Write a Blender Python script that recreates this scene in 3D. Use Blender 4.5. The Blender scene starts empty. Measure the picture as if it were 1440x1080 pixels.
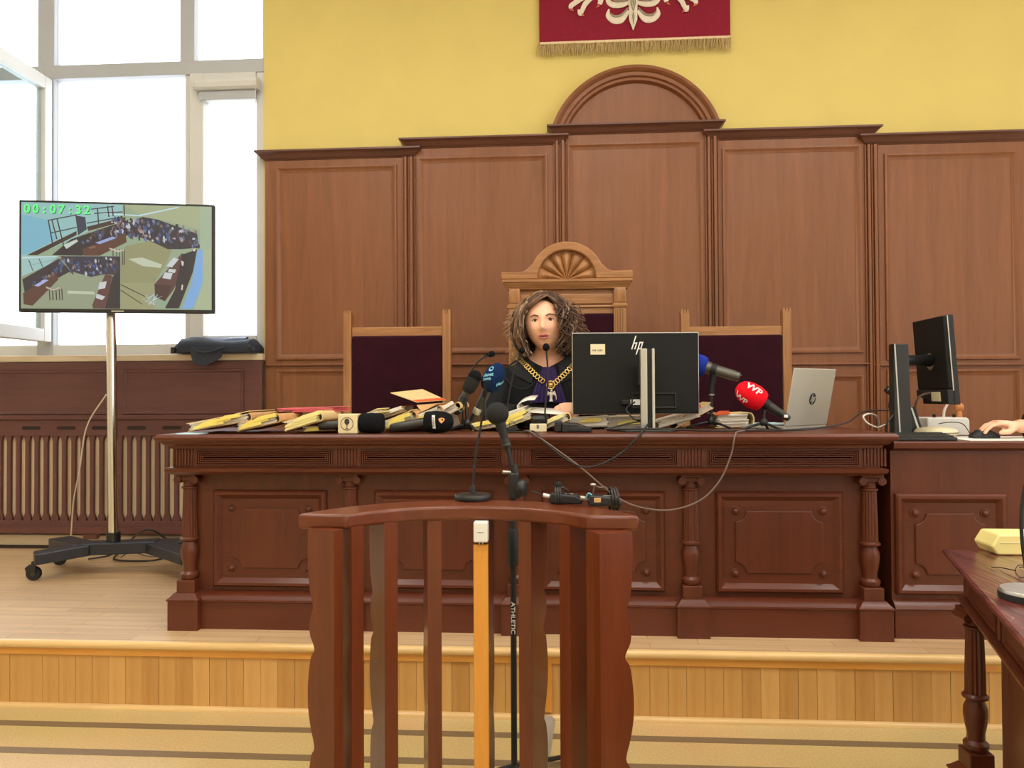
import bpy, bmesh, math, random
from mathutils import Vector as V, Matrix

scene = bpy.context.scene
COL = scene.collection
random.seed(7)
PI = math.pi

# ---------------------------------------------------------------- camera
FPX, CAMH = 1081.0, 1.21            # focal length in pixels of a 1440x1080 frame, eye height
def cam_axes(yaw=3.87, pitch=0.8, roll=0.3):
    y, p, r = map(math.radians, (yaw, pitch, roll))
    F = V((-math.sin(y) * math.cos(p), math.cos(y) * math.cos(p), math.sin(p)))
    Rt = V((math.cos(y), math.sin(y), 0)); U = Rt.cross(F)
    return Rt * math.cos(r) - U * math.sin(r), U * math.cos(r) + Rt * math.sin(r), F
CR, CU, CF = cam_axes()
CP = V((0, 0, CAMH))
cam = bpy.data.cameras.new('camera'); co = bpy.data.objects.new('camera', cam); COL.objects.link(co)
cam.sensor_width = 36; cam.lens = 36 * FPX / 1440; cam.clip_start = 0.05
m = Matrix((CR, CU, -CF)).transposed().to_4x4(); m.translation = CP
co.matrix_world = m
scene.camera = co

# ---------------------------------------------------------------- world, added ceiling lamps, exposure
w = bpy.data.worlds.new('sky'); scene.world = w; w.use_nodes = True
bg = w.node_tree.nodes['Background']; bg.inputs[0].default_value = (0.90, 0.95, 1.0, 1); bg.inputs[1].default_value = 4.2
scene.view_settings.view_transform = 'Standard'; scene.view_settings.look = 'None'
scene.view_settings.exposure = 0.0; scene.view_settings.gamma = 1; scene.view_settings.use_curve_mapping = False
def area(name, loc, rot, sx, sy, power, col=(1, 1, 1)):
    l = bpy.data.lights.new(name, 'AREA'); l.shape = 'RECTANGLE'; l.size = sx; l.size_y = sy; l.energy = power; l.color = col
    o = bpy.data.objects.new(name, l); COL.objects.link(o); o.location = loc; o.rotation_euler = rot
    return o
CEIL = 4.3
ADDED_LAMPS = [(x, y) for y in (-2.6, -0.2, 2.2) for x in (-1.9, 0.4, 2.7)]  # unseen ceiling lamps, added to light the hall from above
for lx, ly in ADDED_LAMPS:
    area('added_lamp_light', (lx, ly, CEIL - 0.13), (0, 0, 0), 1.15, 0.5, 30, (1.0, 0.975, 0.94))

# ---------------------------------------------------------------- pixel helpers (where a picture point lies on a plane of the room)
def ray(x, y): return CF + CR * ((x - 720) / FPX) - CU * ((y - 540) / FPX)
def P(x, y, Y):
    d = ray(x, y); return CP + d * (Y / d.y)
def PZ(x, y, Z):
    d = ray(x, y); return CP + d * ((Z - CAMH) / d.z)
def PX(x, y, Y): return P(x, y, Y).x
def ZZ(x, y, Y): return P(x, y, Y).z

# ---------------------------------------------------------------- materials
def lin(c):
    if isinstance(c, str): c = [int(c[i:i + 2], 16) / 255 for i in (0, 2, 4)]
    else: c = [v / 255 for v in c]
    return tuple(v / 12.92 if v <= 0.04045 else ((v + 0.055) / 1.055) ** 2.4 for v in c) + (1,)
MATS = {}
def newmat(name):
    mt = bpy.data.materials.new(name); mt.use_nodes = True; MATS[name] = mt
    return mt, mt.node_tree, mt.node_tree.nodes['Principled BSDF']
def N(nt, typ, **kw):
    n = nt.nodes.new(typ)
    for k, v in kw.items():
        if k.startswith('_'): setattr(n, k[1:], v)
        else: n.inputs[k].default_value = v
    return n
def plain(name, col, rough=0.5, metal=0.0, spec=0.5, var=0.06, scale=30, bump=0.0, coat=0.0, emit=None, sheen=0.0, subs=0.0):
    mt, nt, b = newmat(name)
    c = lin(col)
    tc = N(nt, 'ShaderNodeTexCoord')
    nz = N(nt, 'ShaderNodeTexNoise', Scale=scale, Detail=4.0)
    nt.links.new(tc.outputs['Object'], nz.inputs['Vector'])
    rp = N(nt, 'ShaderNodeValToRGB')
    rp.color_ramp.elements[0].position = 0.3; rp.color_ramp.elements[1].position = 0.7
    rp.color_ramp.elements[0].color = tuple(v * (1 - var) for v in c[:3]) + (1,)
    rp.color_ramp.elements[1].color = tuple(min(1, v * (1 + var)) for v in c[:3]) + (1,)
    nt.links.new(nz.outputs['Fac'], rp.inputs['Fac']); nt.links.new(rp.outputs['Color'], b.inputs['Base Color'])
    b.inputs['Roughness'].default_value = rough; b.inputs['Metallic'].default_value = metal
    b.inputs['Specular IOR Level'].default_value = spec; b.inputs['Coat Weight'].default_value = coat
    b.inputs['Coat Roughness'].default_value = 0.12
    if sheen: b.inputs['Sheen Weight'].default_value = sheen
    if subs:
        b.inputs['Subsurface Weight'].default_value = subs; b.inputs['Subsurface Radius'].default_value = (0.01, 0.004, 0.002)
    if bump:
        bp = N(nt, 'ShaderNodeBump', Strength=bump, Distance=0.002)
        nt.links.new(nz.outputs['Fac'], bp.inputs['Height']); nt.links.new(bp.outputs['Normal'], b.inputs['Normal'])
    if emit:
        b.inputs['Emission Color'].default_value = c; b.inputs['Emission Strength'].default_value = emit
    return mt
def wood(name, dark, light, axis='x', rough=0.4, coat=0.3, grain=1.0, contrast=1.0, bump=0.15, coatr=0.15):
    """streaky timber, the grain running along one axis of the object"""
    mt, nt, b = newmat(name)
    tc = N(nt, 'ShaderNodeTexCoord'); mp = N(nt, 'ShaderNodeMapping')
    s = {'x': (0.7, 9, 9), 'y': (9, 0.7, 9), 'z': (9, 9, 0.7)}[axis]
    mp.inputs['Scale'].default_value = tuple(v * grain for v in s)
    nt.links.new(tc.outputs['Object'], mp.inputs['Vector'])
    n1 = N(nt, 'ShaderNodeTexNoise', Scale=1.6, Detail=5.0, Roughness=0.62, Distortion=1.1)
    nt.links.new(mp.outputs['Vector'], n1.inputs['Vector'])
    n2 = N(nt, 'ShaderNodeTexNoise', Scale=9.0, Detail=3.0, Roughness=0.7)
    nt.links.new(mp.outputs['Vector'], n2.inputs['Vector'])
    mx = N(nt, 'ShaderNodeMath', _operation='MULTIPLY_ADD'); mx.inputs[1].default_value = 0.35
    nt.links.new(n2.outputs['Fac'], mx.inputs[0]); nt.links.new(n1.outputs['Fac'], mx.inputs[2])
    rp = N(nt, 'ShaderNodeValToRGB')
    w_ = 0.22 / contrast
    rp.color_ramp.elements[0].position = 0.66 - w_; rp.color_ramp.elements[1].position = 0.66 + w_
    rp.color_ramp.elements[0].color = lin(dark); rp.color_ramp.elements[1].color = lin(light)
    nt.links.new(mx.outputs[0], rp.inputs['Fac']); nt.links.new(rp.outputs['Color'], b.inputs['Base Color'])
    b.inputs['Roughness'].default_value = rough; b.inputs['Coat Weight'].default_value = coat
    b.inputs['Coat Roughness'].default_value = coatr; b.inputs['Specular IOR Level'].default_value = 0.38
    if bump:
        bp = N(nt, 'ShaderNodeBump', Strength=bump, Distance=0.0015)
        nt.links.new(n2.outputs['Fac'], bp.inputs['Height']); nt.links.new(bp.outputs['Normal'], b.inputs['Normal'])
        if bump > 0.6:
            bp.inputs['Distance'].default_value = 0.006; nt.links.new(n1.outputs['Fac'], bp.inputs['Height']); nt.links.new(bp.outputs['Normal'], b.inputs['Coat Normal'])
    return mt
def glass(name, tint=(1, 1, 1, 1), refl=1.0):
    mt, nt, b = newmat(name); nt.nodes.remove(b)
    out = nt.nodes['Material Output']
    t = N(nt, 'ShaderNodeBsdfTransparent'); t.inputs[0].default_value = tint
    g = N(nt, 'ShaderNodeBsdfGlossy'); g.inputs['Roughness'].default_value = 0.02
    lw_ = N(nt, 'ShaderNodeLayerWeight', Blend=0.5); fr = N(nt, 'ShaderNodeMath', _operation='POWER'); fr.inputs[1].default_value = 4.0
    nt.links.new(lw_.outputs['Facing'], fr.inputs[0])
    ml = N(nt, 'ShaderNodeMath', _operation='MULTIPLY_ADD'); ml.inputs[1].default_value = 0.9 * refl; ml.inputs[2].default_value = 0.04 * refl
    mx = N(nt, 'ShaderNodeMixShader')
    nt.links.new(fr.outputs[0], ml.inputs[0]); nt.links.new(ml.outputs[0], mx.inputs[0])
    nt.links.new(t.outputs[0], mx.inputs[1]); nt.links.new(g.outputs[0], mx.inputs[2])
    nt.links.new(mx.outputs[0], out.inputs[0])
    return mt

plain('yellow_paint', (216, 196, 118), 0.85, var=0.03, scale=3, bump=0.05, spec=0.25)
plain('cream_paint', (236, 228, 206), 0.85, var=0.02, scale=3, spec=0.3)
plain('white_paint', (232, 228, 218), 0.85, var=0.02, scale=3, spec=0.3)
plain('ceiling_paint', (240, 238, 232), 0.9, var=0.01, scale=3, spec=0.2)
plain('window_white', (205, 204, 200), 0.45, var=0.02, scale=4, spec=0.4)
plain('window_grey', (176, 178, 182), 0.5, var=0.02, scale=4, spec=0.4)
for a in 'xyz':
    wood('panel_wood_' + a, (118, 71, 41), (140, 88, 55), a, 0.46, 0.06, 0.8, 0.8)
    wood('bench_wood_' + a, (76, 32, 15), (98, 45, 23), a, 0.44, 0.12, 0.9, 0.8)
    wood('rail_wood_' + a, (86, 36, 14), (110, 52, 25), a, 0.36, 0.28, 1.0, 0.9, coatr=0.12)
    wood('chair_oak_' + a, (136, 90, 52), (176, 124, 76), a, 0.45, 0.15, 1.6, 1.2)
    wood('cover_wood_' + a, (84, 48, 44), (102, 60, 54), a, 0.45, 0.15, 1.0, 0.9)
wood('cornice_wood', (88, 54, 42), (110, 70, 54), 'x', 0.4, 0.2, 1.0)
wood('table_wood', (70, 26, 26), (118, 56, 52), 'y', 0.3, 1.0, 1.6, 1.8, bump=1.0, coatr=0.16)
wood('riser_oak_a', (200, 150, 82), (216, 168, 100), 'z', 0.45, 0.2, 1.2)
wood('riser_oak_b', (210, 160, 92), (226, 178, 110), 'z', 0.45, 0.2, 1.2)
wood('riser_oak_c', (188, 138, 72), (208, 158, 92), 'z', 0.45, 0.2, 1.2)
wood('orange_pine', (228, 158, 66), (242, 180, 90), 'x', 0.35, 0.4, 1.2)
wood('orange_pine_z', (206, 136, 46), (226, 158, 66), 'z', 0.35, 0.4, 1.2)
wood('pale_oak', (210, 172, 112), (230, 194, 134), 'x', 0.35, 0.3, 1.2)
wood('sill_wood', (196, 176, 148), (214, 196, 168), 'x', 0.5, 0.1, 1.0)
plain('velvet', (46, 10, 22), 0.9, var=0.18, scale=14, bump=0.2, sheen=0.12, spec=0.1)
plain('banner_cloth', (134, 34, 52), 0.9, var=0.06, scale=60, bump=0.3, spec=0.15)
plain('eagle_white', (226, 214, 196), 0.9, var=0.06, scale=80, bump=0.3, spec=0.15)
plain('eagle_shade', (150, 142, 122), 0.9, var=0.10, scale=80, bump=0.3, spec=0.15)
plain('eagle_claw', (206, 110, 80), 0.9, var=0.06, scale=80, spec=0.15)
plain('fringe', (186, 160, 112), 0.9, var=0.15, scale=60, spec=0.1)
plain('fringe_band', (222, 196, 160), 0.9, var=0.05, scale=60, spec=0.1)
plain('black_plastic', (26, 26, 27), 0.42, var=0.1, scale=40)
plain('matt_black', (22, 22, 23), 0.62, var=0.1, scale=60, bump=0.1)
plain('foam_black', (44, 44, 43), 0.97, var=0.25, scale=400, bump=0.6, spec=0.15)
plain('foam_dark', (24, 24, 26), 0.97, var=0.25, scale=400, bump=0.6, spec=0.1)
plain('foam_navy', (18, 40, 78), 0.95, var=0.2, scale=400, bump=0.5, spec=0.15)
plain('foam_red', (232, 16, 34), 0.9, var=0.12, scale=400, bump=0.5, spec=0.2)
plain('foam_blue', (34, 52, 150), 0.92, var=0.15, scale=400, bump=0.5, spec=0.15)
plain('print_cyan', (128, 190, 208), 0.8, var=0.02)
plain('print_white', (236, 232, 226), 0.8, var=0.02)
plain('print_grey', (120, 118, 108), 0.8, var=0.02)
plain('print_orange', (232, 160, 96), 0.8, var=0.02)
plain('print_dark', (58, 54, 56), 0.8, var=0.02)
plain('mic_grey', (96, 96, 88), 0.4, metal=0.6, var=0.05)
plain('gunmetal', (62, 62, 58), 0.38, metal=0.5, var=0.05)
plain('chrome', (206, 202, 196), 0.16, metal=1.0, var=0.02, scale=6)
plain('silver', (186, 182, 174), 0.35, metal=0.75, var=0.03, scale=10)
plain('laptop_silver', (196, 192, 178), 0.42, metal=0.35, var=0.02, scale=5)
plain('monitor_back', (22, 22, 20), 0.65, spec=0.25, var=0.05, scale=20)
plain('cream_plastic', (226, 214, 176), 0.5, var=0.02, scale=10)
plain('white_plastic', (228, 226, 218), 0.45, var=0.02, scale=10)
plain('cream_foam', (226, 208, 164), 0.85, var=0.05, scale=60)
plain('yellow_box', (232, 216, 140), 0.5, var=0.03, scale=12)
plain('radiator_beige', (222, 200, 168), 0.55, var=0.03, scale=8)
plain('rubber', (28, 28, 29), 0.75, var=0.08, scale=60)
plain('stand_black', (28, 31, 42), 0.38, var=0.06, scale=30)
plain('bag_cloth', (34, 42, 58), 0.55, var=0.15, scale=120, bump=0.25)
plain('bag_painted_sheen', (48, 62, 92), 0.38, var=0.2, scale=40, bump=0.2)  # lighter blue for the flap, window sheen put into the colour
plain('cable_black', (30, 28, 28), 0.5, var=0.05)
plain('cable_taupe', (110, 92, 82), 0.5, var=0.05)
plain('cable_white', (214, 206, 194), 0.55, var=0.04)
plain('duct_grey', (150, 142, 130), 0.55, var=0.05, scale=20)
plain('card_tan', (206, 160, 108), 0.8, var=0.06, scale=25)
plain('card_buff', (226, 196, 140), 0.8, var=0.05, scale=25)
plain('card_brown', (120, 82, 62), 0.75, var=0.1, scale=25)
plain('card_pink', (226, 108, 120), 0.8, var=0.08, scale=25)
plain('card_blue', (190, 222, 236), 0.75, var=0.03, scale=25)
plain('paper_white', (236, 230, 218), 0.85, var=0.03, scale=25)
plain('paper_grey', (212, 202, 184), 0.85, var=0.18, scale=90)
plain('note_yellow', (236, 216, 112), 0.85, var=0.06, scale=25)
plain('note_pale', (236, 224, 150), 0.85, var=0.05, scale=25)
plain('tape_red', (226, 96, 50), 0.6, var=0.05, scale=25)
plain('skin', (250, 192, 158), 0.5, var=0.05, scale=20, subs=0.08, spec=0.35)
plain('lips', (196, 98, 92), 0.4, var=0.04)
plain('eye_white', (232, 226, 222), 0.3, var=0.01)
plain('eye_iris', (52, 42, 34), 0.25, var=0.05)
plain('brow_hair', (98, 70, 52), 0.8, var=0.1)
plain('hair_base', (74, 52, 38), 0.75, var=0.35, scale=40, bump=0.3, spec=0.3)
plain('hair_dark', (70, 48, 36), 0.6, var=0.3, scale=60, spec=0.35)
plain('hair_mid', (118, 88, 64), 0.55, var=0.3, scale=60, spec=0.4)
plain('hair_grey', (168, 140, 108), 0.55, var=0.25, scale=60, spec=0.4)
plain('robe_black', (22, 23, 26), 0.8, var=0.15, scale=120, bump=0.2, spec=0.25)
plain('collar_black', (27, 28, 31), 0.7, var=0.12, scale=120, bump=0.2, spec=0.3)
plain('jabot_purple', (46, 30, 78), 0.7, var=0.12, scale=60, spec=0.25)
plain('gold', (226, 190, 110), 0.32, metal=0.85, var=0.05, scale=40)
plain('lens_dark', (10, 10, 12), 0.1, var=0.02)
plain('stamp_wood', (190, 120, 62), 0.4, var=0.08, scale=20)
plain('teal_ring', (90, 170, 190), 0.4, var=0.02)
plain('added_lamp_housing', (235, 235, 235), 0.5, var=0.01)
plain('added_lamp_glow', (255, 242, 220), 0.5, var=0.0, emit=3.0)  # glowing face of the added ceiling lamps
plain('timer_green', (76, 226, 110), 0.6, var=0.0, emit=0.55)
plain('timer_dark', (20, 60, 40), 0.6, var=0.0, emit=0.2)
plain('gap_shade', (40, 24, 18), 0.8, var=0.1)  # dark brown standing in for the shade inside gaps and slots
glass('pane_glass', (0.97, 0.98, 0.99, 1))
glass('sash_glass', (0.86, 0.93, 0.96, 1), 0.8)
# floor of the hall: speckled linoleum
def speckle(name, base, spots, rough, coat):
    mt, nt, b = newmat(name)
    tc = N(nt, 'ShaderNodeTexCoord')
    n1 = N(nt, 'ShaderNodeTexNoise', Scale=140.0, Detail=3.0); n2 = N(nt, 'ShaderNodeTexNoise', Scale=2.0, Detail=3.0)
    for n in (n1, n2): nt.links.new(tc.outputs['Object'], n.inputs['Vector'])
    rp = N(nt, 'ShaderNodeValToRGB'); rp.color_ramp.elements[0].position = 0.35; rp.color_ramp.elements[1].position = 0.62
    rp.color_ramp.elements[0].color = lin(spots); rp.color_ramp.elements[1].color = lin(base)
    nt.links.new(n1.outputs['Fac'], rp.inputs['Fac'])
    mx = N(nt, 'ShaderNodeMixRGB', _blend_type='MULTIPLY'); mx.inputs[0].default_value = 0.25
    nt.links.new(rp.outputs['Color'], mx.inputs[1]); nt.links.new(n2.outputs['Color'], mx.inputs[2])
    nt.links.new(mx.outputs[0], b.inputs['Base Color'])
    b.inputs['Roughness'].default_value = rough; b.inputs['Coat Weight'].default_value = coat; b.inputs['Coat Roughness'].default_value = 0.3
speckle('linoleum', (214, 190, 134), (194, 168, 110), 0.34, 0.7)
plain('lino_stripe', (118, 98, 72), 0.45, var=0.08, scale=120)
# platform boards: narrow strips laid along the wall
def strip_floor(name):
    mt, nt, b = newmat(name)
    tc = N(nt, 'ShaderNodeTexCoord')
    br = N(nt, 'ShaderNodeTexBrick', Scale=1.0)
    br.inputs['Brick Width'].default_value = 0.5; br.inputs['Row Height'].default_value = 0.06
    br.inputs['Mortar Size'].default_value = 0.0012; br.inputs['Mortar'].default_value = lin((140, 92, 48))
    br.inputs['Color1'].default_value = lin((226, 192, 146)); br.inputs['Color2'].default_value = lin((212, 174, 126)); br.offset = 0.37
    mp = N(nt, 'ShaderNodeMapping'); mp.inputs['Scale'].default_value = (0.8, 12, 12)
    nz = N(nt, 'ShaderNodeTexNoise', Scale=2.0, Detail=4.0)
    nt.links.new(tc.outputs['Object'], br.inputs['Vector']); nt.links.new(tc.outputs['Object'], mp.inputs['Vector'])
    nt.links.new(mp.outputs['Vector'], nz.inputs['Vector'])
    rp = N(nt, 'ShaderNodeValToRGB'); rp.color_ramp.elements[0].color = (0.72, 0.68, 0.62, 1); rp.color_ramp.elements[1].color = (1, 1, 1, 1)
    rp.color_ramp.elements[0].position = 0.3; rp.color_ramp.elements[1].position = 0.6
    nt.links.new(nz.outputs['Fac'], rp.inputs['Fac'])
    mx = N(nt, 'ShaderNodeMixRGB', _blend_type='MULTIPLY'); mx.inputs[0].default_value = 0.7
    nt.links.new(br.outputs['Color'], mx.inputs[1]); nt.links.new(rp.outputs['Color'], mx.inputs[2])
    nt.links.new(mx.outputs[0], b.inputs['Base Color'])
    b.inputs['Roughness'].default_value = 0.36; b.inputs['Coat Weight'].default_value = 1.0; b.inputs['Coat IOR'].default_value = 1.8; b.inputs['Coat Roughness'].default_value = 0.42
strip_floor('strip_floor')
# television picture: flat print, colours per face, gives off light
mt, nt, b = newmat('tv_picture')
at_ = N(nt, 'ShaderNodeVertexColor'); at_.layer_name = 'print'
b.inputs['Base Color'].default_value = (0.02, 0.02, 0.02, 1); nt.links.new(at_.outputs['Color'], b.inputs['Emission Color'])
b.inputs['Emission Strength'].default_value = 0.85; b.inputs['Roughness'].default_value = 0.35

# ---------------------------------------------------------------- mesh helpers
class MB:
    def __init__(s, M=None): s.v = []; s.f = []; s.M = M
    def add(s, vs, fs):
        o = len(s.v)
        s.v += [(s.M @ V(p)) if s.M is not None else V(p) for p in vs]
        s.f += [tuple(i + o for i in f) for f in fs]
        return s
    def box(s, x0, x1, y0, y1, z0, z1):
        return s.add([(x, y, z) for z in (z0, z1) for y in (y0, y1) for x in (x0, x1)],
                     [(0, 2, 3, 1), (4, 5, 7, 6), (0, 1, 5, 4), (2, 6, 7, 3), (0, 4, 6, 2), (1, 3, 7, 5)])
    def prism(s, poly, axis, a, b):
        n = len(poly)
        mk = {'y': lambda p, t: (p[0], t, p[1]), 'z': lambda p, t: (p[0], p[1], t), 'x': lambda p, t: (t, p[0], p[1])}[axis]
        return s.add([mk(p, a) for p in poly] + [mk(p, b) for p in poly],
                     [tuple(range(n)), tuple(range(2 * n - 1, n - 1, -1))] + [(i, (i + 1) % n, n + (i + 1) % n, n + i) for i in range(n)])
    def rings(s, R, cap0=True, cap1=True, closed=True):
        n = len(R[0]); vs = [p for r in R for p in r]; fs = []
        for k in range(len(R) - 1):
            for i in range(n if closed else n - 1):
                j = (i + 1) % n
                fs.append((k * n + i, k * n + j, (k + 1) * n + j, (k + 1) * n + i))
        if cap0: fs.append(tuple(range(n - 1, -1, -1)))
        if cap1: fs.append(tuple((len(R) - 1) * n + i for i in range(n)))
        return s.add(vs, fs)
    def frame(s, d):
        d = V(d).normalized(); a = V((0, 0, 1)) if abs(d.z) < 0.95 else V((1, 0, 0))
        u = d.cross(a).normalized(); return u, d.cross(u).normalized(), d
    def lathe(s, prof, c, d=(0, 0, 1), seg=20, flute=0, fl=0.0):
        u, w_, d = s.frame(d); c = V(c); R = []
        for r, h in prof:
            r = max(r, 1e-4)
            R.append([c + d * h + (u * math.cos(2 * PI * i / seg) + w_ * math.sin(2 * PI * i / seg)) * (r * (1 - (fl if flute and i % 2 else 0))) for i in range(seg)])
        return s.rings(R)
    def cyl(s, a, b, r, r2=None, seg=16):
        a, b = V(a), V(b); return s.lathe([(r, 0), (r if r2 is None else r2, (b - a).length)], a, b - a, seg)
    def tube(s, pts, r, seg=8, flat=None):
        pts = [V(p) for p in pts]; n = len(pts); R = []
        rr = r if isinstance(r, (list, tuple)) else [r] * n
        pu = None
        for i, p in enumerate(pts):
            d = (pts[min(i + 1, n - 1)] - pts[max(i - 1, 0)])
            d = d.normalized() if d.length > 1e-9 else V((0, 0, 1))
            if pu is None: u, w_, _ = s.frame(d)
            else:
                u = pu - d * pu.dot(d)
                u = u.normalized() if u.length > 1e-6 else s.frame(d)[0]
                w_ = d.cross(u).normalized()
            pu = u
            ring = []
            for k in range(seg):
                a = 2 * PI * k / seg; q = u * math.cos(a) * rr[i] + w_ * math.sin(a) * rr[i]
                if flat: q.y *= flat
                ring.append(p + q)
            R.append(ring)
        return s.rings(R)
    def rect_rings(s, x0, x1, z0, z1, prof, cap=True):
        R = [[(x0 + i, y, z0 + i), (x1 - i, y, z0 + i), (x1 - i, y, z1 - i), (x0 + i, y, z1 - i)] for i, y in prof]
        return s.rings(R, cap0=False, cap1=cap)
    def cornice(s, x0, x1, yf, yb, prof):
        """moulding that runs along the front and returns on both ends; prof = (projection, height)"""
        R = [[(x0 - o, yb, z), (x0 - o, yf - o, z), (x1 + o, yf - o, z), (x1 + o, yb, z)] for o, z in prof]
        return s.rings(R)
    def collar(s, x0, x1, y0, y1, prof):
        R = [[(x0 - o, y0 - o, z), (x1 + o, y0 - o, z), (x1 + o, y1 + o, z), (x0 - o, y1 + o, z)] for o, z in prof]
        return s.rings(R)
    def ball(s, c, r, nu=16, nv=10):
        if not isinstance(r, (tuple, list)): r = (r, r, r)
        c = V(c); R = []
        for k in range(nv + 1):
            t = PI * k / nv; q = max(math.sin(t), 1e-3)
            R.append([c + V((r[0] * q * math.cos(2 * PI * i / nu), r[1] * q * math.sin(2 * PI * i / nu), -r[2] * math.cos(t))) for i in range(nu)])
        return s.rings(R)
    def torus(s, c, R_, r, nrm=(0, 0, 1), nu=16, nv=6, stretch=1.0, along=None):
        u, w_, d = s.frame(nrm); c = V(c)
        if along is not None:
            u = V(along).normalized(); w_ = d.cross(u).normalized()
        vs = []; fs = []
        for i in range(nu):
            a = 2 * PI * i / nu; e = u * math.cos(a) * stretch + w_ * math.sin(a)
            for k in range(nv):
                t = 2 * PI * k / nv; vs.append(c + e * (R_ + r * math.cos(t)) + d * (r * math.sin(t)))
        for i in range(nu):
            for k in range(nv):
                j = (i + 1) % nu; l = (k + 1) % nv
                fs.append((i * nv + k, j * nv + k, j * nv + l, i * nv + l))
        return s.add(vs, fs)
    def build(s, name, mat, parent=None, smooth=38, bev=0.0, seg=2, remesh=0.0, kind=None, label=None):
        me = bpy.data.meshes.new(name)
        me.from_pydata([tuple(p) for p in s.v], [], s.f)
        bm = bmesh.new(); bm.from_mesh(me)
        bmesh.ops.recalc_face_normals(bm, faces=bm.faces); bm.to_mesh(me); bm.free()
        me.materials.append(MATS[mat])
        if smooth:
            me.shade_smooth()
            if smooth < 180: me.set_sharp_from_angle(angle=math.radians(smooth))
        o = bpy.data.objects.new(name, me); COL.objects.link(o)
        if parent is not None: attach(o, parent)
        if remesh:
            md = o.modifiers.new('remesh', 'REMESH'); md.mode = 'VOXEL'; md.voxel_size = remesh; md.use_smooth_shade = True
            sm = o.modifiers.new('smooth', 'SMOOTH'); sm.iterations = 4
        if bev:
            md = o.modifiers.new('bevel', 'BEVEL'); md.width = bev; md.segments = seg; md.limit_method = 'ANGLE'; md.angle_limit = math.radians(40)
            md.harden_normals = False
        if kind: o['kind'] = kind
        if label: o['label'] = label
        return o
def wmat(o):
    return (wmat(o.parent) @ o.matrix_parent_inverse if o.parent else Matrix()) @ Matrix.LocRotScale(o.location, o.rotation_euler, o.scale)
def attach(o, parent):
    o.parent = parent; o.matrix_parent_inverse = wmat(parent).inverted()
def thing(name, label, cat, loc=(0, 0, 0), group=None):
    o = bpy.data.objects.new(name, None); COL.objects.link(o); o.location = loc; o.empty_display_size = 0.05
    o['label'] = label; o['category'] = cat
    if group: o['group'] = group
    return o
def tag(o, label, cat, group=None):
    o['label'] = label; o['category'] = cat
    if group: o['group'] = group
    return o
def struct(name, loc=(0, 0, 0), label=None):
    o = bpy.data.objects.new(name, None); COL.objects.link(o); o.location = loc; o['kind'] = 'structure'
    if label: o['label'] = label
    return o
def copy_tree(o, parent=None):
    c = o.copy(); COL.objects.link(c)
    if parent is not None: c.parent = parent
    for ch in list(o.children): copy_tree(ch, c)
    return c
def bez(pts, n=24):
    """smooth curve through the points"""
    pts = [V(p) for p in pts]; out = []
    q = [pts[0] * 2 - pts[1]] + pts + [pts[-1] * 2 - pts[-2]]
    k = len(pts) - 1; per = max(2, n // k)
    for i in range(k):
        a, b_, c, d = q[i:i + 4]
        for j in range(per):
            t = j / per
            out.append(0.5 * ((2 * b_) + (c - a) * t + (2 * a - 5 * b_ + 4 * c - d) * t * t + (3 * b_ - a - 3 * c + d) * t ** 3))
    out.append(pts[-1]); return out
def basis(o, x, y, z):
    M = Matrix((V(x), V(y), V(z))).transposed().to_4x4(); M.translation = V(o); return M
def text_mesh(body, size, extrude=0.0, bold=0.0, sub=False):
    cu = bpy.data.curves.new('lettering', 'FONT'); cu.body = body; cu.size = size; cu.extrude = extrude; cu.offset = bold
    cu.align_x = 'CENTER'; cu.align_y = 'CENTER'; cu.resolution_u = 3
    o = bpy.data.objects.new('lettering', cu); COL.objects.link(o)
    me = bpy.data.meshes.new_from_object(o.evaluated_get(bpy.context.evaluated_depsgraph_get()))
    vs = [v.co.copy() for v in me.vertices]; fs = [tuple(p.vertices) for p in me.polygons]
    if sub:                                  # finer mesh, so that it can follow a rounded surface
        bm = bmesh.new(); bm.from_mesh(me); bmesh.ops.triangulate(bm, faces=bm.faces)
        for _ in range(2): bmesh.ops.subdivide_edges(bm, edges=[e for e in bm.edges if e.calc_length() > size * 0.12], cuts=1); bmesh.ops.triangulate(bm, faces=bm.faces)
        bm.verts.index_update(); vs = [v.co.copy() for v in bm.verts]; fs = [tuple(v.index for v in f.verts) for f in bm.faces]; bm.free()
    bpy.data.objects.remove(o); bpy.data.curves.remove(cu); bpy.data.meshes.remove(me)
    return vs, fs
def text_on(mb, body, size, M, wrap=None, bold=0.0012):
    vs, fs = text_mesh(body, size, 0, bold)
    vs = [wrap(p) if wrap else (M @ p) for p in vs]
    return mb.add(vs, fs)
# ================================================================ the room
PLAT = 0.27                        # height of the judges' platform
YW = 4.65                          # back wall
YP = 4.60                          # face of the panelling
XL, XR, YB = -5.2, 4.2, -4.6       # side walls and the wall behind the visitors
XWIN = PX(371.5, 350, YW)          # where the window ends and the painted wall begins
ZSILL = ZZ(250, 499, 4.62)
ZHEAD = 4.1
fl = MB().box(XL, XR, YB, 2.9, -0.12, 0).build('floor', 'linoleum', None, 0); fl['kind'] = 'structure'
for yy in (2.72, 2.512, 0.4, 0.19):
    MB().box(XL, XR, yy, yy + 0.042, 0.0, 0.0012).build('floor_stripe', 'lino_stripe', fl, 0)
MB().box(XL - 0.2, XR + 0.2, YB - 0.2, YW + 0.3, CEIL, CEIL + 0.15).build('ceiling', 'ceiling_paint', None, 0)['kind'] = 'structure'
wb = struct('wall_back', (0, YW, 0))
XW2, XW3 = 2 * 0.431 - XWIN, 4.15      # a second window beyond the far end of the panelling
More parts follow.
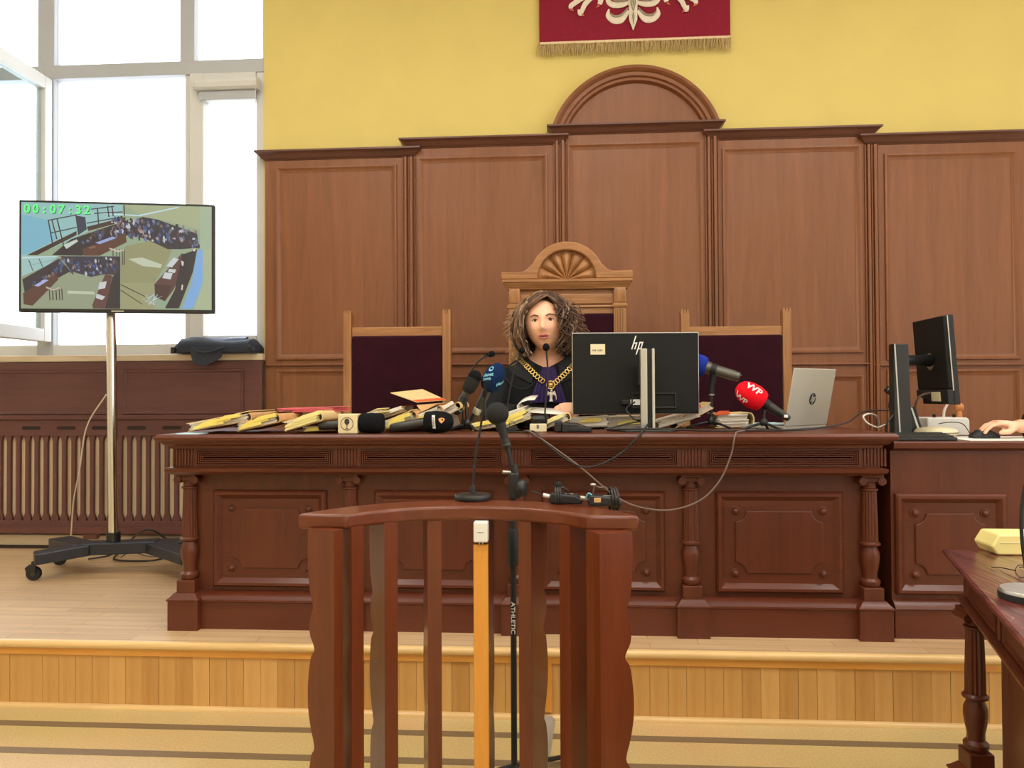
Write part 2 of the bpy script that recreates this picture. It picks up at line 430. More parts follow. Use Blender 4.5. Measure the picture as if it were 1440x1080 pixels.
b = MB(); b.box(XWIN, XW2, YW, YW + 0.3, 0, CEIL); b.box(XL, XWIN, YW, YW + 0.3, ZHEAD, CEIL); b.box(XW2, XR, YW, YW + 0.3, ZHEAD, CEIL); b.box(XW2, XR, YW, YW + 0.3, 0, 0.8); b.box(XW3, XR, YW, YW + 0.3, 0.8, ZHEAD)
b.build('painted_wall', 'yellow_paint', wb, 0)
MB().box(XL, XWIN, YW, YW + 0.3, 0, ZSILL - 0.03).build('wall_below_window', 'white_paint', wb, 0)
MB().box(XL - 0.2, XL, YB, YW + 0.3, 0, CEIL).build('wall_left', 'cream_paint', None, 0)['kind'] = 'structure'
MB().box(XL, XR, YB - 0.2, YB, 0, CEIL).build('wall_rear', 'cream_paint', None, 0)['kind'] = 'structure'
# right wall with the hall's row of tall side windows
wr = struct('wall_right', (XR, 0, 0))
wins = [(-3.6, -2.1), (-1.5, 0.0), (0.6, 2.1)]
b = MB(); b.box(XR, XR + 0.2, YB, YW + 0.3, 0, 1.0); b.box(XR, XR + 0.2, YB, YW + 0.3, 3.7, CEIL)
e = [YB] + [v for w_ in wins for v in w_] + [YW + 0.3]
for i in range(0, len(e), 2): b.box(XR, XR + 0.2, e[i], e[i + 1], 1.0, 3.7)
b.build('painted_wall', 'cream_paint', wr, 0)
for i, (a, c) in enumerate(wins):
    wn = struct('window_%d' % (i + 2), (XR, a, 1.0))
    b = MB()
    for y0, y1 in ((a, a + 0.07), (c - 0.07, c), ((a + c) / 2 - 0.04, (a + c) / 2 + 0.04)): b.box(XR + 0.05, XR + 0.11, y0, y1, 1.0, 3.7)
    for z0, z1 in ((1.0, 1.07), (3.63, 3.7), (2.75, 2.83)): b.box(XR + 0.052, XR + 0.108, a, c, z0, z1)
    b.build('window_frame', 'window_white', wn, 0)
    MB().box(XR + 0.075, XR + 0.08, a, c, 1.0, 3.7).build('pane', 'pane_glass', wn, 0)
for i, (lx, ly) in enumerate(ADDED_LAMPS):
    t = thing('added_ceiling_lamp', 'added long white ceiling lamp panel, unseen, to light the hall', 'lamp', (lx, ly, CEIL), 'added ceiling lamps over the hall')
    MB().box(lx - 0.62, lx + 0.62, ly - 0.3, ly + 0.3, CEIL - 0.09, CEIL).build('housing', 'added_lamp_housing', t, 0, 0.01)
    MB().box(lx - 0.58, lx + 0.58, ly - 0.26, ly + 0.26, CEIL - 0.1, CEIL - 0.088).build('diffuser', 'added_lamp_glow', t, 0)

# ---------------------------------------------------------------- big window beside the panelling
YF0, YF1 = 4.66, 4.73
win = struct('window_1', (-3, YF0, ZSILL), 'tall white framed window beside the dark panelling')
def wbox(n, x0, x1, z0, z1, y0=YF0, y1=YF1, mat='window_white', bev=0.004):
    return MB().box(x0, x1, y0, y1, z0, z1).build(n, mat, win, 0, bev)
xA0, xA1 = PX(53, 60, YF0), PX(76, 60, YF0)
xB0, xB1 = PX(253, 50, YF0), PX(273, 50, YF0)
xR0, xR1 = PX(360.5, 300, YF0), XWIN
zT0, zT1 = ZZ(170, 108, YF0), ZZ(170, 89, YF0)
zG = ZZ(200, 484, YF0)
wbox('mullion', xA0, xA1, ZSILL, ZHEAD, mat='window_grey')
wbox('mullion', xB0, xB1, zT1, ZHEAD, mat='window_grey')
wbox('transom', XL, xR1, zT0, zT1, YF0 - 0.004, mat='window_grey')
wbox('jamb', PX(369, 40, YF0), xR1, zT1, ZHEAD, YF0 + 0.002)
wbox('head', XL, xR1, ZHEAD - 0.07, ZHEAD, YF0 + 0.006)
xC0 = PX(259, 300, YF0); xC1 = PX(268, 300, YF0); xC2 = PX(287, 300, YF0)
wbox('mullion', xC0, xC1 + 0.01, ZSILL, zT0, YF0 + 0.012)
wbox('jamb', xR0, xR1, ZSILL, zT0)
wbox('bottom_rail', XL, xC1, ZSILL, zG, YF0 + 0.003)
# narrow casement on the right
wbox('casement_stile', xC1, xC2, ZSILL + 0.02, zT0, YF0 - 0.015)
wbox('casement_bottom', xC2, xR0, ZSILL + 0.02, ZZ(320, 472, YF0), YF0 - 0.012)
wbox('casement_top', xC2, xR0, ZZ(320, 141, YF0), zT0, YF0 - 0.012)
for x0, x1, z0, z1 in ((XL, xA0, zT1, ZHEAD), (xA1, xB0, zT1, ZHEAD), (xB1, xR1, zT1, ZHEAD), (xA1, xC0, zG, zT0), (xC2, xR0, ZZ(320, 472, YF0), ZZ(320, 141, YF0))):
    MB().box(x0, x1, YF0 + 0.035, YF0 + 0.041, z0, z1).build('pane', 'pane_glass', win, 0)
win2 = struct('window_6', (3.4, YF0, 0.8), 'tall white framed window beyond the far end of the panelling')
b = MB()
for x0, x1 in ((XW2, XW2 + 0.07), (XW3 - 0.07, XW3), (3.3, 3.4)): b.box(x0, x1, YF0, YF1, 0.8, ZHEAD)
for z0, z1 in ((0.8, 0.89), (zT0, zT1), (ZHEAD - 0.07, ZHEAD)): b.box(XW2, XW3, YF0 - 0.004, YF1 - 0.004, z0, z1)
b.build('window_frame', 'window_white', win2, 0)
MB().box(XW2, XW3, YF0 + 0.035, YF0 + 0.041, 0.8, ZHEAD).build('pane', 'pane_glass', win2, 0)
# open sash: hinged on the first mullion, swung into the room
xh = xA1 - 0.03; s0, s1, sw = ZZ(72, 481, 4.62), ZZ(72, 110, 4.62), 0.72
sash = struct('window_5', (xh, 4.64, s0), 'open white window sash swung into the room'); M = Matrix.Translation((xh, 4.645, 0)) @ Matrix.Rotation(math.radians(-87), 4, 'Z')
# local x runs along the sash from hinge to free edge
M = Matrix.Translation((xh, 4.645, 0)) @ Matrix.Rotation(math.radians(-88.5), 4, 'Z')
for nm, q in (('sash_stile', (0, 0.07, s0, s1)), ('sash_stile', (sw - 0.07, sw, s0, s1)), ('sash_rail', (0.07, sw - 0.07, s0, s0 + 0.08)), ('sash_rail', (0.07, sw - 0.07, s1 - 0.08, s1))):
    MB(M).box(q[0], q[1], -0.03, 0.03, q[2], q[3]).build(nm, 'window_white', sash, 0, 0.005)
MB(M).box(0.07, sw - 0.07, -0.006, 0.006, s0 + 0.08, s1 - 0.08).build('pane', 'sash_glass', sash, 0)
MB(M).box(sw - 0.05, sw - 0.02, -0.07, -0.03, (s0 + s1) / 2 - 0.06, (s0 + s1) / 2 + 0.06).build('sash_handle', 'silver', sash, 0, 0.004)
# sill board
sl = MB().box(XL, XWIN + 0.026, 4.555, YW - 0.001, ZZ(250, 507.5, 4.555), ZSILL).build('trim_1', 'sill_wood', None, 0, 0.006); sl['kind'] = 'structure'
# roller blind cassette
t = thing('roller_blind', 'white roller blind cassette fixed over the narrow window pane', 'blind', P(319, 127, 4.62))
bx0, bx1, bz0, bz1 = PX(274, 118, 4.61), PX(363, 118, 4.61), ZZ(319, 126, 4.61), ZZ(319, 110, 4.61)
prof = [(4.645, bz0), (4.60, bz0), (4.585, bz0 + 0.012), (4.58, bz0 + 0.04), (4.595, bz1 - 0.008), (4.615, bz1), (4.645, bz1)]
MB().prism(prof, 'x', bx0 + 0.008, bx1 - 0.008).build('cassette', 'window_white', t, 30)
for x in (bx0, bx1 - 0.01): MB().prism([(y - 0.004 if y < 4.64 else y, z) for y, z in prof], 'x', x, x + 0.01).build('end_cap', 'window_white', t, 30)
MB().box(bx0 + 0.02, bx1 - 0.02, 4.618, 4.628, ZZ(319, 139, 4.62), bz0).build('rolled_fabric', 'window_grey', t, 0, 0.003)
MB().tube([(bx1 - 0.012, 4.60, bz0), (bx1 - 0.012, 4.602, bz0 - 0.25), (bx1 - 0.012, 4.60, bz0 - 0.5)], 0.0018, 6).build('pull_cord', 'window_white', t)

# ---------------------------------------------------------------- wall panelling behind the judges
pan = struct('trim_2', (0.43, YP, PLAT), 'dark wood wall panelling with stepped cornices and an arched crown')
PB = [PX(371, 350, YP), PX(578, 350, YP), PX(785, 350, YP), PX(1004, 350, YP), PX(1223, 350, YP), PX(1436.5, 350, YP) + 0.05]
XC = 0.431
half = [(PB[3] - PB[2]) / 2, (PB[4] - PB[1]) / 2, (PB[5] - PB[0]) / 2]
PB = [XC - half[2], XC - half[1], XC - half[0], XC + half[0], XC + half[1], XC + half[2]]
ztop = [2.709, 2.76, 2.816, 2.76, 2.709]
px0 = [(391, 556, 236), (590, 768, 222), (801, 986, 203), (1019, 1209, 209), (1247, 1429, 217)]
for i in range(5):
    x0, x1, zt = PB[i], PB[i + 1], ztop[i]
    cz = 0.052
    MB().box(x0, x1, YP, YW, PLAT, zt - cz).build('backing_panel', 'panel_wood_z', pan, 0, 0.002)
    out = 0.052
    e0, e1 = (x0, x1)
    MB().cornice(e0 - (0.0 if i in (0,) else 0.012), e1 + (0 if i == 4 else 0.012), YP, YW, [(0.004, zt - cz), (0.008, zt - cz + 0.006), (0.014, zt - cz + 0.008), (0.03, zt - cz + 0.024), (0.04, zt - cz + 0.036), (out, zt - cz + 0.042), (out, zt)]).build('cornice', 'cornice_wood', pan, 25)
    a, c, yt = px0[i]
    q0, q1 = PX(a, 350, YP), PX(c, 350, YP)
    zu1 = ZZ((a + c) / 2, yt, YP)
    zu0 = ZZ((a + c) / 2, 503 if i in (0, 4) else 494, YP)
    prof = [(-0.014, YP - 0.001), (-0.012, YP - 0.01), (-0.004, YP - 0.012), (0.004, YP - 0.006), (0.012, YP + 0.008), (0.016, YP + 0.010)]
    # raised frame so that the field lies back
    fr = MB()
    st = 0.0
    MB().rect_rings(q0, q1, zu0, zu1, [(-0.012, YP), (-0.010, YP - 0.013), (0.0, YP - 0.015), (0.008, YP - 0.010), (0.016, YP - 0.004), (0.024, YP - 0.002)], False).build('panel_moulding', 'panel_wood_z', pan, 25)
    zl1 = ZZ((a + c) / 2, 522 if i in (0, 4) else 530, YP)
    MB().rect_rings(q0, q1, 0.62, zl1, [(-0.012, YP), (-0.010, YP - 0.013), (0.0, YP - 0.015), (0.008, YP - 0.010), (0.016, YP - 0.004), (0.024, YP - 0.002)], False).build('panel_moulding', 'panel_wood_z', pan, 25)
    MB().box(x0 + 0.01, x1 - 0.01, YP - 0.018, YP, (zu0 + zl1) / 2 - 0.006, (zu0 + zl1) / 2 + 0.004).build('rail_bead', 'panel_wood_x', pan, 0, 0.003)
    MB().box(x0, x1, YP - 0.02, YP, PLAT, PLAT + 0.12).build('skirting', 'panel_wood_x', pan, 0, 0.004)
for i in range(1, 5):                # reeded strips between the bays
    x = PB[i] + (0.012 if i in (1, 4) else 0.0) * (-1 if i == 1 else 1)
    zt = min(ztop[i - 1], ztop[i]) - 0.052
    zt = (max(ztop[i - 1], ztop[i]) - 0.052) if i in (2, 3) else zt
    xm = PB[i] + {1: -0.012, 2: 0.012, 3: -0.012, 4: 0.012}[i]
    for dx, wd, pr in ((-0.034, 0.010, 0.012), (-0.018, 0.016, 0.024), (0.002, 0.010, 0.014), (0.018, 0.018, 0.026), (0.038, 0.008, 0.010)):
        MB().box(xm + dx - wd / 2, xm + dx + wd / 2, YP - pr, YP, PLAT + 0.12, zt).build('reed', 'panel_wood_z', pan, 0, 0.004)
# arch over the middle bay
ax0, ax1 = PB[2] - 0.03, PB[3] + 0.03
zb = ztop[2]; hw = (ax1 - ax0) / 2; hh = ZZ(893, 95, YP) - zb; rad = (hw * hw + hh * hh) / (2 * hh); czz = zb + hh - rad
def arc_pts(r, n=40):
    a = math.asin(min(1, math.sqrt(max(0, r * r - (zb - czz) ** 2)) / r)); return [(XC + r * math.sin(-a + 2 * a * k / n), czz + r * math.cos(-a + 2 * a * k / n)) for k in range(n + 1)]
R = []
for r, y in ((rad, YW), (rad, YP - 0.045), (rad - 0.018, YP - 0.05), (rad - 0.03, YP - 0.04), (rad - 0.036, YP - 0.028), (rad - 0.058, YP - 0.03), (rad - 0.064, YP - 0.014), (rad - 0.08, YP - 0.016), (rad - 0.088, YP + 0.004), (rad - 0.092, YW)):
    R.append([(x, y, z) for x, z in arc_pts(r)])
n_ = len(R[0])
MB().rings([[R[j][k] for j in range(len(R))] for k in range(n_)]).build('arch_moulding', 'panel_wood_x', pan, 25)
pts = arc_pts(rad - 0.085)
MB().prism([(x, z) for x, z in pts], 'y', YP + 0.012, YW).build('arch_field', 'panel_wood_z', pan, 0)

# ---------------------------------------------------------------- tapestry with fringe
YB_ = 4.625
bx0, bx1 = PX(758.5, 50, YB_), PX(1027, 50, YB_); bz = (ZZ(760, 59, YB_) + ZZ(1026, 54, YB_)) / 2
ban = thing('wall_tapestry', 'maroon wall tapestry with a white eagle and a tan fringe', 'tapestry', ((bx0 + bx1) / 2, YB_, bz))
btop = bz + 1.2
nx, nz = 40, 30; R = []
for k in range(nz + 1):
    z = bz + (btop - bz) * k / nz
    R.append([(bx0 + (bx1 - bx0) * i / nx, YB_ - 0.004 * math.sin(i * 0.55 + k * 0.1) * (1 - k / nz) - 0.003, z) for i in range(nx + 1)] +
             [(bx0 + (bx1 - bx0) * i / nx, YB_ + 0.012, z) for i in range(nx, -1, -1)])
MB().rings(R).build('cloth', 'banner_cloth', ban, 60)
MB().box(bx0 + 0.002, bx1 - 0.002, YB_ - 0.012, YB_ + 0.004, bz - 0.012, bz + 0.004).build('fringe_band', 'fringe_band', ban, 0, 0.003)
b = MB(); rf = random.Random(3)
nf = 260
for i in range(nf):
    x = bx0 - 0.012 + (bx1 - bx0 + 0.016) * (i + rf.random()) / nf
    L = 0.066 + rf.uniform(-0.012, 0.012); sway = rf.uniform(-0.02, 0.012); y = YB_ - 0.006 + rf.uniform(-0.006, 0.006)
    b.tube([(x, y, bz - 0.008), (x + sway * 0.3, y - 0.003, bz - 0.008 - L * 0.5), (x + sway, y - 0.001, bz - 0.008 - L)], [0.0022, 0.0026, 0.0018], 5)
b.build('fringe', 'fringe', ban, 60, kind='stuff')
MB().cyl((bx0 - 0.05, YB_ + 0.0, btop + 0.01), (bx1 + 0.05, YB_, btop + 0.01), 0.012).build('hanging_rod', 'chair_oak_x', ban)
def eg(x, y): return P(790 + x / 6.857, y / 6.857, YB_ - 0.01)
exc = (eg(688, 200).x)
SC = (eg(788, 0).x - eg(688, 0).x) / 100          # metres per pixel of the emblem sketch
def stroke(name, pts, rad, mat, dy=0.0, mirror=True, flat=0.35):
    for sgn in ((1, -1) if mirror else (1,)):
        pp = [V((exc + sgn * (x - 688) * SC, YB_ - 0.009 + dy, eg(688, y).z)) for x, y in pts]
        q = bez(pp, 20) if len(pp) > 2 else pp
        m_ = len(q); rr = []
        for k in range(m_):
            u = k / (m_ - 1) * (len(rad) - 1); i0 = min(int(u), len(rad) - 2); rr.append((rad[i0] + (rad[i0 + 1] - rad[i0]) * (u - i0)) * SC)
        MB().tube(q, rr, 10, flat).build(name, mat, ban, 60)
stroke('tail_feather', [(640, 100), (570, 180), (500, 185), (448, 140), (455, 78)], [22, 40, 36, 26, 6], 'eagle_white')
stroke('tail_feather', [(650, 20), (580, 42), (500, 40), (450, 5), (440, -60)], [18, 28, 30, 26, 8], 'eagle_white')
stroke('tail_feather', [(650, -60), (590, -40), (520, -60), (490, -110)], [18, 30, 26, 8], 'eagle_white')
stroke('feather_shade', [(640, 80), (570, 148), (505, 155), (470, 125)], [6, 11, 11, 4], 'eagle_shade', -0.010)
stroke('feather_shade', [(640, 0), (580, 12), (520, 10), (480, -15)], [5, 8, 8, 4], 'eagle_shade', -0.010)
stroke('tail_feather', [(688, -160), (688, -40), (688, 70), (688, 190), (688, 292)], [50, 50, 44, 42, 2], 'eagle_white', -0.003, False)
stroke('feather_shade', [(688, 130), (688, 170), (688, 245)], [4, 12, 3], 'eagle_shade', -0.020, False)
stroke('feather_shade', [(664, -60), (668, 40), (686, 112)], [5, 6, 4], 'eagle_shade', -0.018)
stroke('feather_shade', [(688, -60), (688, 20), (688, 70)], [8, 8, 3], 'eagle_shade', -0.020, False)
stroke('talon', [(300, -60), (225, 20), (190, 85), (150, 90)], [30, 26, 22, 20], 'eagle_white')
stroke('talon', [(190, 85), (175, 112), (200, 122)], [26, 24, 12], 'eagle_white', -0.002)
stroke('claw_tip', [(196, 118), (214, 140)], [12, 3], 'eagle_claw', -0.004)
stroke('talon', [(230, -60), (140, -5), (90, 30), (82, 62)], [26, 26, 26, 18], 'eagle_white')
stroke('claw_tip', [(80, 66), (112, 84)], [14, 3], 'eagle_claw', -0.004)
stroke('talon', [(360, -80), (375, -10), (362, 30)], [24, 28, 20], 'eagle_white')
stroke('claw_tip', [(360, 42), (330, 62)], [13, 3], 'eagle_claw', -0.004)
# the eagle above (out of the picture): body, wings, head
stroke('leg', [(300, -60), (420, -190), (560, -260)], [34, 60, 70], 'eagle_white')
stroke('body', [(688, -140), (688, -330), (688, -560)], [60, 130, 80], 'eagle_white', -0.002, False)
stroke('neck', [(688, -560), (680, -680), (690, -760), (650, -800)], [70, 50, 50, 30], 'eagle_white', -0.002, False)
stroke('beak', [(650, -800), (600, -790), (585, -760)], [22, 16, 4], 'gold', -0.004, False)
stroke('crown', [(640, -850), (690, -870), (740, -850)], [20, 34, 20], 'gold', -0.002, False)
for k in range(6):
    stroke('wing_feather', [(590, -470), (360 - 40 * k, -640 + 20 * k), (200 - 10 * k, -560 + 70 * k), (150 + 30 * k, -330 + 62 * k)], [40, 46, 36, 10], 'eagle_white')

# ---------------------------------------------------------------- platform
plat = struct('trim_3', (0, 2.885, 0), 'raised platform of oak boards with a plank riser')
XP0, XP1 = XL, XR
YR = 2.89
MB().box(XP0, XP1, YR + 0.02, YW, 0, PLAT - 0.02).build('platform_core', 'gap_shade', plat, 0)
MB().box(XP0, XP1, YR - 0.02, YW, PLAT - 0.026, PLAT).build('platform_boards', 'strip_floor', plat, 0)
prof = [(YR - 0.02, PLAT), (YR - 0.034, PLAT - 0.001), (YR - 0.042, PLAT - 0.008), (YR - 0.042, PLAT - 0.022), (YR - 0.036, PLAT - 0.029), (YR - 0.02, PLAT - 0.03)]
MB().prism(prof, 'x', XP0, XP1).build('nosing', 'pale_oak', plat, 60)
MB().box(XP0, XP1, YR - 0.012, YR + 0.01, ZZ(600, 929, YR) , ZZ(600, 913.5, YR)).build('orange_strip', 'orange_pine', plat, 0, 0.003)
rp_ = random.Random(5); x = XP0; k = 0
zq = 0.032
shared = {}
pw = 0.0672
while x < XP1:
    o = MB().box(0.0006, pw - 0.0006, YR, YR + 0.02, 0.0, PLAT - 0.03)
    mt_ = rp_.choice(['riser_oak_a', 'riser_oak_b', 'riser_oak_a', 'riser_oak_c'])
    if mt_ not in shared:
        ob = o.build('plank', mt_, plat, 0); shared[mt_] = ob.data; ob.location.x = x
    else:
        ob = bpy.data.objects.new('plank', shared[mt_]); COL.objects.link(ob); attach(ob, plat); ob.location.x = x
    ob.location.y = rp_.uniform(-0.0012, 0.0012)
    x += pw; k += 1
prof = [(YR + 0.0, 0.0), (YR - 0.016, 0.0), (YR - 0.016, 0.008), (YR - 0.010, 0.015), (YR + 0.0, 0.018)]
MB().prism(prof, 'x', XP0, XP1).build('quarter_round', 'pale_oak', plat, 60)
bb = MB().box(XL, XWIN, 4.60, YW, PLAT, ZZ(60, 752, 4.6)).build('baseboard_back', 'sill_wood', None, 0, 0.005); bb['kind'] = 'structure'
MB().box(XL, XWIN, 4.585, 4.60, PLAT, PLAT + 0.018).build('painted_floor_gap', 'gap_shade', bb, 0)  # solid dark strip, the shade of the floor gap given by colour

# ---------------------------------------------------------------- radiator and its slatted cover
YC = 4.55
rc0, rc1 = -5.0, XWIN + 0.026
zz = lambda y: ZZ(200, y, YC)
cv = thing('radiator_cover', 'dark wood slatted radiator cover under the window', 'radiator cover', ((rc0 + rc1) / 2, YC, zz(751)))
MB().box(rc0, rc1, YC, YC + 0.03, zz(588), zz(508.5)).build('upper_panel', 'cover_wood_x', cv, 0, 0.003)
for a, c in ((-4.95, -4.1), (-4.0, -2.79), (-2.69, -1.95)):
    MB().rect_rings(a, c, zz(580), zz(522), [(-0.012, YC), (-0.008, YC - 0.008), (0.004, YC - 0.006), (0.01, YC - 0.001)], False).build('panel_moulding', 'cover_wood_x', cv, 25)
MB().box(rc0, rc1, YC - 0.02, YC + 0.03, zz(590), zz(583)).build('ledge', 'cover_wood_x', cv, 0, 0.005)
MB().box(rc0, rc1, YC, YC + 0.03, zz(613), zz(590)).build('top_rail', 'cover_wood_x', cv, 0, 0.003)
sx0 = PX(18, 600, YC); step = 56 * (PX(200, 600, YC) - PX(199, 600, YC))
for k in range(9):
    cx = sx0 + 0.12 + k * 0.225
    if cx > rc1 - 0.1: break
    pts = [(cx + sg * 0.045 + 0.016 * math.cos(a) * sg, zz(601.5) + 0.011 * math.sin(a) * sg) for sg in (1, -1) for a in [(-PI / 2 + PI * j / 6) for j in range(7)]]
    MB().prism(pts, 'y', YC - 0.001, YC + 0.006).build('painted_vent_slot', 'gap_shade', cv, 0)  # slots are not cut; dark plates paint the shade inside them
MB().box(rc0, rc1, YC, YC + 0.03, zz(751), zz(733)).build('bottom_rail', 'cover_wood_x', cv, 0, 0.004)
MB().box(rc0, rc1, YC - 0.012, YC + 0.0, zz(751), zz(741)).build('bottom_bead', 'cover_wood_x', cv, 0, 0.004)
cx = PX(126, 755, YC)
MB().prism([(cx - 0.06, zz(751)), (cx - 0.045, zz(754)), (cx - 0.04, zz(759)), (cx + 0.04, zz(759)), (cx + 0.05, zz(754)), (cx + 0.06, zz(751))], 'y', YC, YC + 0.03).build('foot', 'cover_wood_x', cv, 0, 0.002)
pitch = 13.2 * (PX(200, 670, YC) - PX(199, 670, YC)); pitch = PX(206.6, 670, YC) - PX(193.4, 670, YC)
za, zb_ = zz(734), zz(612); hwd, hn = pitch * 0.40, pitch * 0.215
out = [(hwd, za), (hwd, za + 0.022), (hn, za + 0.05), (hn, zb_ - 0.04), (hwd * 0.8, zb_ - 0.012), (hwd, zb_)]
poly = out + [(-x, z) for x, z in reversed(out)]
first = None; xs = PX(11.3, 670, YC) + pitch / 2
ks = [k for k in range(-40, 60) if rc0 < xs + (k - 0.5) * pitch < rc1 - 0.02]
for k in ks:
    if first is None:
        o = MB().prism(poly, 'y', YC + 0.004, YC + 0.024).build('slat', 'cover_wood_z', cv, 0, 0.002); first = o
    else:
        o = bpy.data.objects.new('slat', first.data); COL.objects.link(o); attach(o, cv)
        md = o.modifiers.new('bevel', 'BEVEL'); md.width = 0.002; md.segments = 2; md.limit_method = 'ANGLE'
    o.location.x = xs + (k - 0.5) * pitch
rd = thing('radiator', 'beige ribbed radiator behind the wooden slats', 'radiator', ((rc0 + rc1) / 2, 4.61, zz(734)))
MB().box(rc0 + 0.2, rc1 - 0.03, 4.584, 4.64, zz(735), zz(611)).build('panel', 'radiator_beige', rd, 0, 0.006)
k = rc0 + 0.24
while k < rc1 - 0.06:
    MB().box(k, k + 0.042, 4.579, 4.584, zz(732), zz(614)).build('rib', 'radiator_beige', rd, 0, 0.003); k += 0.05
# ================================================================ judges' bench
BF = 3.00                           # plane of pedestals and frieze
BTOP = 1.058
bz_ = lambda y, Y=BF: ZZ(743, y, Y)
cx_ = [PX(q, 760, 3.035) for q in (262.5, 490, 727, 973, 1227)]
B0, B1 = PX(242, 640, BF), PX(1238, 640, BF)
bench = thing('judges_bench', "long mahogany judges' bench with turned columns and carved panels", 'bench', ((B0 + B1) / 2, 3.3, PLAT))
BB = 3.62
Zt1, Zt0 = BTOP, bz_(627, 2.96)
MB().collar(B0, B1, BF, BB - 0.04, [(0.006, Zt0 - 0.012), (0.008, Zt0), (0.016, Zt0), (0.026, Zt0 + 0.006), (0.03, Zt0 + 0.014), (0.04, Zt0 + 0.016), (0.048, Zt0 + 0.024), (0.05, BTOP - 0.012), (0.044, BTOP - 0.003), (0.04, BTOP), (-0.02, BTOP)]).build('bench_top', 'bench_wood_x', bench, 30)
zf1, zf0 = Zt0 - 0.012, bz_(658)
MB().box(B0 + 0.02, B1 - 0.02, 3.075, 3.17, PLAT, zf1).build('front_board', 'bench_wood_z', bench, 0)
for x in (B0 + 0.02, B1 - 0.06): MB().box(x, x + 0.04, 3.17, BB - 0.05, PLAT, zf1).build('end_board', 'bench_wood_z', bench, 0)
MB().box(B0, B1, BF + 0.006, 3.17, zf0, zf1).build('frieze', 'bench_wood_x', bench, 0)
zm0 = bz_(668)
MB().collar(B0, B1, BF, 3.17, [(-0.02, zm0), (0.004, zm0), (0.012, zm0 + 0.006), (0.02, zm0 + 0.012), (0.022, zf0 - 0.004), (0.016, zf0), (0.0, zf0 + 0.003)]).build('frieze_moulding', 'bench_wood_x', bench, 30)
for i in range(4):                   # reeded frieze fields
    a, c = cx_[i] + 0.055, cx_[i + 1] - 0.055
    pr = []; y0 = BF + 0.006
    for k in range(4): pr += [(k * 0.011, y0), (k * 0.011 + 0.002, y0 - 0.006), (k * 0.011 + 0.007, y0 - 0.006), (k * 0.011 + 0.009, y0)]
    pr = pr[:]
    MB().rect_rings(a, c, zf0 + 0.008, zf1 - 0.004, [(q[0] * 0.72, q[1]) for q in pr], True).build('frieze_field', 'bench_wood_x', bench, 0)
for x in cx_:                        # fluted blocks over the columns
    for k in range(7):
        MB().box(x - 0.042 + k * 0.0125, x - 0.034 + k * 0.0125, BF, BF + 0.01, zf0 + 0.006, zf1 - 0.002).build('flute', 'bench_wood_z', bench, 0, 0.002)
zp1, zp0 = bz_(838, 3.04), bz_(853, 3.03)
MB().collar(B0 + 0.03, B1 - 0.03, 3.06, 3.14, [(0.03, PLAT), (0.03, zp0), (0.036, zp0 + 0.004), (0.036, zp0 + 0.012), (0.026, zp0 + 0.02), (0.012, zp1 - 0.004), (0.0, zp1)]).build('plinth', 'bench_wood_x', bench, 30)
def column(parent, cx, cy, z0, z1, mat, r=0.033, ped=0.062, zped=None, turned=None):
    """pedestal, square block, vase, ring, fluted shaft and a small Ionic capital between z0 and z1"""
    H_ = z1 - z0; zz = lambda t: z0 + H_ * t
    pt = zped if zped is not None else 0.15
    MB().collar(cx - ped, cx + ped, cy - ped, cy + ped, [(0, z0), (0, zz(pt)), (0.004, zz(pt) + 0.003), (0.004, zz(pt) + 0.008), (-0.006, zz(pt) + 0.016), (-0.018, zz(pt) + 0.03)]).build('pedestal', mat + '_z', parent, 30)
    zb = zz(pt) + 0.03
    zk = zb + 0.05
    MB().box(cx - r * 1.15, cx + r * 1.15, cy - r * 1.15, cy + r * 1.15, zb - 0.004, zk).build('block', mat + '_z', parent, 0, 0.004)
    h = z1 - zk
    prof = [(r * 0.9, 0), (r * 1.12, 0.012), (r * 1.12, 0.022), (r * 0.8, 0.032), (r * 0.78, 0.05), (r * 0.95, h * 0.18), (r * 1.08, h * 0.25), (r * 1.05, h * 0.30), (r * 0.8, h * 0.345), (r * 0.78, h * 0.355), (r * 1.15, h * 0.37), (r * 1.18, h * 0.385), (r * 0.95, h * 0.40)]
    MB().lathe(prof, (cx, cy, zk), seg=28).build('vase', mat + '_z', parent, 40)
    MB().lathe([(r * 0.92, h * 0.398), (r * 0.9, h * 0.55), (r * 0.78, h * 0.855)], (cx, cy, zk), seg=32, flute=1, fl=0.10).build('shaft', mat + '_z', parent, 0)
    MB().lathe([(r * 0.78, h * 0.85), (r * 0.98, h * 0.858), (r * 0.98, h * 0.872), (r * 0.74, h * 0.88), (r * 0.74, h * 0.93)], (cx, cy, zk), seg=24).build('necking', mat + '_z', parent, 40)
    cp = MB().box(cx - r * 1.25, cx + r * 1.25, cy - r * 1.2, cy + r * 1.2, z1 - 0.012, z1).build('capital', mat + '_x', parent, 0, 0.003)
    for sg in (-1, 1):
        MB().lathe([(0.003, -r * 1.16), (r * 0.46, -r * 1.15), (r * 0.46, r * 1.1)], (cx + sg * r * 1.08, cy, z1 - 0.025), (0, 1, 0), 16).build('volute', mat + '_x', cp, 40)
    MB().box(cx - r * 1.0, cx + r * 1.0, cy - r * 0.95, cy + r * 0.95, z1 - 0.03, z1 - 0.011).build('echinus', mat + '_x', cp, 0, 0.004)
for x in cx_: column(bench, x, BF + 0.062, PLAT, zm0, 'bench_wood', 0.033, 0.062, 0.185)
def notch_rect(x0, x1, z0, z1, r, n=6):
    pts = []
    for cx, cz, a0 in ((x0, z0, 90), (x1, z0, 180), (x1, z1, 270), (x0, z1, 360)):
        for k in range(n + 1):
            a = math.radians(a0 - 90 * k / n); pts.append((cx + r * math.cos(a), cz + r * math.sin(a)))
    return pts
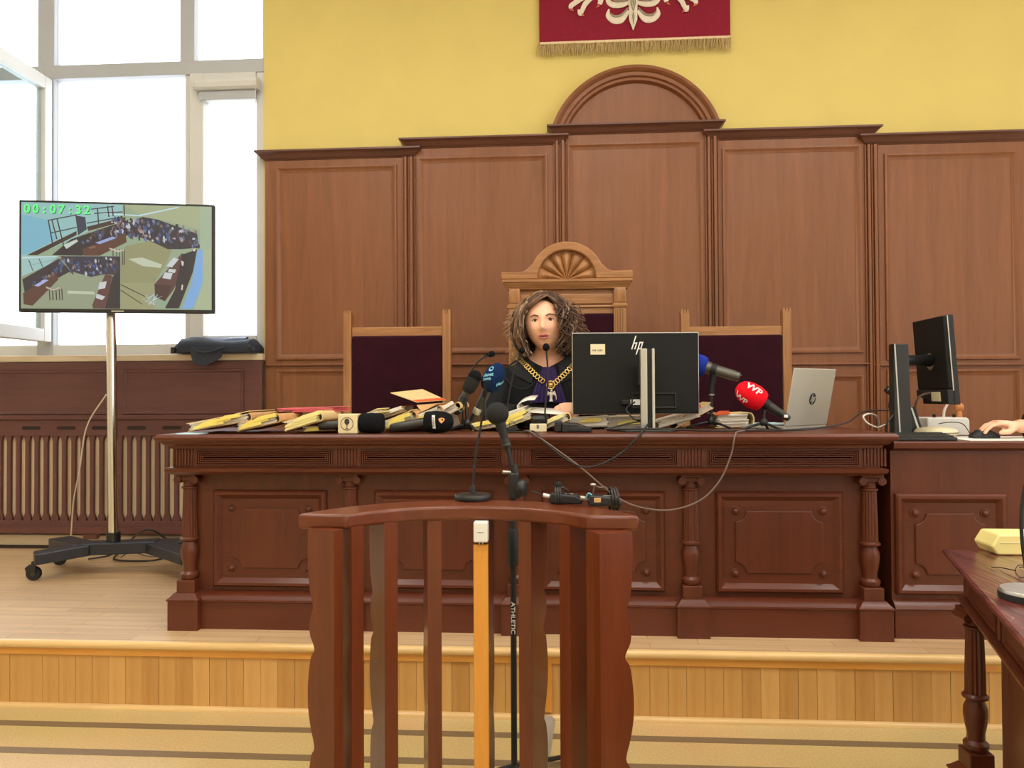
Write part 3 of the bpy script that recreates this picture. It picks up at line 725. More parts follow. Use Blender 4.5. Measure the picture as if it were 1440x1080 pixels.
def carved_panel(parent, x0, x1, z0, z1, Y, mat):
    """bolection moulding, sunk field with hollowed corners and four bosses"""
    f = MB().rect_rings(x0, x1, z0, z1, [(0, Y + 0.001), (0.001, Y - 0.012), (0.008, Y - 0.02), (0.018, Y - 0.02), (0.026, Y - 0.012), (0.036, Y - 0.002)], True).build('panel_moulding', mat + '_x', parent, 30)
    i0 = 0.075
    MB().prism(notch_rect(x0 + i0, x1 - i0, z0 + i0, z1 - i0, 0.042), 'y', Y - 0.009, Y - 0.001).build('raised_field', mat + '_z', parent, 0, 0.004)
    for x in (x0 + i0, x1 - i0):
        for z in (z0 + i0, z1 - i0):
            MB().lathe([(0.019, 0), (0.019, 0.004), (0.014, 0.005), (0.013, 0.010), (0.008, 0.016), (0.001, 0.018)], (x, Y - 0.001, z), (0, -1, 0), 18).build('boss', mat + '_x', parent, 60)
YPn = 3.075
for i in range(4):
    a, c = cx_[i] + 0.098, cx_[i + 1] - 0.098
    carved_panel(bench, a, c, bz_(829, YPn), bz_(690, YPn), YPn, 'bench_wood')

# ================================================================ clerk's desk, joined on the right
CT = ZZ(1350, 621, 3.03)
C0, C1 = PX(1254, 760, 3.07), 1.84
cl = thing('clerk_desk', "mahogany clerk's desk with one carved panel beside the bench", 'desk', ((C0 + C1) / 2, 3.3, PLAT))
CY = 3.075
MB().box(C0, C1, CY, BB, PLAT, CT - 0.035).build('carcass', 'bench_wood_z', cl, 0)
MB().collar(C0 + 0.002, C1, CY, BB, [(0.0, CT - 0.036), (0.012, CT - 0.036), (0.018, CT - 0.03), (0.034, CT - 0.026), (0.036, CT - 0.006), (0.03, CT), (-0.02, CT)]).build('desk_top', 'bench_wood_x', cl, 30) if False else \
    MB().prism([(CY - 0.012, CT - 0.036), (CY - 0.034, CT - 0.026), (CY - 0.036, CT - 0.006), (CY - 0.03, CT), (BB + 0.03, CT), (BB + 0.03, CT - 0.036)], 'x', C0, C1 + 0.12).build('desk_top', 'bench_wood_x', cl, 30)
MB().prism([(CY, PLAT), (CY - 0.03, PLAT), (CY - 0.03, zp0), (CY - 0.036, zp0 + 0.006), (CY - 0.026, zp0 + 0.02), (CY, zp1)], 'x', C0, C1).build('plinth', 'bench_wood_x', cl, 30)
carved_panel(cl, PX(1258, 760, CY), PX(1414, 760, CY), ZZ(1340, 836, CY), ZZ(1340, 694, CY), CY, 'bench_wood')
0 and carved_panel(cl, PX(1414, 760, CY) + 0.12, PX(1414, 760, CY) + 0.56, ZZ(1340, 836, CY), ZZ(1340, 694, CY), CY, 'bench_wood')

# ================================================================ witness stand in front
RZ = 0.915; RT = 0.038
wl, wr_ = PZ(415, 724, RZ), PZ(899.5, 724, RZ)
RC = V(((wl.x + wr_.x) / 2, 0, 0)); RW = (wr_.x - wl.x) / 2; RY = (wl.y + wr_.y) / 2
st = thing('witness_stand', 'curved mahogany witness stand with wavy edged boards', 'stand', (RC.x, RY + 0.12, 0))
sag_o, sag_i = 0.275, 0.15
hi = RW - (PZ(481, 726, RZ).x - wl.x)
def arc_xy(h, s, n=40):
    r = (h * h + s * s) / (2 * s); cy = RY + s - r; a = math.asin(h / r)
    return [(RC.x + r * math.sin(-a + 2 * a * k / n), cy + r * math.cos(-a + 2 * a * k / n)) for k in range(n + 1)]
poly = arc_xy(RW, sag_o) + list(reversed(arc_xy(hi, sag_i)))
MB().prism(poly, 'z', RZ - RT, RZ).build('hand_rail', 'rail_wood_x', st, 30, 0.008, 3)
ro = (RW ** 2 + sag_o ** 2) / (2 * sag_o); ocy = RY + sag_o - ro
MB().prism(arc_xy(RW - 0.03, sag_o - 0.03) + list(reversed(arc_xy(hi + 0.01, sag_i + 0.03))), 'z', 0.0, 0.06).build('foot_rail', 'rail_wood_x', st, 30, 0.006)
keys = [(0.915, 0.100), (0.80, 0.100), (0.73, 0.094), (0.69, 0.084), (0.655, 0.094), (0.62, 0.094), (0.585, 0.080), (0.56, 0.092), (0.50, 0.100), (0.44, 0.100), (0.39, 0.092), (0.345, 0.081), (0.32, 0.091), (0.26, 0.099), (0.18, 0.096), (0.13, 0.084), (0.05, 0.098)]
keys = [(a, 0.1 - (0.1 - c) * 1.25) for a, c in keys]
kp = bez([(a, c, 0) for a, c in keys], 96)
board = None
amax = math.asin((RW - 0.035) / (ro - 0.01))
for k in range(9):
    th = amax * 0.985 * (-1 if k == 0 else 1)
    if True:                                        # spacing of the boards along the curve
        tgt = (476, 503, 550, 611, 677, 738, 794, 830, 843)[k]; lo, hi_ = -amax * 1.12, amax * 1.12
        for _ in range(40):
            th = (lo + hi_) / 2; q_ = V((RC.x + (ro - 0.118) * math.sin(th), ocy + (ro - 0.118) * math.cos(th), 0.75)) - CP
            if 720 + FPX * q_.dot(CR) / q_.dot(CF) < tgt: lo = th
            else: hi_ = th
    M = Matrix.Translation((RC.x, ocy, 0)) @ Matrix.Rotation(-th, 4, 'Z')
    rin = ro - 0.118; tk = 0.0185 if 0 < k < 8 else 0.016
    pl = [(rin, 0.05), (rin, RZ - RT + 0.004)] + [(rin + q.y * (1 if 0 < k < 8 else 0.87), min(q.x, RZ - RT + 0.004)) for q in kp]
    o = MB(M).prism(pl, 'x', -tk, tk).build('end_post' if k in (0, 8) else 'baluster', 'rail_wood_z', st, 50, 0.006, 3)

# ================================================================ side table on the right (turned towards the bench)
TZ = 0.722
ta = PZ(1325, 771.5, TZ); tb = PZ(1440, 903, TZ)
tu = (tb - ta).normalized(); tv = V((-tu.y, tu.x, 0));
if tv.x < 0: tv = -tv
TM = basis(ta, tv, tu, (0, 0, 1))                  # local x across, y towards the room, z up from the table top
TL, TWd = 1.75, 0.75
tab = thing('side_table', 'dark mahogany table with a fluted corner leg and glossy grained top', 'table', (ta.x + tv.x * 0.35 + tu.x * 0.8, ta.y + tv.y * 0.35 + tu.y * 0.8, 0))
MB(TM).collar(0.05, TWd - 0.05, 0.05, TL - 0.05, [(0.0, -0.04), (0.012, -0.04), (0.022, -0.032), (0.028, -0.024), (0.044, -0.02), (0.05, -0.012), (0.05, -0.004), (0.044, 0), (-0.02, 0)]).build('table_top', 'table_wood', tab, 30)
MB(TM).box(0.055, TWd - 0.055, 0.055, TL - 0.055, -0.135, -0.04).build('apron', 'bench_wood_x', tab, 0)
MB(TM).collar(0.05, TWd - 0.05, 0.05, TL - 0.05, [(0.0, -0.155), (0.008, -0.155), (0.016, -0.147), (0.018, -0.138), (0.008, -0.13), (0.0, -0.128)]).build('apron_moulding', 'bench_wood_x', tab, 30)
def side_panel(b, y0, y1, z0, z1, x, prof):
    R = [[(x - d, y0 + i, z0 + i), (x - d, y1 - i, z0 + i), (x - d, y1 - i, z1 - i), (x - d, y0 + i, z1 - i)] for i, d in prof]
    return b.rings(R, False, True)
for y0, y1 in ((0.10, 0.47), (0.55, 1.15), (1.23, 1.65)):
    side_panel(MB(TM), y0, y1, -0.122, -0.052, 0.055, [(0, 0), (0.001, 0.008), (0.006, 0.009), (0.010, 0.004), (0.014, 0.003)]).build('apron_panel', 'bench_wood_y', tab, 0)
for y in (0.07, 0.51, 1.19):
    MB(TM).box(0.047, 0.056, y - 0.012, y + 0.012, -0.127, -0.042).build('apron_block', 'bench_wood_z', tab, 0, 0.002)
def tcol(x, y):
    p = TM @ V((x, y, 0)); grp = []
    before = set(o.name for o in bpy.data.objects)
    column(tab, p.x, p.y, 0.0, TZ - 0.155, 'bench_wood', 0.031, 0.055, 0.115)
for x, y in ((0.07, 0.085), (0.07, TL - 0.12), (TWd - 0.1, 0.10), (TWd - 0.1, TL - 0.12)): tcol(x, y)
MB(TM).box(0.13, 0.155, 0.12, TL - 0.14, -TZ + 0.03, -0.155).build('end_panel', 'bench_wood_z', tab, 0, 0.003)
side_panel(MB(TM), 0.20, 0.80, -TZ + 0.12, -0.2, 0.13, [(0, 0), (0.002, 0.014), (0.014, 0.016), (0.026, 0.004), (0.03, 0.003)]).build('panel_moulding', 'bench_wood_z', tab, 30)
MB(TM).box(0.115, 0.17, 0.1, TL - 0.12, -TZ, -TZ + 0.08).build('plinth', 'bench_wood_y', tab, 0, 0.006)

# ================================================================ chairs behind the bench
def side_chair(px0, px1, ytop, yrail, ypad, label):
    Yc = 4.06; SEAT = PLAT + 0.46
    x0, x1 = PX(px0, 500, Yc), PX(px1, 500, Yc); xm = (x0 + x1) / 2
    zt, zr1, zr0 = ZZ((px0 + px1) / 2, ytop, Yc), ZZ((px0 + px1) / 2, yrail, Yc), ZZ((px0 + px1) / 2, ypad, Yc)
    c = thing('judge_chair', label, 'chair', (xm, Yc - 0.2, PLAT))
    pw_ = 0.044
    for s_, xa in ((-1, x0), (1, x1 - pw_)):
        p = MB().box(xa, xa + pw_, Yc - 0.02, Yc + 0.035, PLAT, zt - 0.022).build('post', 'chair_oak_z', c, 0, 0.003)
        for j in range(3):
            q = xa + pw_ * (j + 0.5) / 3
            MB().prism([(q - pw_ / 6, zt - 0.022), (q + pw_ / 6, zt - 0.022), (q + pw_ / 6 - 0.002, zt - 0.008), (q, zt), (q - pw_ / 6 + 0.002, zt - 0.008)], 'y', Yc - 0.02, Yc + 0.035).build('finial_tooth', 'chair_oak_z', p, 0)
    MB().box(x0 + pw_, x1 - pw_, Yc - 0.008, Yc + 0.03, zr0 - 0.01, zr1).build('top_rail', 'chair_oak_x', c, 0, 0.003)
    MB().box(x0 + pw_, x1 - pw_, Yc - 0.018, Yc + 0.02, SEAT + 0.12, zr0).build('back_pad', 'velvet', c, 0, 0.012, 3)
    MB().box(x0 + pw_, x1 - pw_, Yc - 0.008, Yc + 0.03, SEAT + 0.06, SEAT + 0.12).build('lower_rail', 'chair_oak_x', c, 0, 0.003)
    MB().box(x0 + 0.01, x1 - 0.01, Yc - 0.40, Yc - 0.02, SEAT - 0.05, SEAT - 0.01).build('seat_frame', 'chair_oak_x', c, 0, 0.003)
    MB().box(x0 + 0.02, x1 - 0.02, Yc - 0.395, Yc - 0.02, SEAT - 0.01, SEAT + 0.05).build('seat_pad', 'velvet', c, 0, 0.02, 3)
    for xa in (x0 + 0.01, x1 - pw_ - 0.01):
        MB().box(xa, xa + pw_, Yc - 0.40, Yc - 0.356, PLAT, SEAT + 0.2).build('front_leg', 'chair_oak_z', c, 0, 0.003)
        MB().box(xa - 0.006, xa + pw_ + 0.006, Yc - 0.42, Yc - 0.02, SEAT + 0.2, SEAT + 0.23).build('armrest', 'chair_oak_y', c, 0, 0.006)
        MB().box(xa + 0.01, xa + pw_ - 0.01, Yc - 0.37, Yc - 0.02, PLAT + 0.12, PLAT + 0.15).build('stretcher', 'chair_oak_y', c, 0, 0.002)
    return c
side_chair(484, 634.5, 436, 460, 472, 'oak high-back chair with wine velvet pad behind the tilted open file')
side_chair(957, 1112, 434, 459, 471, 'oak high-back chair with wine velvet pad between computer screen and open laptop')
# the presiding judge's tall chair
Yt = 4.12; SEAT = PLAT + 0.47
tz = lambda y: ZZ(797, y, Yt); tx = lambda x: PX(x, 420, Yt)
th_ = thing('throne_chair', 'carved oak throne chair with a shell crest and wine velvet back', 'chair', (tx(797), Yt - 0.2, PLAT))
xc = tx(797)
for sg, a, c in ((-1, 715.5, 732), (1, 862.5, 880)):
    p = MB().box(tx(a), tx(c), Yt - 0.02, Yt + 0.045, PLAT, tz(406)).build('post', 'chair_oak_z', th_, 0, 0.003)
    w_ = tx(c) - tx(a)
    for k in range(4): MB().box(tx(a) + w_ * (0.16 + 0.19 * k), tx(a) + w_ * (0.27 + 0.19 * k), Yt - 0.024, Yt - 0.02, SEAT + 0.2, tz(435)).build('flute', 'chair_oak_z', p, 0, 0.001)
    MB().collar(tx(a), tx(c), Yt - 0.02, Yt + 0.045, [(0.0, tz(434)), (0.006, tz(433)), (0.008, tz(430)), (0.002, tz(428))]).build('astragal', 'chair_oak_x', p, 30)
    MB().prism([(Yt - 0.024, tz(426)), (Yt - 0.036, tz(412)), (Yt - 0.03, tz(406)), (Yt - 0.02, tz(406)), (Yt - 0.02, tz(426))], 'x', tx(a) + 0.004, tx(c) - 0.004).build('console', 'chair_oak_z', p, 30)
MB().box(tx(732), tx(862.5), Yt + 0.0, Yt + 0.035, tz(441), tz(406)).build('lintel', 'chair_oak_x', th_, 0)
for a, c in ((428, 414), (433, 430)): MB().box(tx(732), tx(862.5), Yt - 0.012, Yt + 0.0, tz(a), tz(c)).build('lintel_bead', 'chair_oak_x', th_, 0, 0.004)
MB().box(tx(732), tx(862.5), Yt - 0.012, Yt + 0.02, SEAT + 0.12, tz(441)).build('back_pad', 'velvet', th_, 0, 0.012, 3)
MB().box(tx(732), tx(862.5), Yt - 0.008, Yt + 0.03, SEAT + 0.04, SEAT + 0.12).build('lower_rail', 'chair_oak_x', th_, 0, 0.003)
z0 = tz(407)
MB().collar(tx(716), tx(880), Yt - 0.02, Yt + 0.045, [(0.0, z0 - 0.003), (0.008, z0), (0.010, z0 + 0.008), (0.022, z0 + 0.022), (0.026, z0 + 0.034), (0.032, z0 + 0.036), (0.032, tz(394))]).build('cornice', 'chair_oak_x', th_, 30)
zc = tz(394); r1 = tx(797) - tx(744.5); r0 = r1 * 0.77
zst = tz(383); pts = []
xl = tx(705.5) - xc
def crest(sgn):
    q = [(sgn * abs(xl), zc), (sgn * abs(xl), zst), (sgn * r1 * 1.22, zst)]
    # hollow fillet rising into the arch
    a_end = 24
    for k in range(1, 6):
        t = k / 6; q.append((sgn * r1 * (1.22 - 0.28 * t), zst + (r1 * math.sin(math.radians(a_end)) - (zst - zc)) * t * t))
    return q
arch = [(r1 * math.cos(math.radians(a)), zc + r1 * math.sin(math.radians(a)) ) for a in range(24, 157, 6)]
outer = crest(1) + arch + list(reversed(crest(-1)))
inner = [(-r0 * math.cos(math.radians(a)), zc + r0 * math.sin(math.radians(a))) for a in range(0, 181, 6)]
outer = [(xc + x, z) for x, z in outer]; inner = [(xc + x, z) for x, z in inner]
MB().prism(outer + inner, 'y', Yt - 0.05, Yt + 0.03).build('crest', 'chair_oak_x', th_, 30, 0.008, 3)
b = MB(); nr = 13; Rr = []
for k in range(0, 14 * 8 + 1):
    a = PI * k / (14 * 8); ridge = abs(math.sin(a * 7)) ** 0.8
    Rr.append([(xc + r * math.cos(a), Yt - 0.012 - 0.026 * ridge * min(1, r / (r0 * 0.5)) * (1 if r < r0 * 0.93 else 0.4), zc + r * math.sin(a)) for r in (0.004, r0 * 0.25, r0 * 0.5, r0 * 0.75, r0 * 0.93, r0 * 1.02)])
b.rings(Rr, False, False, closed=False).build('shell', 'chair_oak_z', th_, 60)
MB().prism([(xc + r0 * 1.02 * math.cos(PI * k / 30), zc + r0 * 1.02 * math.sin(PI * k / 30)) for k in range(31)], 'y', Yt - 0.004, Yt + 0.028).build('shell_backing', 'chair_oak_x', th_, 0)
MB().box(tx(716), tx(880), Yt - 0.5, Yt - 0.02, SEAT - 0.06, SEAT - 0.01).build('seat_frame', 'chair_oak_x', th_, 0, 0.004)
MB().box(tx(718), tx(878), Yt - 0.49, Yt - 0.02, SEAT - 0.01, SEAT + 0.04).build('seat_pad', 'velvet', th_, 0, 0.02, 3)
for xa in (tx(716), tx(880) - 0.06):
    MB().box(xa, xa + 0.06, Yt - 0.5, Yt - 0.44, PLAT, SEAT - 0.06).build('front_leg', 'chair_oak_z', th_, 0, 0.004)
# ================================================================ television on its wheeled stand
pb_ = V((PX(159.5, 760, 3.98), 3.98, PLAT))
ts = thing('television_stand', 'black wheeled television stand with a chrome pole', 'stand', pb_)
TVY = 3.98
zbeam = ZZ(160, 772, TVY)
bt = zbeam + 0.035
tilt = V((-0.018, 0, 1)).normalized()
ptop = P(155, 436, TVY)
MB().cyl((pb_.x, TVY, bt + 0.05), (ptop.x, TVY, ZZ(155, 360, TVY)), 0.0255, seg=24).build('pole', 'chrome', ts, 60)
MB().cyl((pb_.x, TVY, bt - 0.01), (pb_.x, TVY, bt + 0.055), 0.035, seg=24).build('pole_socket', 'black_plastic', ts, 60)
def bar(p, q, w_, h, taper=1.0):
    p, q = V(p), V(q); d = (q - p); n_ = V((-d.y, d.x, 0)).normalized(); up = V((0, 0, 1))
    R = []
    for c, k in ((p, 1.0), (q, taper)):
        R.append([c - n_ * w_ / 2 * k, c + n_ * w_ / 2 * k, c + n_ * w_ / 2 * k + up * h, c - n_ * w_ / 2 * k + up * h])
    return MB().rings(R)
fl_ = PZ(38, 818, PLAT); lj = V((PX(112, 775, 3.9), 3.94, bt - 0.055)); rj = V((PX(218, 770, 4.0), 4.03, bt - 0.055))
bar(lj, rj, 0.11, 0.062).build('cross_bar', 'stand_black', ts, 0, 0.006)
ends = []
for j, dx, sgn in ((lj, -1, 1), (rj, 1, 1)):
    for dy in (-1, 1):
        if dx < 0 and dy < 0: q = V((fl_.x + 0.015, fl_.y + 0.03, bt - 0.075))
        elif dx < 0: q = V((PX(84, 762, 4.14), 4.14, bt - 0.06))
        else: q = V((rj.x + 0.30, rj.y + 0.2 * dy - 0.02, bt - 0.07))
        bar(j + V((-dx * 0.02, 0, 0)), q, 0.125, 0.056, 0.95).build('leg', 'stand_black', ts, 0, 0.005); ends.append(q)
for q in ends:
    r = 0.036; c = V((q.x, q.y, PLAT + r))
    cs = MB().cyl((c.x - 0.002, c.y, PLAT + 0.06), (c.x - 0.002, c.y, q.z + 0.012), 0.011).build('caster', 'black_plastic', ts, 60)
    MB().lathe([(0.01, -0.013), (r - 0.004, -0.013), (r, -0.008), (r, 0.008), (r - 0.004, 0.013), (0.01, 0.013)], c, (0.25, -1, 0), 24).build('wheel', 'rubber', cs, 40)
    MB().lathe([(0.013, -0.016), (0.013, 0.016)], c, (0.25, -1, 0), 16).build('hub', 'gunmetal', cs, 40)
    MB().prism([(c.x - 0.03, c.z + 0.01), (c.x - 0.036, c.z + 0.03), (c.x - 0.01, c.z + 0.05), (c.x + 0.026, c.z + 0.046), (c.x + 0.02, c.z + 0.012)], 'y', c.y - 0.021, c.y - 0.0165).build('fork', 'black_plastic', cs, 0, 0.003)
# television
tl, tr = P(26.5, 281, 3.77), P(301, 287.5, 3.96)
bl_, br_ = P(29, 441, 3.77), P(302, 438.5, 3.96)
tu_ = (tr - tl); tu_.z = 0; TWm = tu_.length; tu_.normalize()
tz1 = (tl.z + tr.z) / 2; tz0 = (bl_.z + br_.z) / 2; THm = tz1 - tz0
tn = V((tu_.y, -tu_.x, 0)); o_ = V((tl.x, tl.y, tz0)); rol = math.radians(0.35)
TVM = basis(o_, tu_, -tn, (0, 0, 1))            # x along the screen, y into the set, z up
tv = thing('television', 'wide flat television showing a split view of a crowded courtroom', 'television', TVM @ V((TWm / 2, 0.02, 0)))
MB(TVM).box(0, TWm, 0, 0.035, 0, THm).build('casing', 'black_plastic', tv, 0, 0.004)
MB(TVM).box(0.15, TWm - 0.15, 0.035, 0.07, 0.08, THm - 0.12).build('rear_housing', 'black_plastic', tv, 0, 0.01)
MB(TVM).box(TWm / 2 - 0.1, TWm / 2 + 0.1, 0.03, 0.045, 0.15, THm - 0.15).build('wall_mount', 'gunmetal', tv, 0, 0.004)
MB(TVM).box(TWm / 2 - 0.03, TWm / 2 + 0.03, -0.004, 0.0, 0.004, 0.011).build('badge', 'silver', tv, 0)
SB = 0.012
SW, SH = TWm - 2 * SB, THm - 2 * SB - 0.006
cam_px = ((55, 60), (1393, 100), (1395, 830), (65, 830))
def tvuv(x, y):
    t = (x - 60) / (1394 - 60); top = 60 + 40 * t; return t, 1 - (y - top) / (830 - top)
pic = {'v': [], 'f': [], 'c': []}; lay = [0]
def tvpoly(pts, col):
    lay[0] += 1
    base = len(pic['v'])
    for x, y in pts:
        u, v = tvuv(x, y); u = min(max(u, 0), 1); v = min(max(v, 0), 1)
        pic['v'].append(TVM @ V((SB + u * SW, -0.0008 - lay[0] * 0.0000035, SB + 0.006 + v * SH)))
    pic['f'].append(tuple(range(base, base + len(pts)))); pic['c'].append(lin(col))
tvpoly([(60, 60), (1394, 100), (1394, 830), (60, 830)], (150, 170, 140))
tvpoly([(60, 60), (760, 80), (760, 160), (260, 400), (60, 460)], (150, 196, 196))
tvpoly([(60, 150), (240, 190), (300, 330), (100, 440), (60, 440)], (126, 186, 206))
tvpoly([(760, 80), (1310, 100), (1310, 260), (900, 160)], (168, 176, 138))
tvpoly([(360, 130), (860, 155), (870, 165), (500, 140)], (200, 226, 226))
tvpoly([(860, 158), (1150, 98), (1160, 106), (880, 166)], (190, 222, 230))
tvpoly([(780, 380), (1000, 330), (1110, 400), (1070, 500), (985, 640), (985, 700), (920, 800), (748, 700), (748, 500)], (150, 150, 110))
tvpoly([(748, 640), (985, 640), (985, 830), (748, 830)], (158, 158, 118))
tvpoly([(100, 445), (440, 270), (440, 300), (170, 445)], (66, 42, 40))
tvpoly([(510, 240), (780, 170), (780, 200), (520, 270)], (70, 46, 44))
tvpoly([(270, 445), (400, 330), (800, 190), (800, 300), (560, 400), (480, 448)], (44, 36, 48))
tvpoly([(480, 400), (780, 285), (790, 350), (600, 448), (490, 448)], (92, 54, 44))
tvpoly([(440, 160), (500, 170), (510, 260), (450, 300)], (52, 62, 82))
for a, c in (((240, 190), (270, 360)), ((300, 180), (350, 390)), ((265, 190), (300, 330)), ((430, 150), (450, 300)), ((580, 110), (590, 250)), ((650, 90), (660, 170)), ((680, 90), (690, 165)), ((765, 85), (768, 160))):
    tvpoly([(a[0], a[1]), (a[0] + 9, a[1]), (c[0] + 9, c[1]), c], (58, 54, 56))
for a, c in (((240, 190), (440, 150)), ((265, 280), (440, 240)), ((510, 210), (760, 165)), ((540, 110), (700, 90)), ((560, 140), (760, 130))):
    tvpoly([a, c, (c[0], c[1] + 8), (a[0], a[1] + 8)], (58, 54, 56))
tvpoly([(350, 370), (440, 330), (450, 345), (370, 400)], (196, 214, 204))
tvpoly([(800, 210), (900, 170), (1010, 190), (1290, 290), (1300, 390), (1180, 400), (1080, 400), (930, 330), (800, 300)], (44, 38, 52))
rt = random.Random(11)
def crowd(n, x0, x1, ytop, ybot, s):
    for k in range(n):
        x = rt.uniform(x0, x1); t = (x - x0) / (x1 - x0); y = rt.uniform(ytop(t), ybot(t)); w_ = rt.uniform(6, 15) * s; h = rt.uniform(8, 24) * s
        c = rt.choice([(30, 30, 44), (40, 40, 60), (60, 84, 140), (190, 196, 204), (120, 100, 100), (84, 60, 60), (170, 150, 150), (34, 34, 40), (70, 90, 130), (110, 120, 150)])
        tvpoly([(x - w_, y), (x - w_ * 0.4, y - h), (x + w_ * 0.5, y - h * 0.9), (x + w_, y + h * 0.2), (x + w_ * 0.3, y + h)], c)
crowd(150, 680, 1300, lambda t: 175 + 110 * t * t, lambda t: 300 + 90 * t, 1.0)
crowd(36, 470, 790, lambda t: 320 - 120 * t, lambda t: 360 - 90 * t, 1.0)
tvpoly([(570, 355), (690, 310), (720, 320), (600, 365)], (150, 170, 220)); tvpoly([(520, 390), (560, 375), (580, 385), (540, 400)], (130, 96, 70))
tvpoly([(985, 650), (1180, 430), (1240, 440), (1120, 690), (1060, 770), (990, 740)], (92, 58, 58))
tvpoly([(985, 650), (1110, 660), (1060, 770), (990, 740)], (70, 42, 42))
tvpoly([(1180, 440), (1290, 400), (1260, 560), (1160, 820), (1060, 820), (1130, 690)], (38, 32, 42))
for q in ([(1120, 460), (1160, 470), (1110, 530), (1070, 520)], [(1090, 540), (1140, 545), (1130, 570), (1080, 560)], [(1060, 565), (1115, 570), (1100, 615), (1040, 605)]): tvpoly(q, (206, 212, 214))
for q in ([(1175, 480), (1195, 490), (1190, 520), (1180, 515)], [(1180, 650), (1190, 655), (1185, 690), (1175, 690)], [(1265, 400), (1280, 395), (1275, 415), (1262, 415)]): tvpoly(q, (220, 214, 206))
tvpoly([(1290, 420), (1330, 390), (1330, 640), (1260, 820), (1180, 826), (1250, 640)], (126, 174, 226))
tvpoly([(1330, 390), (1394, 300), (1394, 830), (1262, 826), (1330, 640)], (172, 186, 150))
tvpoly([(1310, 100), (1394, 104), (1394, 400), (1310, 400)], (164, 184, 154))
tvpoly([(800, 470), (900, 460), (1040, 510), (1030, 535), (900, 520)], (196, 204, 180))
for x in (690, 715, 735, 755, 768): tvpoly([(x, 400), (x + 7, 398), (x + 9, 512), (x + 2, 515)], (80, 60, 54))
tvpoly([(670, 390), (730, 410), (770, 400), (772, 410), (730, 424), (668, 400)], (200, 190, 176))
for k in range(26):
    a = rt.uniform(0, PI); L = rt.uniform(30, 80); cx, cy = rt.uniform(920, 990), rt.uniform(740, 800)
    tvpoly([(cx, cy), (cx + 4, cy + 2), (cx + L * math.cos(a) + 3, cy - L * math.sin(a) * 0.8), (cx + L * math.cos(a), cy - L * math.sin(a) * 0.8)], rt.choice([(206, 222, 226), (120, 160, 180)]))
tvpoly([(748, 650), (920, 735), (920, 741), (748, 657)], (50, 42, 36)); tvpoly([(748, 690), (900, 790), (900, 796), (748, 697)], (50, 42, 36))
# inset, lower left
tvpoly([(62, 450), (745, 450), (745, 830), (66, 830)], (150, 160, 132))
tvpoly([(62, 450), (320, 450), (240, 520), (66, 600)], (160, 200, 198))
tvpoly([(66, 460), (310, 450), (300, 456), (66, 470)], (206, 226, 226))
tvpoly([(70, 620), (320, 470), (400, 560), (260, 640), (90, 740)], (52, 46, 56))
tvpoly([(75, 720), (300, 570), (316, 620), (140, 810), (80, 800)], (92, 58, 50))
tvpoly([(330, 452), (745, 452), (745, 590), (640, 580), (540, 600), (400, 560)], (52, 50, 70))
crowd(80, 320, 735, lambda t: 460, lambda t: 580, 0.85)
crowd(18, 130, 330, lambda t: 640 - 120 * t, lambda t: 680 - 130 * t, 0.8)
tvpoly([(150, 665), (220, 620), (250, 625), (180, 672)], (170, 180, 226))
for a, c in (((110, 480), (140, 560)), ((180, 470), (205, 530)), ((110, 520), (320, 470))): tvpoly([a, (a[0] + 6, a[1]), (c[0] + 6, c[1]), c], (60, 58, 60))
for x in (250, 272, 296, 318, 336): tvpoly([(x, 685), (x + 7, 685), (x + 12, 768), (x + 5, 770)], (66, 52, 48))
tvpoly([(232, 670), (280, 690), (325, 675), (328, 685), (280, 700), (232, 682)], (196, 186, 170))
tvpoly([(550, 800), (640, 580), (690, 590), (650, 800), (640, 826), (556, 826)], (96, 62, 60))
tvpoly([(640, 826), (690, 600), (745, 540), (745, 826)], (44, 36, 44))
for q in ([(600, 640), (650, 630), (640, 680), (590, 690)], [(580, 720), (640, 740), (620, 766), (575, 750)]): tvpoly(q, (204, 210, 212))
tvpoly([(380, 700), (560, 705), (570, 725), (380, 720)], (196, 204, 180))
me = bpy.data.meshes.new('screen_picture'); me.from_pydata([tuple(p) for p in pic['v']], [], pic['f'])
ca = me.color_attributes.new('print', 'FLOAT_COLOR', 'CORNER')
i = 0
for p, c in zip(me.polygons, pic['c']):
    for li in p.loop_indices: ca.data[li].color = c
me.materials.append(MATS['tv_picture'])
so = bpy.data.objects.new('screen', me); COL.objects.link(so); attach(so, tv)
b = MB(); d_ = MB()
LM = TVM @ basis((SB + SW * 0.185, -0.0028, SB + 0.006 + SH * 0.935), (1, 0, 0), (0, 0, 1), (0, -1, 0))
for k, ch in enumerate('00:07:32'):
    x = (k - 3.5) * 0.0415
    text_on(d_, ch, 0.062, LM @ Matrix.Translation((x + 0.003, -0.003, 0.0)))
    text_on(b, ch, 0.062, LM @ Matrix.Translation((x, 0, 0.0006)))
d_.build('timer_shadow', 'timer_dark', tv, 0); b.build('timer_digits', 'timer_green', tv, 0)
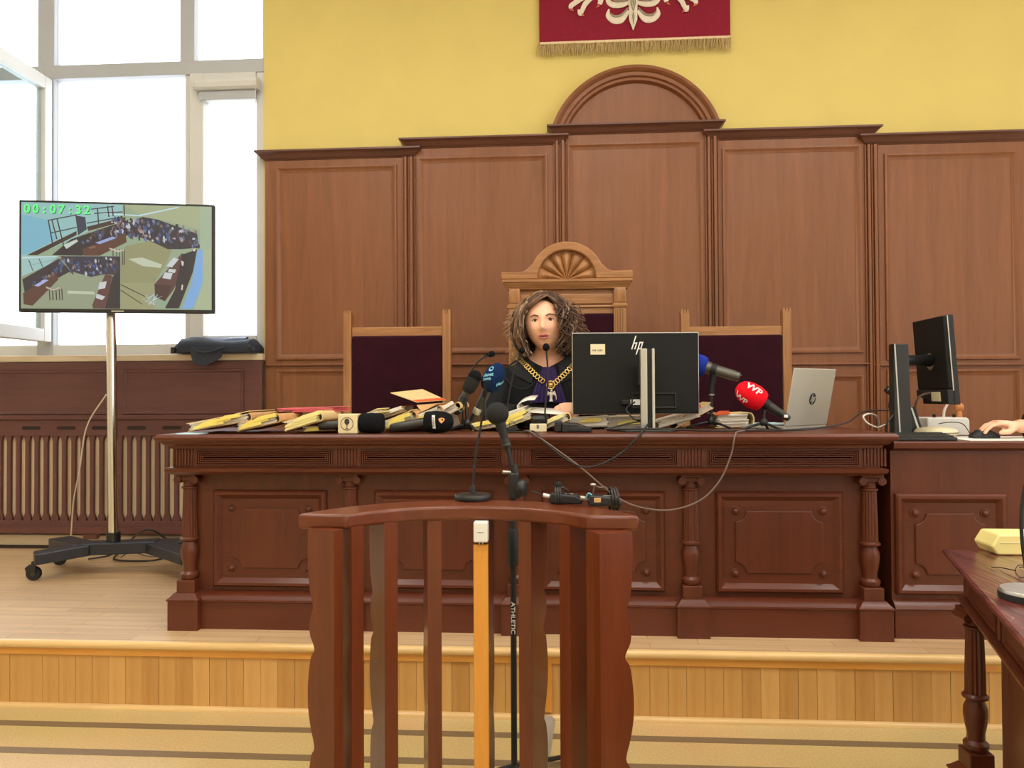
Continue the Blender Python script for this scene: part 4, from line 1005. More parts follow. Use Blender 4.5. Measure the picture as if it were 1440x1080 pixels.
# cable down the pole and coil of cables under the stand
tag(MB().tube(bez([(pb_.x - 0.03, TVY - 0.02, ZZ(150, 555, TVY)), P(122, 600, 4.1), P(112, 660, 4.2), P(104, 700, 4.3), P(101, 735, 4.4), (PX(99, 755, 4.5), 4.5, PLAT + 0.02)], 30), 0.004, 6).build('white_cable', 'cable_white', None), 'thin white cable hanging from the chrome pole', 'cable')
tag(MB().tube(bez([PZ(124, 786, PLAT + 0.01), PZ(150, 782, PLAT + 0.012), PZ(172, 774, PLAT + 0.02), PZ(160, 786, PLAT + 0.01), PZ(190, 789, PLAT + 0.01), PZ(222, 787, PLAT + 0.01), PZ(246, 777, PLAT + 0.01), PZ(252, 770, PLAT + 0.01)], 48), 0.0055, 6).build('black_cable', 'cable_black', None), 'black cable looped on the platform under the television stand', 'cable')
tag(MB().tube(bez([PZ(170, 784, PLAT + 0.02), PZ(184, 775, PLAT + 0.02), PZ(196, 779, PLAT + 0.02), PZ(215, 783, PLAT + 0.02), PZ(240, 780, PLAT + 0.02)], 30), 0.004, 6).build('grey_cable', 'cable_taupe', None), 'thin grey cable lying beside the black cable loop on the platform', 'cable')
q = PZ(226, 775, PLAT)
ps = thing('power_strip', 'black power strip lying on the boards behind the bench end', 'power strip', q)
MB(Matrix.Translation(q) @ Matrix.Rotation(0.3, 4, 'Z')).box(-0.11, 0.13, -0.035, 0.035, 0, 0.045).build('housing', 'black_plastic', ps, 0, 0.006)
MB(Matrix.Translation(q) @ Matrix.Rotation(0.3, 4, 'Z')).box(-0.09, -0.03, -0.036, -0.034, 0.015, 0.025).build('label_plate', 'silver', ps, 0)
tag(MB().tube(bez([PZ(252, 772, PLAT + 0.03), P(215, 746, 4.3), P(195, 750, 4.35), PZ(180, 764, PLAT + 0.02)], 20), 0.006, 6).build('black_cable', 'cable_black', None), 'black power cord arching behind the television stand foot', 'cable')

# bag on the sill
bag0 = P(303, 499, 4.53); zs = ZSILL
bg_ = thing('laptop_bag', 'dark blue laptop bag lying on the window sill', 'bag', (bag0.x, 4.58, zs))
bx = lambda x: PX(x, 490, 4.52)
zb = lambda y: ZZ(303, y, 4.52)
x0, x1 = bx(243), bx(360)
Rg = []
for k in range(13):
    t = k / 12; x = x0 + (x1 - x0) * t
    e_ = min(1, min(t, 1 - t) * 7 + 0.45)
    top = zs + (zb(473) - zs) * e_ * (0.9 + 0.1 * math.sin(t * 7)); y0 = 4.50 + 0.012 * (1 - e_); 
    Rg.append([(x, y0, zs + 0.004), (x, y0 - 0.006, zs + (top - zs) * 0.35), (x, y0 + 0.004, zs + (top - zs) * 0.68), (x, y0 + 0.04, zs + (top - zs) * 0.93), (x, 4.60, top), (x, 4.645, top - 0.006), (x, 4.65, zs + 0.004)])
MB().rings(Rg).build('body', 'bag_cloth', bg_, 60, 0.006)
Rg = []
for k in range(11):
    t = k / 10; x = bx(258) + (bx(340) - bx(258)) * t; dz = 0.008 * math.sin(t * 9)
    Rg.append([(x, 4.535, zb(485) + dz), (x, 4.56, zb(477) + dz), (x, 4.60, zb(472.5)), (x, 4.62, zb(473)), (x, 4.62, zb(478)), (x, 4.56, zb(484))])
MB().rings(Rg).build('flap', 'bag_painted_sheen', bg_, 60)
MB().tube(bez([(bx(273), 4.488, zb(489)), (bx(285), 4.475, zb(495)), (bx(300), 4.47, zb(496)), (bx(318), 4.485, zb(489))], 16), 0.007, 8).build('handle', 'bag_cloth', bg_)
Rg = [[(bx(x), 4.493 - dy, zb(ya)), (bx(x), 4.493 - dy, zb(yb)), (bx(x), 4.503 - dy, zb(yb)), (bx(x), 4.503 - dy, zb(ya))] for x, ya, yb, dy in ((271, 500, 488, 0), (277, 512, 489, 0.012), (285, 514.5, 489, 0.014), (296, 514, 489, 0.014), (306, 509, 489, 0.01), (314, 502, 488, 0))]
MB().rings(Rg).build('strap', 'bag_cloth', bg_, 60, 0.002)
for x in (246, 354): MB().box(bx(x) - 0.012, bx(x) + 0.012, 4.488, 4.50, zb(497), zb(488)).build('buckle', 'black_plastic', bg_, 0, 0.003)

# ================================================================ case files on the bench
def D(x, Y=3.2): return PX(x, 600, Y)
def case_file(px0, py0, px1, py1, thk, Yf, depth, cover, label, tabs=(), spine=True, pages='paper_grey', top=None, rise=0.0, tabmat='note_yellow', lift=0.0):
    """a bulging court file: covers, a block of pages, a rolled spine at its right end and paper markers"""
    a, c = P(px0, py0, Yf), P(px1, py1, Yf)
    a.z = max(a.z, BTOP + 0.0015 + lift); c.z = max(c.z, BTOP + 0.0015 + lift)
    L = (c - a).length; u = (c - a).normalized(); wv = V((-u.z, 0, u.x)); M = basis(a, u, (0, 1, 0), wv)
    f = thing('case_file', label, 'file', (a + c) / 2 + V((0, depth / 2, 0)), 'case files on the bench')
    MB(M).box(0, L, 0.002, depth, 0, 0.003).build('lower_cover', cover, f, 0)
    rr = random.Random(int(px0 * 7 + py0)); n = max(3, int(thk / 0.0045))
    b = MB(M); h = (thk - 0.006) / n
    for k in range(n):
        b.box(rr.uniform(0.004, 0.02), L - rr.uniform(0.006, 0.016), rr.uniform(-0.006, 0.006), depth - 0.006, 0.003 + k * h, 0.003 + (k + 0.92) * h)
    b.build('pages', pages, f, 0, kind='stuff')
    MB(M).rings([[(L * t, 0.0 + 0.004 * math.sin(t * 5), thk - 0.003 + rise * t * t), (L * t, depth, thk - 0.003 + rise * t * t), (L * t, depth, thk + rise * t * t), (L * t, 0.004 * math.sin(t * 5), thk + rise * t * t)] for t in [k / 8 for k in range(9)]]).build('upper_cover', top or cover, f, 0)
    if spine:
        pts = [(L + (thk / 2) * 0.55 * math.sin(PI * k / 8), thk / 2 - thk / 2 * math.cos(PI * k / 8)) for k in range(9)]
        pin = [(L + (thk / 2) * 0.55 * math.sin(PI * k / 8) - 0.004, thk / 2 - (thk / 2 - 0.003) * math.cos(PI * k / 8)) for k in range(8, -1, -1)]
        MB(M).prism(pts + pin, 'y', 0.0, depth).build('spine', cover, f, 50)
    for t0, t1, hh, ex in tabs:
        MB(M).prism([(L * t0, thk * hh), (L * t1, thk * hh + 0.003), (L * t1, thk * hh + 0.017), (L * (t0 + (t1 - t0) * 0.4), thk * hh + 0.018), (L * (t0 + 0.04), thk * hh + 0.009)], 'y', -0.012 - ex, 0.02).build('paper_marker', tabmat, f, 0)
    return f
cf = case_file
cf(264, 607, 352, 592, 0.034, 3.02, 0.28, 'card_tan', 'thick tan case file at the open end of the bench, with yellow markers', ((0.1, 0.6, 0.12, 0.002), (0.2, 0.72, 0.38, 0), (0.5, 0.86, 0.6, 0.004)), rise=0.008, top='card_buff')
cf(333, 607.5, 392, 594, 0.036, 3.02, 0.28, 'card_tan', 'tan case file with yellow markers, second from the open bench end', ((0.08, 0.62, 0.12, 0.002), (0.15, 0.8, 0.38, 0), (0.4, 0.98, 0.62, 0.003)), rise=0.008, top='card_brown')
cf(401, 607, 452, 592, 0.04, 3.02, 0.26, 'card_buff', 'buff case file with a pale yellow sleeve beside the cream microphone cube', ((0.02, 0.9, 0.05, 0.002), (0.05, 0.95, 0.35, 0.004), (0.3, 1.05, 0.6, 0.006)), rise=0.004, tabmat='note_pale')
cf(424, 608, 476, 606, 0.026, 3.06, 0.24, 'card_brown', 'flat dark file lying next to the cream microphone cube', ((0.1, 0.5, 0.1, 0.0),), spine=True)
cf(390, 580, 474, 578.5, 0.017, 3.2, 0.22, 'card_pink', 'pink cardboard file lying over the tan files', (), spine=False, lift=0.074, pages='card_pink', rise=0.004)
cf(500, 594, 533, 580, 0.018, 3.14, 0.22, 'note_pale', 'pale yellow folder propped behind the black foam of the cube microphone', (), spine=False)
cf(540, 606, 585, 590, 0.038, 3.1, 0.27, 'card_tan', 'tan case file with yellow edges beside the black foam block', ((0.1, 0.7, 0.15, 0.003), (0.2, 0.9, 0.5, 0.0)), rise=0.006, top='card_buff')
cf(565, 606, 622, 583, 0.042, 3.13, 0.27, 'card_tan', 'tan case file with a red edge under the tilted open file', ((0.1, 0.6, 0.25, 0.003),), rise=0.008)
cf(598, 603, 648, 574, 0.03, 3.16, 0.25, 'card_buff', 'buff case file with a white flap behind the lying black microphone', ((0.1, 0.9, 0.9, 0.003),), tabmat='paper_white', top='card_tan')
cf(480, 596, 520, 590, 0.024, 3.3, 0.2, 'card_buff', 'buff file lying behind the cream microphone cube', ((0.1, 0.9, 0.4, 0.003),), tabmat='note_pale')
cf(530, 592, 572, 578, 0.024, 3.36, 0.2, 'card_tan', 'tan file with loose white pages behind the black foam block', ((0.1, 0.9, 0.5, 0.003),), tabmat='paper_white', spine=False)
# open cover tilted up with an orange-red band
a0, a1, a2, a3 = P(549, 553, 3.42), P(594, 548, 3.62), P(627, 563, 3.42), P(586, 566, 3.22)
of = thing('open_file', 'open buff file cover tilted up with an orange red band', 'file', (a3 + a2) / 2)
nn = (a1 - a0).cross(a2 - a0).normalized()
if nn.z < 0: nn = -nn
def quad(pts, th, nm, mat, par): MB().rings([[p for p in pts], [p + nn * th for p in pts]]).build(nm, mat, par, 0)
quad([a0, a1, a2, a3], 0.003, 'cover', 'card_buff', of)
quad([a3 + nn * 0.0032, a2 + nn * 0.0032, a2 + (a1 - a2) * 0.16 + nn * 0.0032, a3 + (a0 - a3) * 0.16 + nn * 0.0032], 0.0008, 'red_band', 'tape_red', of)
quad([a3 - V((0, 0, 0.012)), a2 - V((0, 0, 0.012)), P(650, 578, 3.34), P(596, 585, 3.18)], 0.002, 'under_flap', 'card_tan', of)
MB().rings([[P(596, 572, 3.3), P(640, 572, 3.3), P(648, 600, 3.3), P(590, 602, 3.3)], [P(596, 572, 3.4), P(640, 572, 3.4), P(648, 600, 3.4), P(590, 602, 3.4)]]).build('pages', 'paper_grey', of, 0)
cf(664, 606, 702, 600, 0.03, 3.2, 0.2, 'note_pale', 'pale yellow file between the tripod microphones', ((0.1, 0.8, 0.5, 0.003),), spine=False)
cf(700, 606, 748, 588, 0.028, 3.12, 0.24, 'note_pale', 'pale yellow case file fanned open in front of the judge', ((0.1, 0.9, 0.9, 0.004), (0.2, 0.8, 0.4, 0.002)), tabmat='note_yellow', spine=False, rise=0.012)
cf(690, 594, 742, 577, 0.02, 3.3, 0.2, 'paper_white', 'loose white papers under the curled sheet', (), spine=False, pages='paper_white')
cf(768, 603, 802, 590, 0.03, 3.18, 0.2, 'card_buff', 'buff file with a folded corner beneath the judge’s hand'.replace('’', "'"), ((0.1, 0.8, 0.6, 0.003),), tabmat='note_pale')
cf(796, 602, 858, 600, 0.045, 3.36, 0.2, 'paper_grey', 'grey stack of loose papers behind the flat black recorder', ((0.3, 0.8, 0.5, 0.003),), spine=False, pages='paper_white')
cf(850, 603, 908, 601, 0.05, 3.38, 0.2, 'paper_grey', 'slumped grey file behind the screen foot, yellow marker inside', ((0.3, 0.95, 0.3, 0.006),), spine=False)
cf(925, 603, 985, 586, 0.03, 3.38, 0.2, 'paper_grey', 'grey sheaf of papers sloping up beside the screen post', (), spine=False, pages='paper_grey')
cf(950, 604, 1004, 574, 0.03, 3.4, 0.2, 'card_buff', 'buff file with an orange band leaning behind the tripod microphone', ((0.25, 0.75, 0.95, 0.004),), tabmat='tape_red', spine=False)
cf(1006, 603, 1056, 600, 0.062, 3.42, 0.18, 'card_buff', 'thick buff file with rolled spine beside the red microphone', ((0.0, 0.4, 0.9, 0.002),), tabmat='tape_red', pages='paper_white')
cf(1062, 601, 1106, 600, 0.012, 3.36, 0.2, 'card_blue', 'thin pale blue folder lying under the red microphone', (), spine=False, pages='paper_white')
o = MB(Matrix.Translation((D(252, 2.99), 2.965, BTOP + 0.0005))).box(0, 0.09, 0, 0.09, 0, 0.004).build('blue_sheet', 'card_blue', None, 0)
tag(o, 'pale blue sheet sticking out at the bench corner', 'paper')
# ================================================================ microphones
def goose(pts, label, base=None, head_dir=None, r=0.0038, hr=0.0115, group=None, rim=True, foot=None):
    pts = [V(p) for p in pts]
    g = thing('gooseneck_microphone', label, 'microphone', pts[0], group)
    MB().tube(bez(pts, 40), [r] * len(bez(pts, 40)), 8).build('neck', 'matt_black', g, 60)
    d = V(head_dir) if head_dir else (pts[-1] - pts[-2]).normalized()
    h = MB().lathe([(0.004, -0.03), (0.006, -0.012), (hr * 0.8, -0.006), (hr, 0.0), (hr, 0.012), (hr * 0.9, 0.020), (0.001, 0.024)], pts[-1], d, 18).build('head', 'foam_dark', g, 50)
    if rim: MB().torus(V(pts[-1]) + d.normalized() * 0.001, hr, 0.0012, d, 18, 6).build('rim', 'gunmetal', h, 60)
    if foot: foot(g, pts[0])
    return g
def block_foot(g, p):
    MB().box(p.x - 0.035, p.x + 0.035, p.y - 0.03, p.y + 0.03, BTOP, BTOP + 0.02).build('base', 'black_plastic', g, 0, 0.005)
    MB().cyl((p.x, p.y, BTOP + 0.018), (p.x, p.y, BTOP + 0.045), 0.008).build('collar', 'gunmetal', g, 60)
def on(x, Y, z=BTOP): return V((PX(x, 600, Y), Y, z))
Yg = 3.44
goose([on(651, Yg, BTOP + 0.03), P(651, 560, Yg), P(656, 535, Yg), P(672, 509, Yg), P(689, 498.5, Yg)], 'bent gooseneck microphone on the bench, between the velvet chair and the blue foam', head_dir=(0.9, -0.4, 0.2), foot=block_foot, hr=0.013)
goose([on(712, Yg, BTOP + 0.03), P(713, 575, Yg), P(722, 525, Yg), P(733, 495, Yg)], 'leaning gooseneck microphone with its head at the judge’s shoulder'.replace('’', "'"), head_dir=(0.3, -0.6, 0.5), foot=block_foot, hr=0.013)
goose([on(766, 3.3, BTOP + 0.03), P(767, 570, 3.3), P(770.5, 530, 3.3), P(768, 489, 3.3)], 'slim gooseneck microphone rising straight before the judge’s chin'.replace('’', "'"), head_dir=(0, -0.95, 0.3), foot=block_foot, hr=0.0145)
def wrap_lathe(c, d, prof, up, ang0, h0):
    """puts flat lettering on a turned surface: x runs along the axis, y around it"""
    d = V(d).normalized(); u = (V(up) - d * V(up).dot(d)).normalized(); w_ = d.cross(u)
    def rad(h):
        for (r0, a), (r1, b_) in zip(prof, prof[1:]):
            if a <= h <= b_: return r0 + (r1 - r0) * (h - a) / max(1e-9, b_ - a)
        return prof[-1][0]
    def f(p, swap=False):
        h = h0 + p.x; r = rad(h) + 0.0008; a = ang0 + p.y / max(r, 0.01)
        return V(c) + d * h + (u * math.cos(a) + w_ * math.sin(a)) * r
    return f
def egg(r, L, n=14, neck=0.5):
    out = []
    for k in range(n + 1):
        t = k / n; h = L * t
        rr = r * (math.sin(PI * (0.17 + 0.83 * t)) ** 0.6 if t < 1 else 0)
        out.append((max(rr, 0.001), h))
    return out
def table_tripod(g, top, foot, spread=0.075, mat='black_plastic'):
    top, foot = V(top), V(foot)
    MB().cyl((foot.x, foot.y, BTOP + 0.02), top, 0.0065).build('stem', mat, g, 60)
    MB().lathe([(0.012, 0), (0.016, 0.008), (0.016, 0.022), (0.008, 0.032)], (foot.x, foot.y, BTOP + 0.018), (0, 0, 1), 16).build('hub', mat, g, 40)
    for k in range(3):
        a = math.radians(-90 + 35 + 120 * k)
        q = V((foot.x + spread * math.cos(a), foot.y + spread * math.sin(a), BTOP + 0.005))
        MB().tube([(foot.x, foot.y, BTOP + 0.03), (foot.x + (q.x - foot.x) * 0.5, foot.y + (q.y - foot.y) * 0.5, BTOP + 0.02), q], [0.006, 0.0055, 0.005], 8).build('leg', mat, g, 60)
# black handheld with a grey cone
Ym = 3.22
A, B_ = P(641, 583, Ym), P(672, 521, Ym); d = (B_ - A); L = d.length; d.normalize()
g = thing('handheld_microphone', 'black handheld microphone with round foam top on a small tripod', 'microphone', on(656, Ym))
MB().lathe([(0.010, 0), (0.014, 0.01), (0.0155, 0.03), (0.0165, L * 0.55)], A, d, 20).build('body', 'gunmetal', g, 50)
MB().torus(A + d * 0.022, 0.0165, 0.002, d, 18, 6).build('colour_ring', 'teal_ring', g, 60)
MB().lathe([(0.018, L * 0.5), (0.026, L * 0.56), (0.03, L * 0.70), (0.029, L * 0.82)], A, d, 24).build('grille_sleeve', 'foam_black', g, 50)
MB().ball(A + d * (L * 0.86), 0.0285, 20, 14).build('foam', 'foam_dark', g, 60)
q = A + d * (L * 0.33)
MB().lathe([(0.019, -0.015), (0.02, 0.015)], q, d, 18).build('clip', 'black_plastic', g, 50)
table_tripod(g, q - V((0, 0, 0.0)) + V((0.012, 0, -0.012)), on(657, Ym))
# blue foam microphone
Ym = 3.27
A, B_ = P(664, 592, Ym), P(704, 511, Ym - 0.02); d = (B_ - A); L = d.length; d.normalize()
g = thing('reporter_microphone', 'handheld microphone in dark blue foam with pale lettering', 'microphone', on(680, Ym))
MB().lathe([(0.012, 0), (0.015, 0.01), (0.0155, L * 0.25), (0.018, L * 0.3), (0.018, L * 0.55)], A, d, 20).build('body', 'gunmetal', g, 50)
MB().lathe([(0.0165, L * 0.12), (0.0175, L * 0.14), (0.0175, L * 0.2), (0.016, L * 0.22)], A, d, 20).build('switch_ring', 'silver', g, 50)
fp = [(0.024, 0), (0.033, 0.006), (0.041, 0.02), (0.046, 0.045), (0.045, 0.07), (0.038, 0.095), (0.026, 0.114), (0.012, 0.125), (0.001, 0.128)]
fc = A + d * (L - 0.128)
fo = MB().lathe(fp, fc, d, 28).build('foam', 'foam_navy', g, 60)
def curved(body, size, ang, h, rot, mat, par, c=fc, ax=d, pf=fp):
    b = MB(); vs, fs = text_mesh(body, size, 0, 0.0008, True)
    wr = wrap_lathe(c, ax, pf, (0, -1, 0), ang, h); ca, sa = math.cos(rot), math.sin(rot)
    b.add([wr(V((p.x * sa + p.y * ca, p.x * ca - p.y * sa, 0))) for p in vs], fs); return b.build('lettering', mat, par, 0)
rotv = math.radians(32)
# text reads across the axis, upright in the room
curved('planet', 0.020, -0.55, 0.064, rotv, 'print_cyan', fo); curved('news', 0.020, -0.5, 0.046, rotv, 'print_cyan', fo)
curved('planet', 0.019, 1.05, 0.055, rotv, 'print_cyan', fo)
b = MB(); wr = wrap_lathe(fc, d, fp, (0, -1, 0), -0.62, 0.092)
b.add([wr(V((0.012 * math.cos(2 * PI * k / 16), 0.010 * math.sin(2 * PI * k / 16), 0))) for k in range(16)], [tuple(range(16))]); b.build('round_logo', 'print_cyan', fo, 0)
table_tripod(g, A + d * (L * 0.4), on(684, Ym), 0.07)
# cream cube microphone lying at the front edge
Yc_ = 3.0
c0 = P(475, 609, Yc_); S = PX(502, 600, Yc_) - c0.x
g = thing('cube_microphone', 'cream cube flag microphone with round emblem and black foam', 'microphone', (c0.x + 0.08, Yc_ + 0.04, BTOP))
MB().box(c0.x, c0.x + S, Yc_, Yc_ + S, BTOP + 0.001, BTOP + 0.001 + S).build('mic_flag', 'cream_foam', g, 0, 0.004)
em = MB(); ec = V((c0.x + S * 0.48, Yc_ - 0.0008, BTOP + S * 0.52))
em.torus(ec, S * 0.32, 0.0012, (0, 1, 0), 28, 5); em.build('emblem_ring', 'print_dark', g, 60)
em = MB(); pts = [(ec.x + S * 0.13 * math.cos(a) , ec.z + S * 0.1 + S * (0.17 if math.sin(a) > 0 else 0.15) * math.sin(a)) for a in [2 * PI * k / 18 for k in range(18)]]
em.prism(pts, 'y', Yc_ - 0.0012, Yc_ + 0.001); em.box(ec.x - 0.0012, ec.x + 0.0012, Yc_ - 0.0012, Yc_, ec.z - S * 0.24, ec.z - S * 0.02); em.box(ec.x - 0.007, ec.x + 0.007, Yc_ - 0.0012, Yc_, ec.z - S * 0.27, ec.z - S * 0.24)
em.build('emblem_mark', 'print_dark', g, 0)
fr_ = 0.040; x1 = PX(540, 600, Yc_ + 0.04)
MB().lathe([(0.03, 0), (0.036, 0.004), (0.039, 0.012), (0.0405, 0.05), (0.0395, x1 - c0.x - S - 0.012), (0.034, x1 - c0.x - S - 0.003), (0.02, x1 - c0.x - S)], (c0.x + S, Yc_ + 0.041, BTOP + 0.0415), (1, 0, 0), 24).build('foam', 'foam_dark', g, 60)
MB().lathe([(0.014, 0), (0.017, 0.02), (0.018, 0.09)], (c0.x - 0.088, Yc_ + 0.041, BTOP + 0.03), (1, 0, 0.06), 18).build('handle', 'gunmetal', g, 50)
# black microphone lying on its side
Yl = 3.04
xa, xb, xc_ = PX(549, 600, Yl), PX(597, 600, Yl), PX(638, 600, Yl)
g = thing('reporter_microphone', 'black handheld microphone lying flat with white strip and orange mark', 'microphone', (xb, Yl, BTOP))
MB().lathe([(0.013, 0), (0.017, 0.006), (0.0195, 0.06), (0.021, xb - xa + 0.01)], (xa, Yl, BTOP + 0.0205), (1, 0, 0.16), 20).build('body', 'gunmetal', g, 50)
fp2 = [(0.03, 0), (0.039, 0.004), (0.042, 0.012), (0.0445, 0.05), (0.042, 0.085), (0.034, 0.108), (0.02, 0.120), (0.001, 0.125)]
Lf = xc_ - xb; fp2 = [(r, h * Lf / 0.125) for r, h in fp2]
f2c = V((xb, Yl, BTOP + 0.045)); f2 = MB().lathe(fp2, f2c, (1, 0, 0), 28).build('foam', 'foam_dark', g, 60)
wr = wrap_lathe(f2c, (1, 0, 0), fp2, (0, -1, 0), 0, 0)
b = MB(); n = 12
b.rings([[wr(V((0.036 + 0.004 * k / n, -0.030 + 0.056 * k / n, 0))), wr(V((0.048 + 0.004 * k / n, -0.030 + 0.056 * k / n, 0)))] for k in range(n + 1)], False, False, False); b.build('white_strip', 'print_white', f2, 0)
b = MB(); vs, fs = text_mesh('polskie', 0.0135, 0, 0.0003, True); wr3 = wrap_lathe(f2c, (1, 0, 0), [(r + 0.0006, h) for r, h in fp2], (0, -1, 0), 0, 0)
b.add([wr3(V((0.044 + p.y, -0.002 + p.x, 0))) for p in vs], fs).build('strip_lettering', 'print_grey', f2, 0)
b = MB(); b.add([wr(V((0.062 + 0.026 * x, -0.016 + 0.022 * y, 0))) for x, y in ((0, 0.15), (0.15, 0), (0.5, -0.12), (0.85, 0), (1, 0.2), (0.78, 0.62), (0.5, 0.95), (0.22, 0.62))], [tuple(range(8))]); b.build('orange_mark', 'print_orange', f2, 0)
# grey shotgun-style microphone with blue foam on a tripod
Yb = 3.42
A, B_ = P(1040, 530.5, Yb - 0.04), P(978, 512, Yb + 0.02); d = (B_ - A); L = d.length; d.normalize()
g = thing('tripod_microphone', 'grey microphone with blue foam on a tall table tripod', 'microphone', on(1000, Yb))
MB().lathe([(0.018, 0), (0.021, 0.004), (0.021, 0.02), (0.0225, 0.024), (0.0235, L * 0.55), (0.028, L * 0.72), (0.028, L * 0.8)], A, d, 24).build('body', 'mic_grey', g, 50)
MB().lathe([(0.017, -0.001), (0.017, 0.003)], A, d, 18).build('end_plug', 'matt_black', g, 50)
for s_ in (-1, 1): MB().ball(A - d * 0.002 + V((0, -0.002, 0.006)) + V((0.004 * s_, 0, 0.002)), 0.0025, 8, 6).build('connector_pin', 'chrome', g)
MB().lathe([(0.03, 0), (0.042, 0.008), (0.048, 0.03), (0.046, 0.055), (0.036, 0.08), (0.015, 0.093), (0.001, 0.095)], A + d * (L * 0.74), d, 24).build('foam', 'foam_blue', g, 60)
q = A + d * (L * 0.58)
MB().lathe([(0.026, -0.014), (0.026, 0.014)], q, d, 20).build('clip', 'matt_black', g, 50)
jo = P(1000.5, 547, Yb)
MB().tube([q - V((0, 0, 0.02)), jo + V((0, 0, 0.012)), jo - V((0, 0, 0.022))], [0.016, 0.011, 0.011], 12).build('swivel', 'matt_black', g, 60)
MB().lathe([(0.012, 0), (0.012, 0.006)], jo - V((0, 0, 0.028)), (0, 0, 1), 16).build('thread_ring', 'silver', g, 60)
table_tripod(g, jo - V((0, 0, 0.02)), on(1000, Yb), 0.11)
# red foam microphone
Yr = 3.24
A, B_ = P(1109, 588.5, Yr), P(1036, 543, Yr); d = (B_ - A); L = d.length; d.normalize()
g = thing('reporter_microphone', 'handheld microphone in bright red foam with white letters', 'microphone', on(1073, Yr))
MB().lathe([(0.009, -0.004), (0.013, 0.0), (0.014, 0.012), (0.016, 0.03), (0.0195, 0.08), (0.021, L * 0.55)], A, d, 22).build('body', 'gunmetal', g, 50)
MB().box(*[v for pr in zip(A + d * 0.018 - V((0.008, 0.018, 0.006)), A + d * 0.018 + V((0.008, -0.012, 0.006))) for v in pr]).build('white_label', 'print_white', g, 0, 0.002)
fp3 = [(0.028, 0), (0.040, 0.004), (0.046, 0.014), (0.0515, 0.04), (0.051, 0.066), (0.045, 0.092), (0.034, 0.112), (0.018, 0.124), (0.001, 0.128)]
f3c = A + d * (L - 0.128); f3 = MB().lathe(fp3, f3c, d, 28).build('foam', 'foam_red', g, 60)
def curved3(body, size, ang, h, rot): return curved(body, size, ang, h, rot, 'print_white', f3, f3c, d, fp3)
curved3('WP', 0.044, 0.50, 0.070, math.radians(-100)); curved3('WP', 0.036, -1.0, 0.09, math.radians(-80))
q = A + d * (L * 0.46)
MB().lathe([(0.023, -0.016), (0.023, 0.016)], q, d, 20).build('clip', 'matt_black', g, 50)
table_tripod(g, q - V((0, 0, 0.018)), on(1074, Yr), 0.085)

# ================================================================ computer screen with its back to the hall
Ys = 3.30
s_tl, s_tr, s_bl, s_br = P(805.5, 469, Ys), P(982, 467.5, Ys + 0.03), P(804, 583, Ys), P(979.5, 580, Ys + 0.03)
su = (s_tr - s_tl); su.z = 0; SWd = su.length; su.normalize(); sz0 = (s_bl.z + s_br.z) / 2; SHt = (s_tl.z + s_tr.z) / 2 - sz0
SM = basis((s_tl.x, Ys, sz0), su, (-su.y, su.x, 0), (0, 0, 1))
mo = thing('computer_monitor', 'black computer monitor seen from behind on a silver post', 'monitor', (SM @ V((SWd / 2, -0.08, 0))).xy.to_3d() + V((0, 0, BTOP)))
MB(SM).box(0, SWd, 0, 0.02, 0, SHt).build('back_shell', 'monitor_back', mo, 0, 0.004)
MB(SM).box(-0.0035, SWd + 0.0035, 0.008, 0.024, -0.003, SHt + 0.0035).build('bezel_rim', 'silver', mo, 0, 0.003)
MB(SM).box(0.004, SWd - 0.004, 0.022, 0.026, 0.004, SHt - 0.004).build('screen', 'lens_dark', mo, 0)
MB(SM).rect_rings(SWd * 0.46, SWd * 0.82, 0.02, SHt * 0.26, [(0, -0.001), (0.002, -0.006), (0.006, -0.006), (0.01, -0.001)], False).build('port_recess', 'matt_black', mo, 0)
MB(SM).box(0.075, 0.138, -0.0012, 0.002, SHt - 0.092, SHt - 0.047).build('sticker', 'cream_plastic', mo, 0, 0.002)
b = MB(SM)
for k, (wd, x) in enumerate(((0.004, 0), (0.003, 0.006), (0.005, 0.011), (0.003, 0.022), (0.004, 0.027), (0.005, 0.033), (0.003, 0.040))): b.box(0.083 + x, 0.083 + x + wd, -0.0018, -0.0011, SHt - 0.077, SHt - 0.070)
b.build('sticker_print', 'print_grey', mo, 0)
# slanted bar logo
b = MB(SM); lx, lz = SWd * 0.475, SHt - 0.052; sl_ = 0.32
def sbar(x, z0, z1, w_=0.0048): b.prism([(lx + x + z0 * sl_, lz + z0), (lx + x + w_ + z0 * sl_, lz + z0), (lx + x + w_ + z1 * sl_, lz + z1), (lx + x + z1 * sl_, lz + z1)], 'y', -0.002, 0.001)
sbar(0.0, -0.018, 0.040); sbar(0.013, -0.018, 0.012); sbar(0.026, -0.040, 0.014); sbar(0.038, -0.016, 0.014); sbar(0.005, 0.006, 0.011, 0.010); sbar(0.031, -0.018, -0.012, 0.010); sbar(0.031, 0.008, 0.014, 0.010)
b.build('maker_logo', 'print_white', mo, 0)
MB(SM).box(SWd * 0.455, SWd * 0.545, -0.004, 0.002, SHt * 0.105, SHt * 0.175).build('port_label', 'print_white', mo, 0, 0.001)
MB(SM).box(SWd * 0.38, SWd * 0.45, -0.022, 0.0, SHt * 0.11, SHt * 0.17).build('cable_plug', 'matt_black', mo, 0, 0.004)
pxm = PX(911, 560, 3.20)
p0, p1_ = PX(901, 560, 3.20), PX(921, 560, 3.20); ptz = ZZ(911, 490, 3.20)
MB().box(p0, p0 + (p1_ - p0) * 0.48, 3.20, 3.235, BTOP + 0.008, ptz).build('stand_post', 'silver', mo, 0, 0.003)
MB().box(p0 + (p1_ - p0) * 0.48, p0 + (p1_ - p0) * 0.86, 3.212, 3.235, BTOP + 0.008, ptz).build('cable_groove', 'matt_black', mo, 0)
